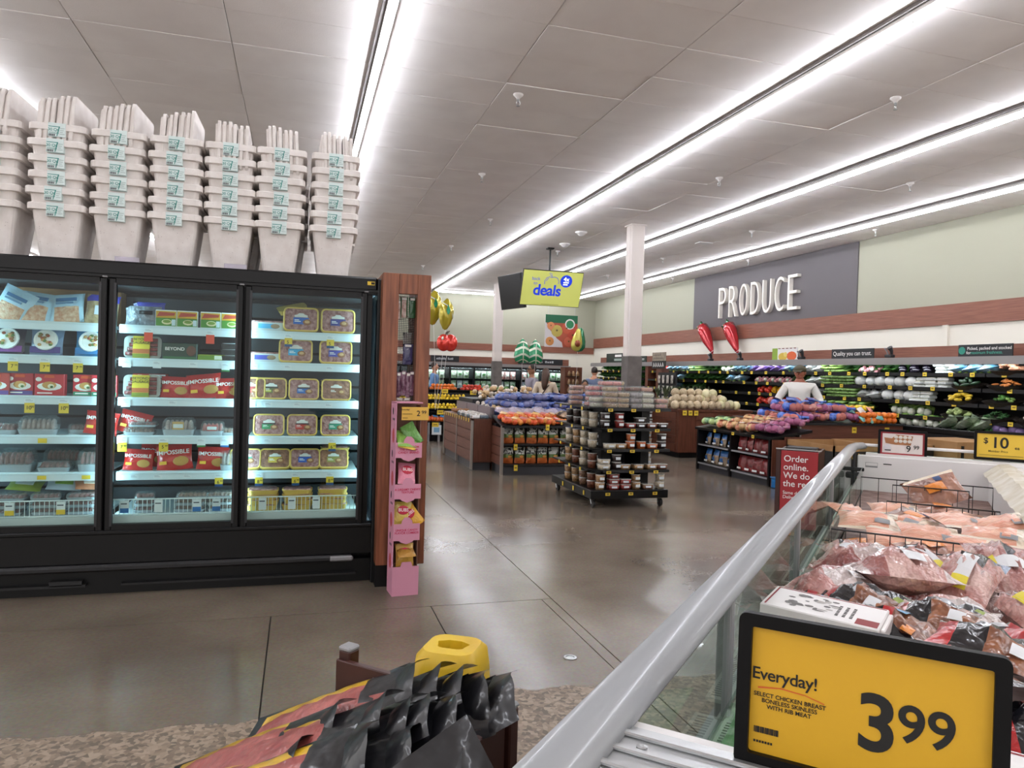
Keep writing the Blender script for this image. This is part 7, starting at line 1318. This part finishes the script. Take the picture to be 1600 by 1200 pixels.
t = thing('chalk_sign', 'chalkboard style sign with white lettering beside the near column', 'sign', (8.9, 16.95, 1.72), -PI / 2); b = MB(); b.bx(-.36, .36, 0, .02, 0, .2, PRB); b.bx(-.36, .36, 0, .02, .2, .42, mat('driftwood', '#a09482', .7, col2='#7d7264', nscale=10)); b.build('board', t); b = MB(); [b.tube([(-.28 + k * .12, -.004, .05), (-.25 + k * .12, -.006, .15), (-.21 + k * .12, -.004, .06)], .011, WHT, 5) for k in range(5)]; [b.bx(-.28, .22 - .1 * k, -.004, 0, .26 + .08 * k, .275 + .08 * k, flat('#5d5348')) for k in range(2)]; b.build('lettering', t)
b = MB(); b.bx(-.15, .15, -.1, .1, 0, 1.72, WD2); o = b.build('sign_pillar', t, False, (0, .12, -1.72))
# white round labelled hanging rack between column and greens
t = thing('hanging_pack_rack', 'rack of hanging pale packets right of the near column', 'rack', (8.8, 16.3, 0), -PI / 2); b = MB(); b.bx(-.45, .45, .0, .04, 0, 1.62, CHAR); b.build('panel_back', t)
for k in range(12):
    b = MB(); b.pillow(.13, .2, .04, mat('pale_packet', '#cfc8be', .3, col2='#6f665e', nscale=14, coat=.6, rnd=.2), 5, 5, UPR, jit=.15); b.build('packet', t, True, (-.33 + .22 * (k % 4), -.04, 1.45 - .26 * (k // 4)))
# ================================================================ hanging screens, poster, balloons
sc = thing('hanging_screen', 'large hanging screen showing a yellow-green back to deals advert', 'screen', (5.14, 14.8, 3.32)); sc.rotation_euler = (0, 0, 0)
W_, H_ = 1.36, .775; TL = math.radians(20); M0 = T(.0, -.06, -.02, -TL * -1, 0, 0)
M0 = T(0, -.08, 0) @ Matrix.Rotation(TL, 4, 'X')
b = MB(); b.box((0, .03, 0), (W_, .05, H_), CHAR, M0, ch=.006); b.box((0, .08, 0), (W_ * .5, .06, H_ * .5), CHAR, M0, ch=.01); b.build('housing', sc)
SCR = mat('screen_yellow', '#b7bb62', .4, emit=.33); SB_ = mat('screen_blue', '#1733b4', .4, emit=.6); SW_ = mat('screen_white', '#f4f6ea', .4, emit=.7)
b = MB(); b.box((0, .002, 0), (W_ - .025, .006, H_ - .025), SCR, M0); b.build('display', sc)
b = MB(); q = M0 @ T(0, -.0025, 0) @ UPR
b.text('deals', .33, SB_, q @ T(-.1, -.05, 0), off=.026, sp=.95); b.text('back\nto', .1, SB_, q @ T(-.38, .15, 0), off=.0); b.lathe([(.135, 0), (.135, .001), (.001, .001)], SB_, 28, q @ T(.3, .18, 0)); b.build('advert_lettering', sc)
b = MB(); b.text('4x', .13, SW_, q @ T(.3, .22, .002), off=.015); [b.bx(-.06 + .0, .06 - .02 * k, -.012, .012, 0, .001, SW_, q @ T(.3, .15 - .045 * k, .001)) for k in range(2)]; b.build('badge_lettering', sc)
b = MB(); pts = [(-.18 + .0, .0), (-.185, .08), (-.15, .14), (-.09, .165), (-.04, .15), (.0, .165), (.05, .165), (.1, .14), (.13, .08), (.13, .02)]
b.tube([tuple(q @ Vector((x - .0, y + .09, .002))) for x, y in pts], .006, SB_, 5); b.tube([tuple(q @ Vector((x, y, .002))) for x, y in ((-.03, .26), (-.07, .29), (-.1, .34), (-.05, .33), (-.03, .26))], .005, SB_, 5); b.tube([tuple(q @ Vector((x, y, .002))) for x, y in ((-.15, .16), (-.13, .2), (-.1, .22))], .005, SB_, 5); b.bx(-.2, .2, -.355 + .0, -.345, 0, .001, flat('#8a9040'), q @ T(0, .0, 0)); b.build('apple_outline', sc)
b = MB(); b.cyl((0, .1, .1), (0, .1, ZC - 3.32), .022, BLACK, 10); b.box((0, .1, ZC - 3.32 - .02), (.14, .14, .03), BLACK); b.build('ceiling_pole', sc)
s2_ = thing('hanging_screen', 'second hanging screen seen edge-on at left of the advert screen', 'screen', (4.52, 15.75, 3.32), -1.3); b = MB(); b.box((0, .03, 0), (1.0, .05, H_), CHAR, Matrix.Rotation(TL * .5, 4, 'X'), ch=.006); b.build('housing', s2_); b = MB(); b.box((0, .0, 0), (.96, .006, H_ - .04), BLACK, Matrix.Rotation(TL * .5, 4, 'X')); b.build('display', s2_); b = MB(); b.tube([(0, .06, .1), (.1, .3, .2), (.985, .37, .25)], .02, BLACK, 8); b.build('bracket_arm', s2_); b = MB(); b.box((-.3, -.004, .2), (.05, .004, .1), WHITE); b.build('sticker', s2_)
# poster
t = thing('apple_poster', 'hanging poster of apples with dark green band below the screen', 'poster', (6.22, 17.0, 2.17)); b = MB(); b.bx(-.425, .425, 0, .02, 0, .80, WHITE); b.build('board', t)
b = MB(); b.bx(-.425, .425, -.003, 0, .60, .80, flat('#1f6b48')); b.bx(-.425, .425, -.002, 0, .0, .6, flat('#b8573f')); b.prism([(-.425, .6), (-.425, 0), (.05, 0), (.02, .12), (-.12, .22), (-.3, .42), (-.4, .6)], .002, flat('#d9d3d6'), T(0, -.002, 0) @ UPR)
for x, z, r, c in ((-.12, .40, .15, '#c9b45c'), (-.3, .14, .11, '#d08a4a'), (.14, .47, .14, '#cf5f42'), (.3, .3, .14, '#c94f3c'), (.2, .14, .13, '#d46a50'), (-.28, .52, .1, '#d98a5a'), (.33, .5, .1, '#d05840')): b.ell((x, -.006, z), (r, .006, r), flat(c), 16, 6); b.ell((x, -.012, z + r * .1), (r * .18, .003, r * .18), flat('#6a5a2a'), 8, 5)
b.lathe([(.13, 0), (.13, .004), (.001, .004)], WHT, 20, T(.22, -.01, .58) @ UPR); b.lathe([(.1, 0), (.1, .004), (.001, .004)], flat('#2f8a5a'), 20, T(.22, -.013, .575) @ UPR); b.build('printed_picture', t)
for x in (-.35, .35):
    b = MB(); b.cyl((x, .01, .8), (x, .01, ZC - 2.17), .004, STEEL, 5); b.build('wire', t)
# foil balloons
FO = lambda c, n_: mat('foil_' + n_, c, .18, .35, bump=.25, bscale=14, coat=.6)
def string(b, p0, p1): b.tube([p0, ((p0[0] + p1[0]) / 2 + .01, (p0[1] + p1[1]) / 2, (p0[2] + p1[2]) / 2), p1], .003, WHITE, 4)
def balloon(name, lab, loc, parts, tie=None):
    t = thing(name, lab, 'balloon', loc, 0, 'foil balloons')
    for nm, b, sm in parts: b.build(nm, t, sm)
    if tie: b = MB(); string(b, (0, 0, -.2), tuple(a - c for a, c in zip(tie, loc))); b.build('string', t)
LEM = FO('#b9a832', 'lemon'); GLF = FO('#1d8a5a', 'leaf'); WHF = FO('#e6ecd8', 'white'); RDF = FO('#d8382a', 'red'); AVO = FO('#1f7a4a', 'avocado'); AVI = FO('#d3c95a', 'avocado_in'); AVP = FO('#9a4a24', 'pit')
def leafshape(b, m, z, l_, w_, M=None): b.prism([(-w_ * .5, 0), (-w_, l_ * .35), (-w_ * .4, l_ * .75), (0, l_), (w_ * .4, l_ * .75), (w_, l_ * .35), (w_ * .5, 0), (0, -l_ * .1)], .012, m, M)
for x, y, z, s_, lab in ((2.33, 12.0, 2.44, 1.0, 'front yellow lemon foil balloon beside the wooden panel'), (2.16, 12.25, 2.56, 1.12, 'rear yellow lemon foil balloon half hidden by the wooden panel')):
    b = MB(); b.lathe([(.005, -.27), (.05, -.25), (.11, -.16), (.15, -.04), (.155, .06), (.12, .16), (.06, .22), (.035, .25), (.001, .265)], LEM, 18, T(0, 0, 0, 0, .06, 0) @ Matrix.Diagonal((.82 * s_, .5 * s_, s_, 1))); b2 = MB(); leafshape(b2, GLF, 0, .16, .035, T(.02, -.085, .0, PI / 2 - .1, 0, 0)); b3 = MB(); b3.tube([(-.07, -.05, .18), (-.0, -.075, .14), (.08, -.05, .05), (.11, -.03, -.06)], .01, WHF, 6); balloon('lemon_balloon', lab, (x, y, z), [('foil_body', b, True), ('leaf_print', b2, False), ('rind_highlight', b3, True)], (2.3, 12.6, .80))
b = MB(); b.ell((-.06, 0, 0), (.12, .08, .145), RDF, 14, 10); b.ell((.06, 0, 0), (.12, .08, .145), RDF, 14, 10); b2 = MB(); b2.tube([(0, 0, .12), (.01, 0, .17), (.04, 0, .2)], .008, FO('#5a3a20', 'stem'), 6); leafshape(b2, FO('#3a2a1a', 'stemleaf'), 0, .08, .02, T(-.03, -.01, .14, PI / 2, .6, 0)); b3 = MB(); b3.ell((-.09, -.07, .07), (.02, .008, .035), WHF, 8, 6); balloon('apple_balloon', 'red apple foil balloon below the lemons', (2.36, 12.0, 1.96), [('foil_body', b, True), ('stem_and_leaf', b2, False), ('highlight', b3, True)], (2.34, 12.6, .8))
for x, z, rz, s_, lab in ((4.30, 1.89, .1, 1.1, 'wide green and white leaf foil balloon, left of the pair'), (4.57, 1.88, .9, 1.05, 'narrow green and white leaf foil balloon, right of the pair')):
    b = MB(); pr = [(.005, -.24), (.05, -.23), (.13, -.16), (.16, -.04), (.14, .1), (.08, .2), (.001, .25)]
    for k in range(len(pr) - 1):
        n_ = 3
        for j in range(n_):
            a0, a1 = j / n_, (j + 1) / n_; r0, z0 = pr[k][0] + (pr[k + 1][0] - pr[k][0]) * a0, pr[k][1] + (pr[k + 1][1] - pr[k][1]) * a0; r1, z1 = pr[k][0] + (pr[k + 1][0] - pr[k][0]) * a1, pr[k][1] + (pr[k + 1][1] - pr[k][1]) * a1
            b.loft([[(r0 * 1.1 * math.cos(2 * PI * i / 14), r0 * .45 * math.sin(2 * PI * i / 14), z0 - .55 * r0 * abs(math.cos(2 * PI * i / 14)) + .06) for i in range(14)], [(r1 * 1.1 * math.cos(2 * PI * i / 14), r1 * .45 * math.sin(2 * PI * i / 14), z1 - .55 * r1 * abs(math.cos(2 * PI * i / 14)) + .06) for i in range(14)]], [GLF, GLF, WHF][(k * n_ + j) % 3], T(0, 0, 0, .2 if (k + j) % 2 else 0, 0, 0) if False else None, cap=False)
    b2 = MB(); b2.cyl((0, -.075, -.2), (0, -.06, .2), .01, WHF, 6); t_ = [('foil_body', b, True), ('midrib', b2, True)]; balloon('leaf_balloon', lab, (x, 14.0, z), t_, (x + .05, 14.2, 1.0))
b = MB(); pr = [(.02, -.3), (.12, -.27), (.19, -.18), (.2, -.08), (.16, .06), (.1, .2), (.06, .28), (.001, .31)]; b.lathe(pr, AVO, 18, T(.05, .03, 0, 0, .12, 0) @ Matrix.Diagonal((.9, .55, 1, 1))); b2 = MB(); b2.lathe([(r * .86, z * .93) for r, z in pr], AVI, 18, T(-.04, -.05, -.01, 0, .12, 0) @ Matrix.Diagonal((.85, .5, 1, 1))); b3 = MB(); b3.ell((-.06, -.14, -.1), (.075, .05, .085), AVP, 12, 8); balloon('avocado_balloon', 'avocado foil balloon with brown pit in front of the apple poster', (6.55, 16.7, 2.36), [('foil_body', b, True), ('flesh_face', b2, True), ('pit', b3, True)], (6.6, 16.9, 1.15))
for y0, y1, z1, lab in ((16.8, 16.25, 2.12, 'left'), (15.6, 15.15, 2.1, 'right')):
    z0 = z1 + .72; b = MB(); c = [(0, 0, 0), (0, -(y0 - y1) * .22, -.15), (0, -(y0 - y1) * .5, -.36), (0, -(y0 - y1) * .82, -.58), (0, -(y0 - y1), -.72)]; b.tube(c, .1, FO('#b8202a', 'chili'), 14, rs=[.15, .165, .135, .07, .012]); b2 = MB(); b2.tube([(0, .02, -.05), (0, .02, .03), (0, .05, .1), (0, .08, .14)], .05, FO('#1c6b3c', 'chili_cap'), 12, rs=[.165, .12, .035, .025]); b3 = MB(); b3.tube([c[-1], (-.02, -(y0 - y1) - .1, -.6), (-.1, -(y0 - y1) + .1, -.75)], .004, WHITE, 4); balloon('chili_balloon', '%s red chili pepper foil balloon hanging under the PRODUCE letters' % lab, (10.05, y0, z0), [('foil_body', b, True), ('green_calyx', b2, True), ('ribbon', b3, False)])
# ================================================================ people
SKIN = mat('skin_light', '#c08a6e', .5); SKIN2 = mat('skin_tan', '#a06f52', .5); HAIRD = mat('hair_dark', '#2c1f18', .5, bump=.5, bscale=60); HAIRB = mat('hair_brown', '#4a3022', .5, bump=.5, bscale=60)
def skin_mesh(name, joints, edges, m, parent=None, sub=2):
    me = bpy.data.meshes.new(name); me.from_pydata([j[:3] for j in joints], edges, []); me.materials.append(m); o = bpy.data.objects.new(name, me); COL.objects.link(o)
    sk = o.modifiers.new('skin', 'SKIN'); sk.use_smooth_shade = True
    for v, j in zip(me.skin_vertices[0].data, joints): r = j[3]; v.radius = (r, r) if not isinstance(r, tuple) else r; v.use_root = False
    me.skin_vertices[0].data[0].use_root = True
    o.modifiers.new('sub', 'SUBSURF').levels = sub; o.modifiers['sub'].render_levels = sub
    if parent is not None: o.parent = parent
    return o
def person(lab, loc, rz, h, top_m, leg_m, skin, hair_m, arms, long_hair=False, cap=None, glasses=False, sleeve=1.0, bag=None, head_turn=0, head_tilt=0, kneel=False):
    """arms: for each side (elbow xyz, wrist xyz) in a 1.75 m figure that faces -Y"""
    p = thing('person', lab, 'person', loc, rz); s = h / 1.75; p.scale = (s, s, s)
    J = [(0, 0, .96, (.13, .095)), (0, 0, 1.14, (.11, .08)), (0, 0, 1.30, (.12, .085)), (0, 0, 1.40, (.09, .065)), (0, 0, 1.50, .055), (0, -.015, 1.56, .055)]; E = [(0, 1), (1, 2), (2, 3), (3, 4), (4, 5)]
    for sd, (el, wr) in zip((-1, 1), arms):
        k = len(J); J += [(sd * .17, 0, 1.40, .06), (*el, .043), (*wr, .03)]; E += [(3, k), (k, k + 1), (k + 1, k + 2)]
    for sd in (-1, 1): k = len(J); J += [(sd * .09, 0, .86, .085), (sd * .1, -.01, .48, .058), (sd * .1, .01, .10, .04), (sd * .1, -.09, .035, .035), (sd * .1, -.16, .03, .028)]; E += [(0, k), (k, k + 1), (k + 1, k + 2), (k + 2, k + 3), (k + 3, k + 4)]
    skin_mesh('body', J, E, skin, p)
    K = [(0, 0, .90, (.175, .135)), (0, 0, 1.0, (.17, .13)), (0, 0, 1.14, (.16, .118)), (0, -.01, 1.30, (.178, .128)), (0, 0, 1.41, (.135, .098)), (0, 0, 1.465, .07)]; E2 = [(0, 1), (1, 2), (2, 3), (3, 4), (4, 5)]
    for sd, (el, wr) in zip((-1, 1), arms):
        k = len(K); wr2 = tuple(e + (w - e) * sleeve for e, w in zip(el, wr)); K += [(sd * .175, 0, 1.395, .075), (*el, .058), (*wr2, .042)]; E2 += [(4, k), (k, k + 1), (k + 1, k + 2)]
    skin_mesh('shirt', K, E2, top_m, p)
    L_ = [(0, 0, .95, (.165, .125))]; E3 = []
    for sd in (-1, 1): k = len(L_); L_ += [(sd * .095, 0, .84, .105), (sd * .1, -.01, .48, .075), (sd * .1, .01, .1, .06)]; E3 += [(0, k), (k, k + 1), (k + 1, k + 2)]
    skin_mesh('trousers', L_, E3, leg_m, p)
    for sd in (-1, 1):
        b = MB(); b.loft([[(sd * .1 + x, y - .06, 0) for x, y in rrect(.1, .28, .045)], [(sd * .1 + x, y - .06, .04) for x, y in rrect(.1, .28, .045)], [(sd * .1 + x * .8, y * .6 - .0, .09) for x, y in rrect(.1, .28, .045)]], mat('shoe_dark', '#26221f', .5)); b.build('shoe', p, True)
    # head
    hd = T(0, -.01, 1.635, head_tilt, 0, head_turn); b = MB()
    b.ell((0, 0, 0), (.074, .092, .115), skin, 16, 12, hd); b.ell((0, -.03, -.07), (.05, .055, .045), skin, 12, 8, hd); b.ell((0, -.097, -.012), (.014, .02, .024), skin, 8, 6, hd)
    for sd in (-1, 1): b.ell((sd * .075, .005, -.01), (.012, .022, .03), skin, 8, 6, hd)
    b.build('head', p, True); b = MB()
    for sd in (-1, 1): b.ell((sd * .03, -.084, .012), (.013, .008, .007), WHT, 8, 6, hd); b.ell((sd * .03, -.09, .012), (.006, .005, .006), INK, 6, 5, hd); b.box((sd * .03, -.088, .032), (.032, .006, .006), hair_m, hd)
    b.ell((0, -.088, -.055), (.024, .006, .007), mat('lips', '#9a4f46', .5), 8, 5, hd); b.build('face', p)
    b = MB(); b.ell((0, .018, .03), (.082, .092, .1), hair_m, 14, 10, hd)
    if long_hair: b.tube([tuple(hd @ Vector(q)) for q in ((0, .05, .06), (0, .085, -.05), (0.01, .1, -.16), (0.02, .11, -.28), (.03, .11, -.36))], .08, hair_m, 12, rs=[.07, .085, .08, .06, .02])
    b.build('hair', p, True)
    if cap is not None: b = MB(); b.ell((0, 0, .06), (.09, .108, .075), cap, 14, 8, hd); b.loft([[(x, -.09 + 0 * y, .055) for x, y in ((-.07, 0), (.07, 0))], [(-.055, -.17, .04), (.055, -.17, .04)], [(-.055, -.17, .032), (.055, -.17, .032)], [(-.07, -.09, .045), (.07, -.09, .045)]], cap, hd, cap=False, closed=False); b.build('cap_hat', p, True)
    if glasses: b = MB(); b.box((0, -.098, .014), (.13, .012, .03), INK, hd, ch=.004); b.box((.07, -.05, .016), (.006, .1, .01), INK, hd); b.box((-.07, -.05, .016), (.006, .1, .01), INK, hd); b.build('sunglasses', p)
    if bag is not None: b = MB(); b.tube([(-.13, .02, 1.45), (-.03, .125, 1.32), (.09, .14, 1.14), (.18, .1, .98)], .012, bag, 6); b.tube([(-.13, .02, 1.45), (-.05, -.11, 1.3), (.1, -.13, 1.12), (.19, -.05, .98)], .012, bag, 6); b.box((.22, .03, .9), (.07, .2, .16), bag, None, ch=.02); b.build('crossbody_bag', p)
    # hands: palm with five fingers
    for sd, (el, wr) in zip((-1, 1), arms):
        d = (Vector(wr) - Vector(el)).normalized(); sdv = d.cross(Vector((0, 0, 1))).normalized() if abs(d.z) < .95 else Vector((0, 1, 0)); nv = d.cross(sdv); b = MB(); w0 = Vector(wr)
        b.tube([w0 - d * .01, w0 + d * .04, w0 + d * .085], .03, skin, 8, rs=[.026, .036, .03])
        for k, ln in enumerate((.062, .075, .07, .055)): o_ = w0 + d * .08 + sdv * (k - 1.5) * .018; b.tube([o_, o_ + d * ln * .5 - nv * .006, o_ + d * ln * .9 - nv * .022], .009, skin, 6, rs=[.0095, .009, .006])
        o_ = w0 + d * .02 + sdv * sd * .028; b.tube([o_, o_ + d * .03 + sdv * sd * .025, o_ + d * .06 + sdv * sd * .03], .01, skin, 6, rs=[.012, .011, .007]); b.build('hand', p, True)
    return p
DOWN = lambda sd: ((sd * .24, .03, 1.13), (sd * .25, -.04, .9)); FWD = lambda sd: ((sd * .27, -.06, 1.14), (sd * .2, -.3, 1.06))
man_ = person('man in white long-sleeved shirt and olive cap standing behind the bagged produce table', (8.62, 11.05, 0), -.62, 1.76, mat('shirt_white', '#e6e2dc', .7, bump=.3, bscale=12), mat('jeans_blue', '#2c3850', .7), mat('skin_ruddy', '#a3624c', .5), HAIRD, (((-.3, -.02, 1.14), (-.33, -.22, 1.0)), ((.29, .0, 1.14), (.24, -.2, 1.02))), cap=mat('cap_olive', '#4f4a38', .7), head_turn=-.35, head_tilt=.15); man_.scale = (1.22, 1.2, 1.006)
person('woman with long brown hair in cream top with crossbody strap, seen from behind', (4.78, 13.9, 0), 2.75, 1.60, mat('top_cream', '#e2d3bd', .75, col2='#d3bfa5', nscale=9), mat('jeans_dark', '#232733', .7), SKIN, HAIRB, (FWD(-1), FWD(1)), long_hair=True, bag=mat('strap_brown', '#33231c', .5))
person('man in sunglasses and grey shirt in profile beside the woman', (4.78, 14.8, 0), -1.45, 1.68, mat('shirt_grey_mauve', '#8f8894', .7), mat('trousers_grey', '#3d3d42', .7), SKIN2, HAIRD, (DOWN(-1), FWD(1)), glasses=True)
person('person with dark hair bending over produce behind the red clamshells', (6.2, 15.3, -.24), -.3, 1.62, mat('top_dark', '#3a3f52', .7), MATS['trousers_grey'], SKIN2, HAIRD, (FWD(-1), FWD(1)), head_tilt=.3)
person('person in slate blue shirt turned away near the green-lit case', (7.1, 16.9, 0), 2.6, 1.70, mat('shirt_slate', '#5d6a86', .7), MATS['jeans_dark'], SKIN, HAIRD, (DOWN(-1), FWD(1)))
person('person in blue shirt and dark vest at the far left behind the citrus', (3.45, 19.2, 0), 1.2, 1.72, mat('shirt_blue', '#5f86b5', .7), MATS['jeans_dark'], SKIN, HAIRD, (DOWN(-1), DOWN(1)))
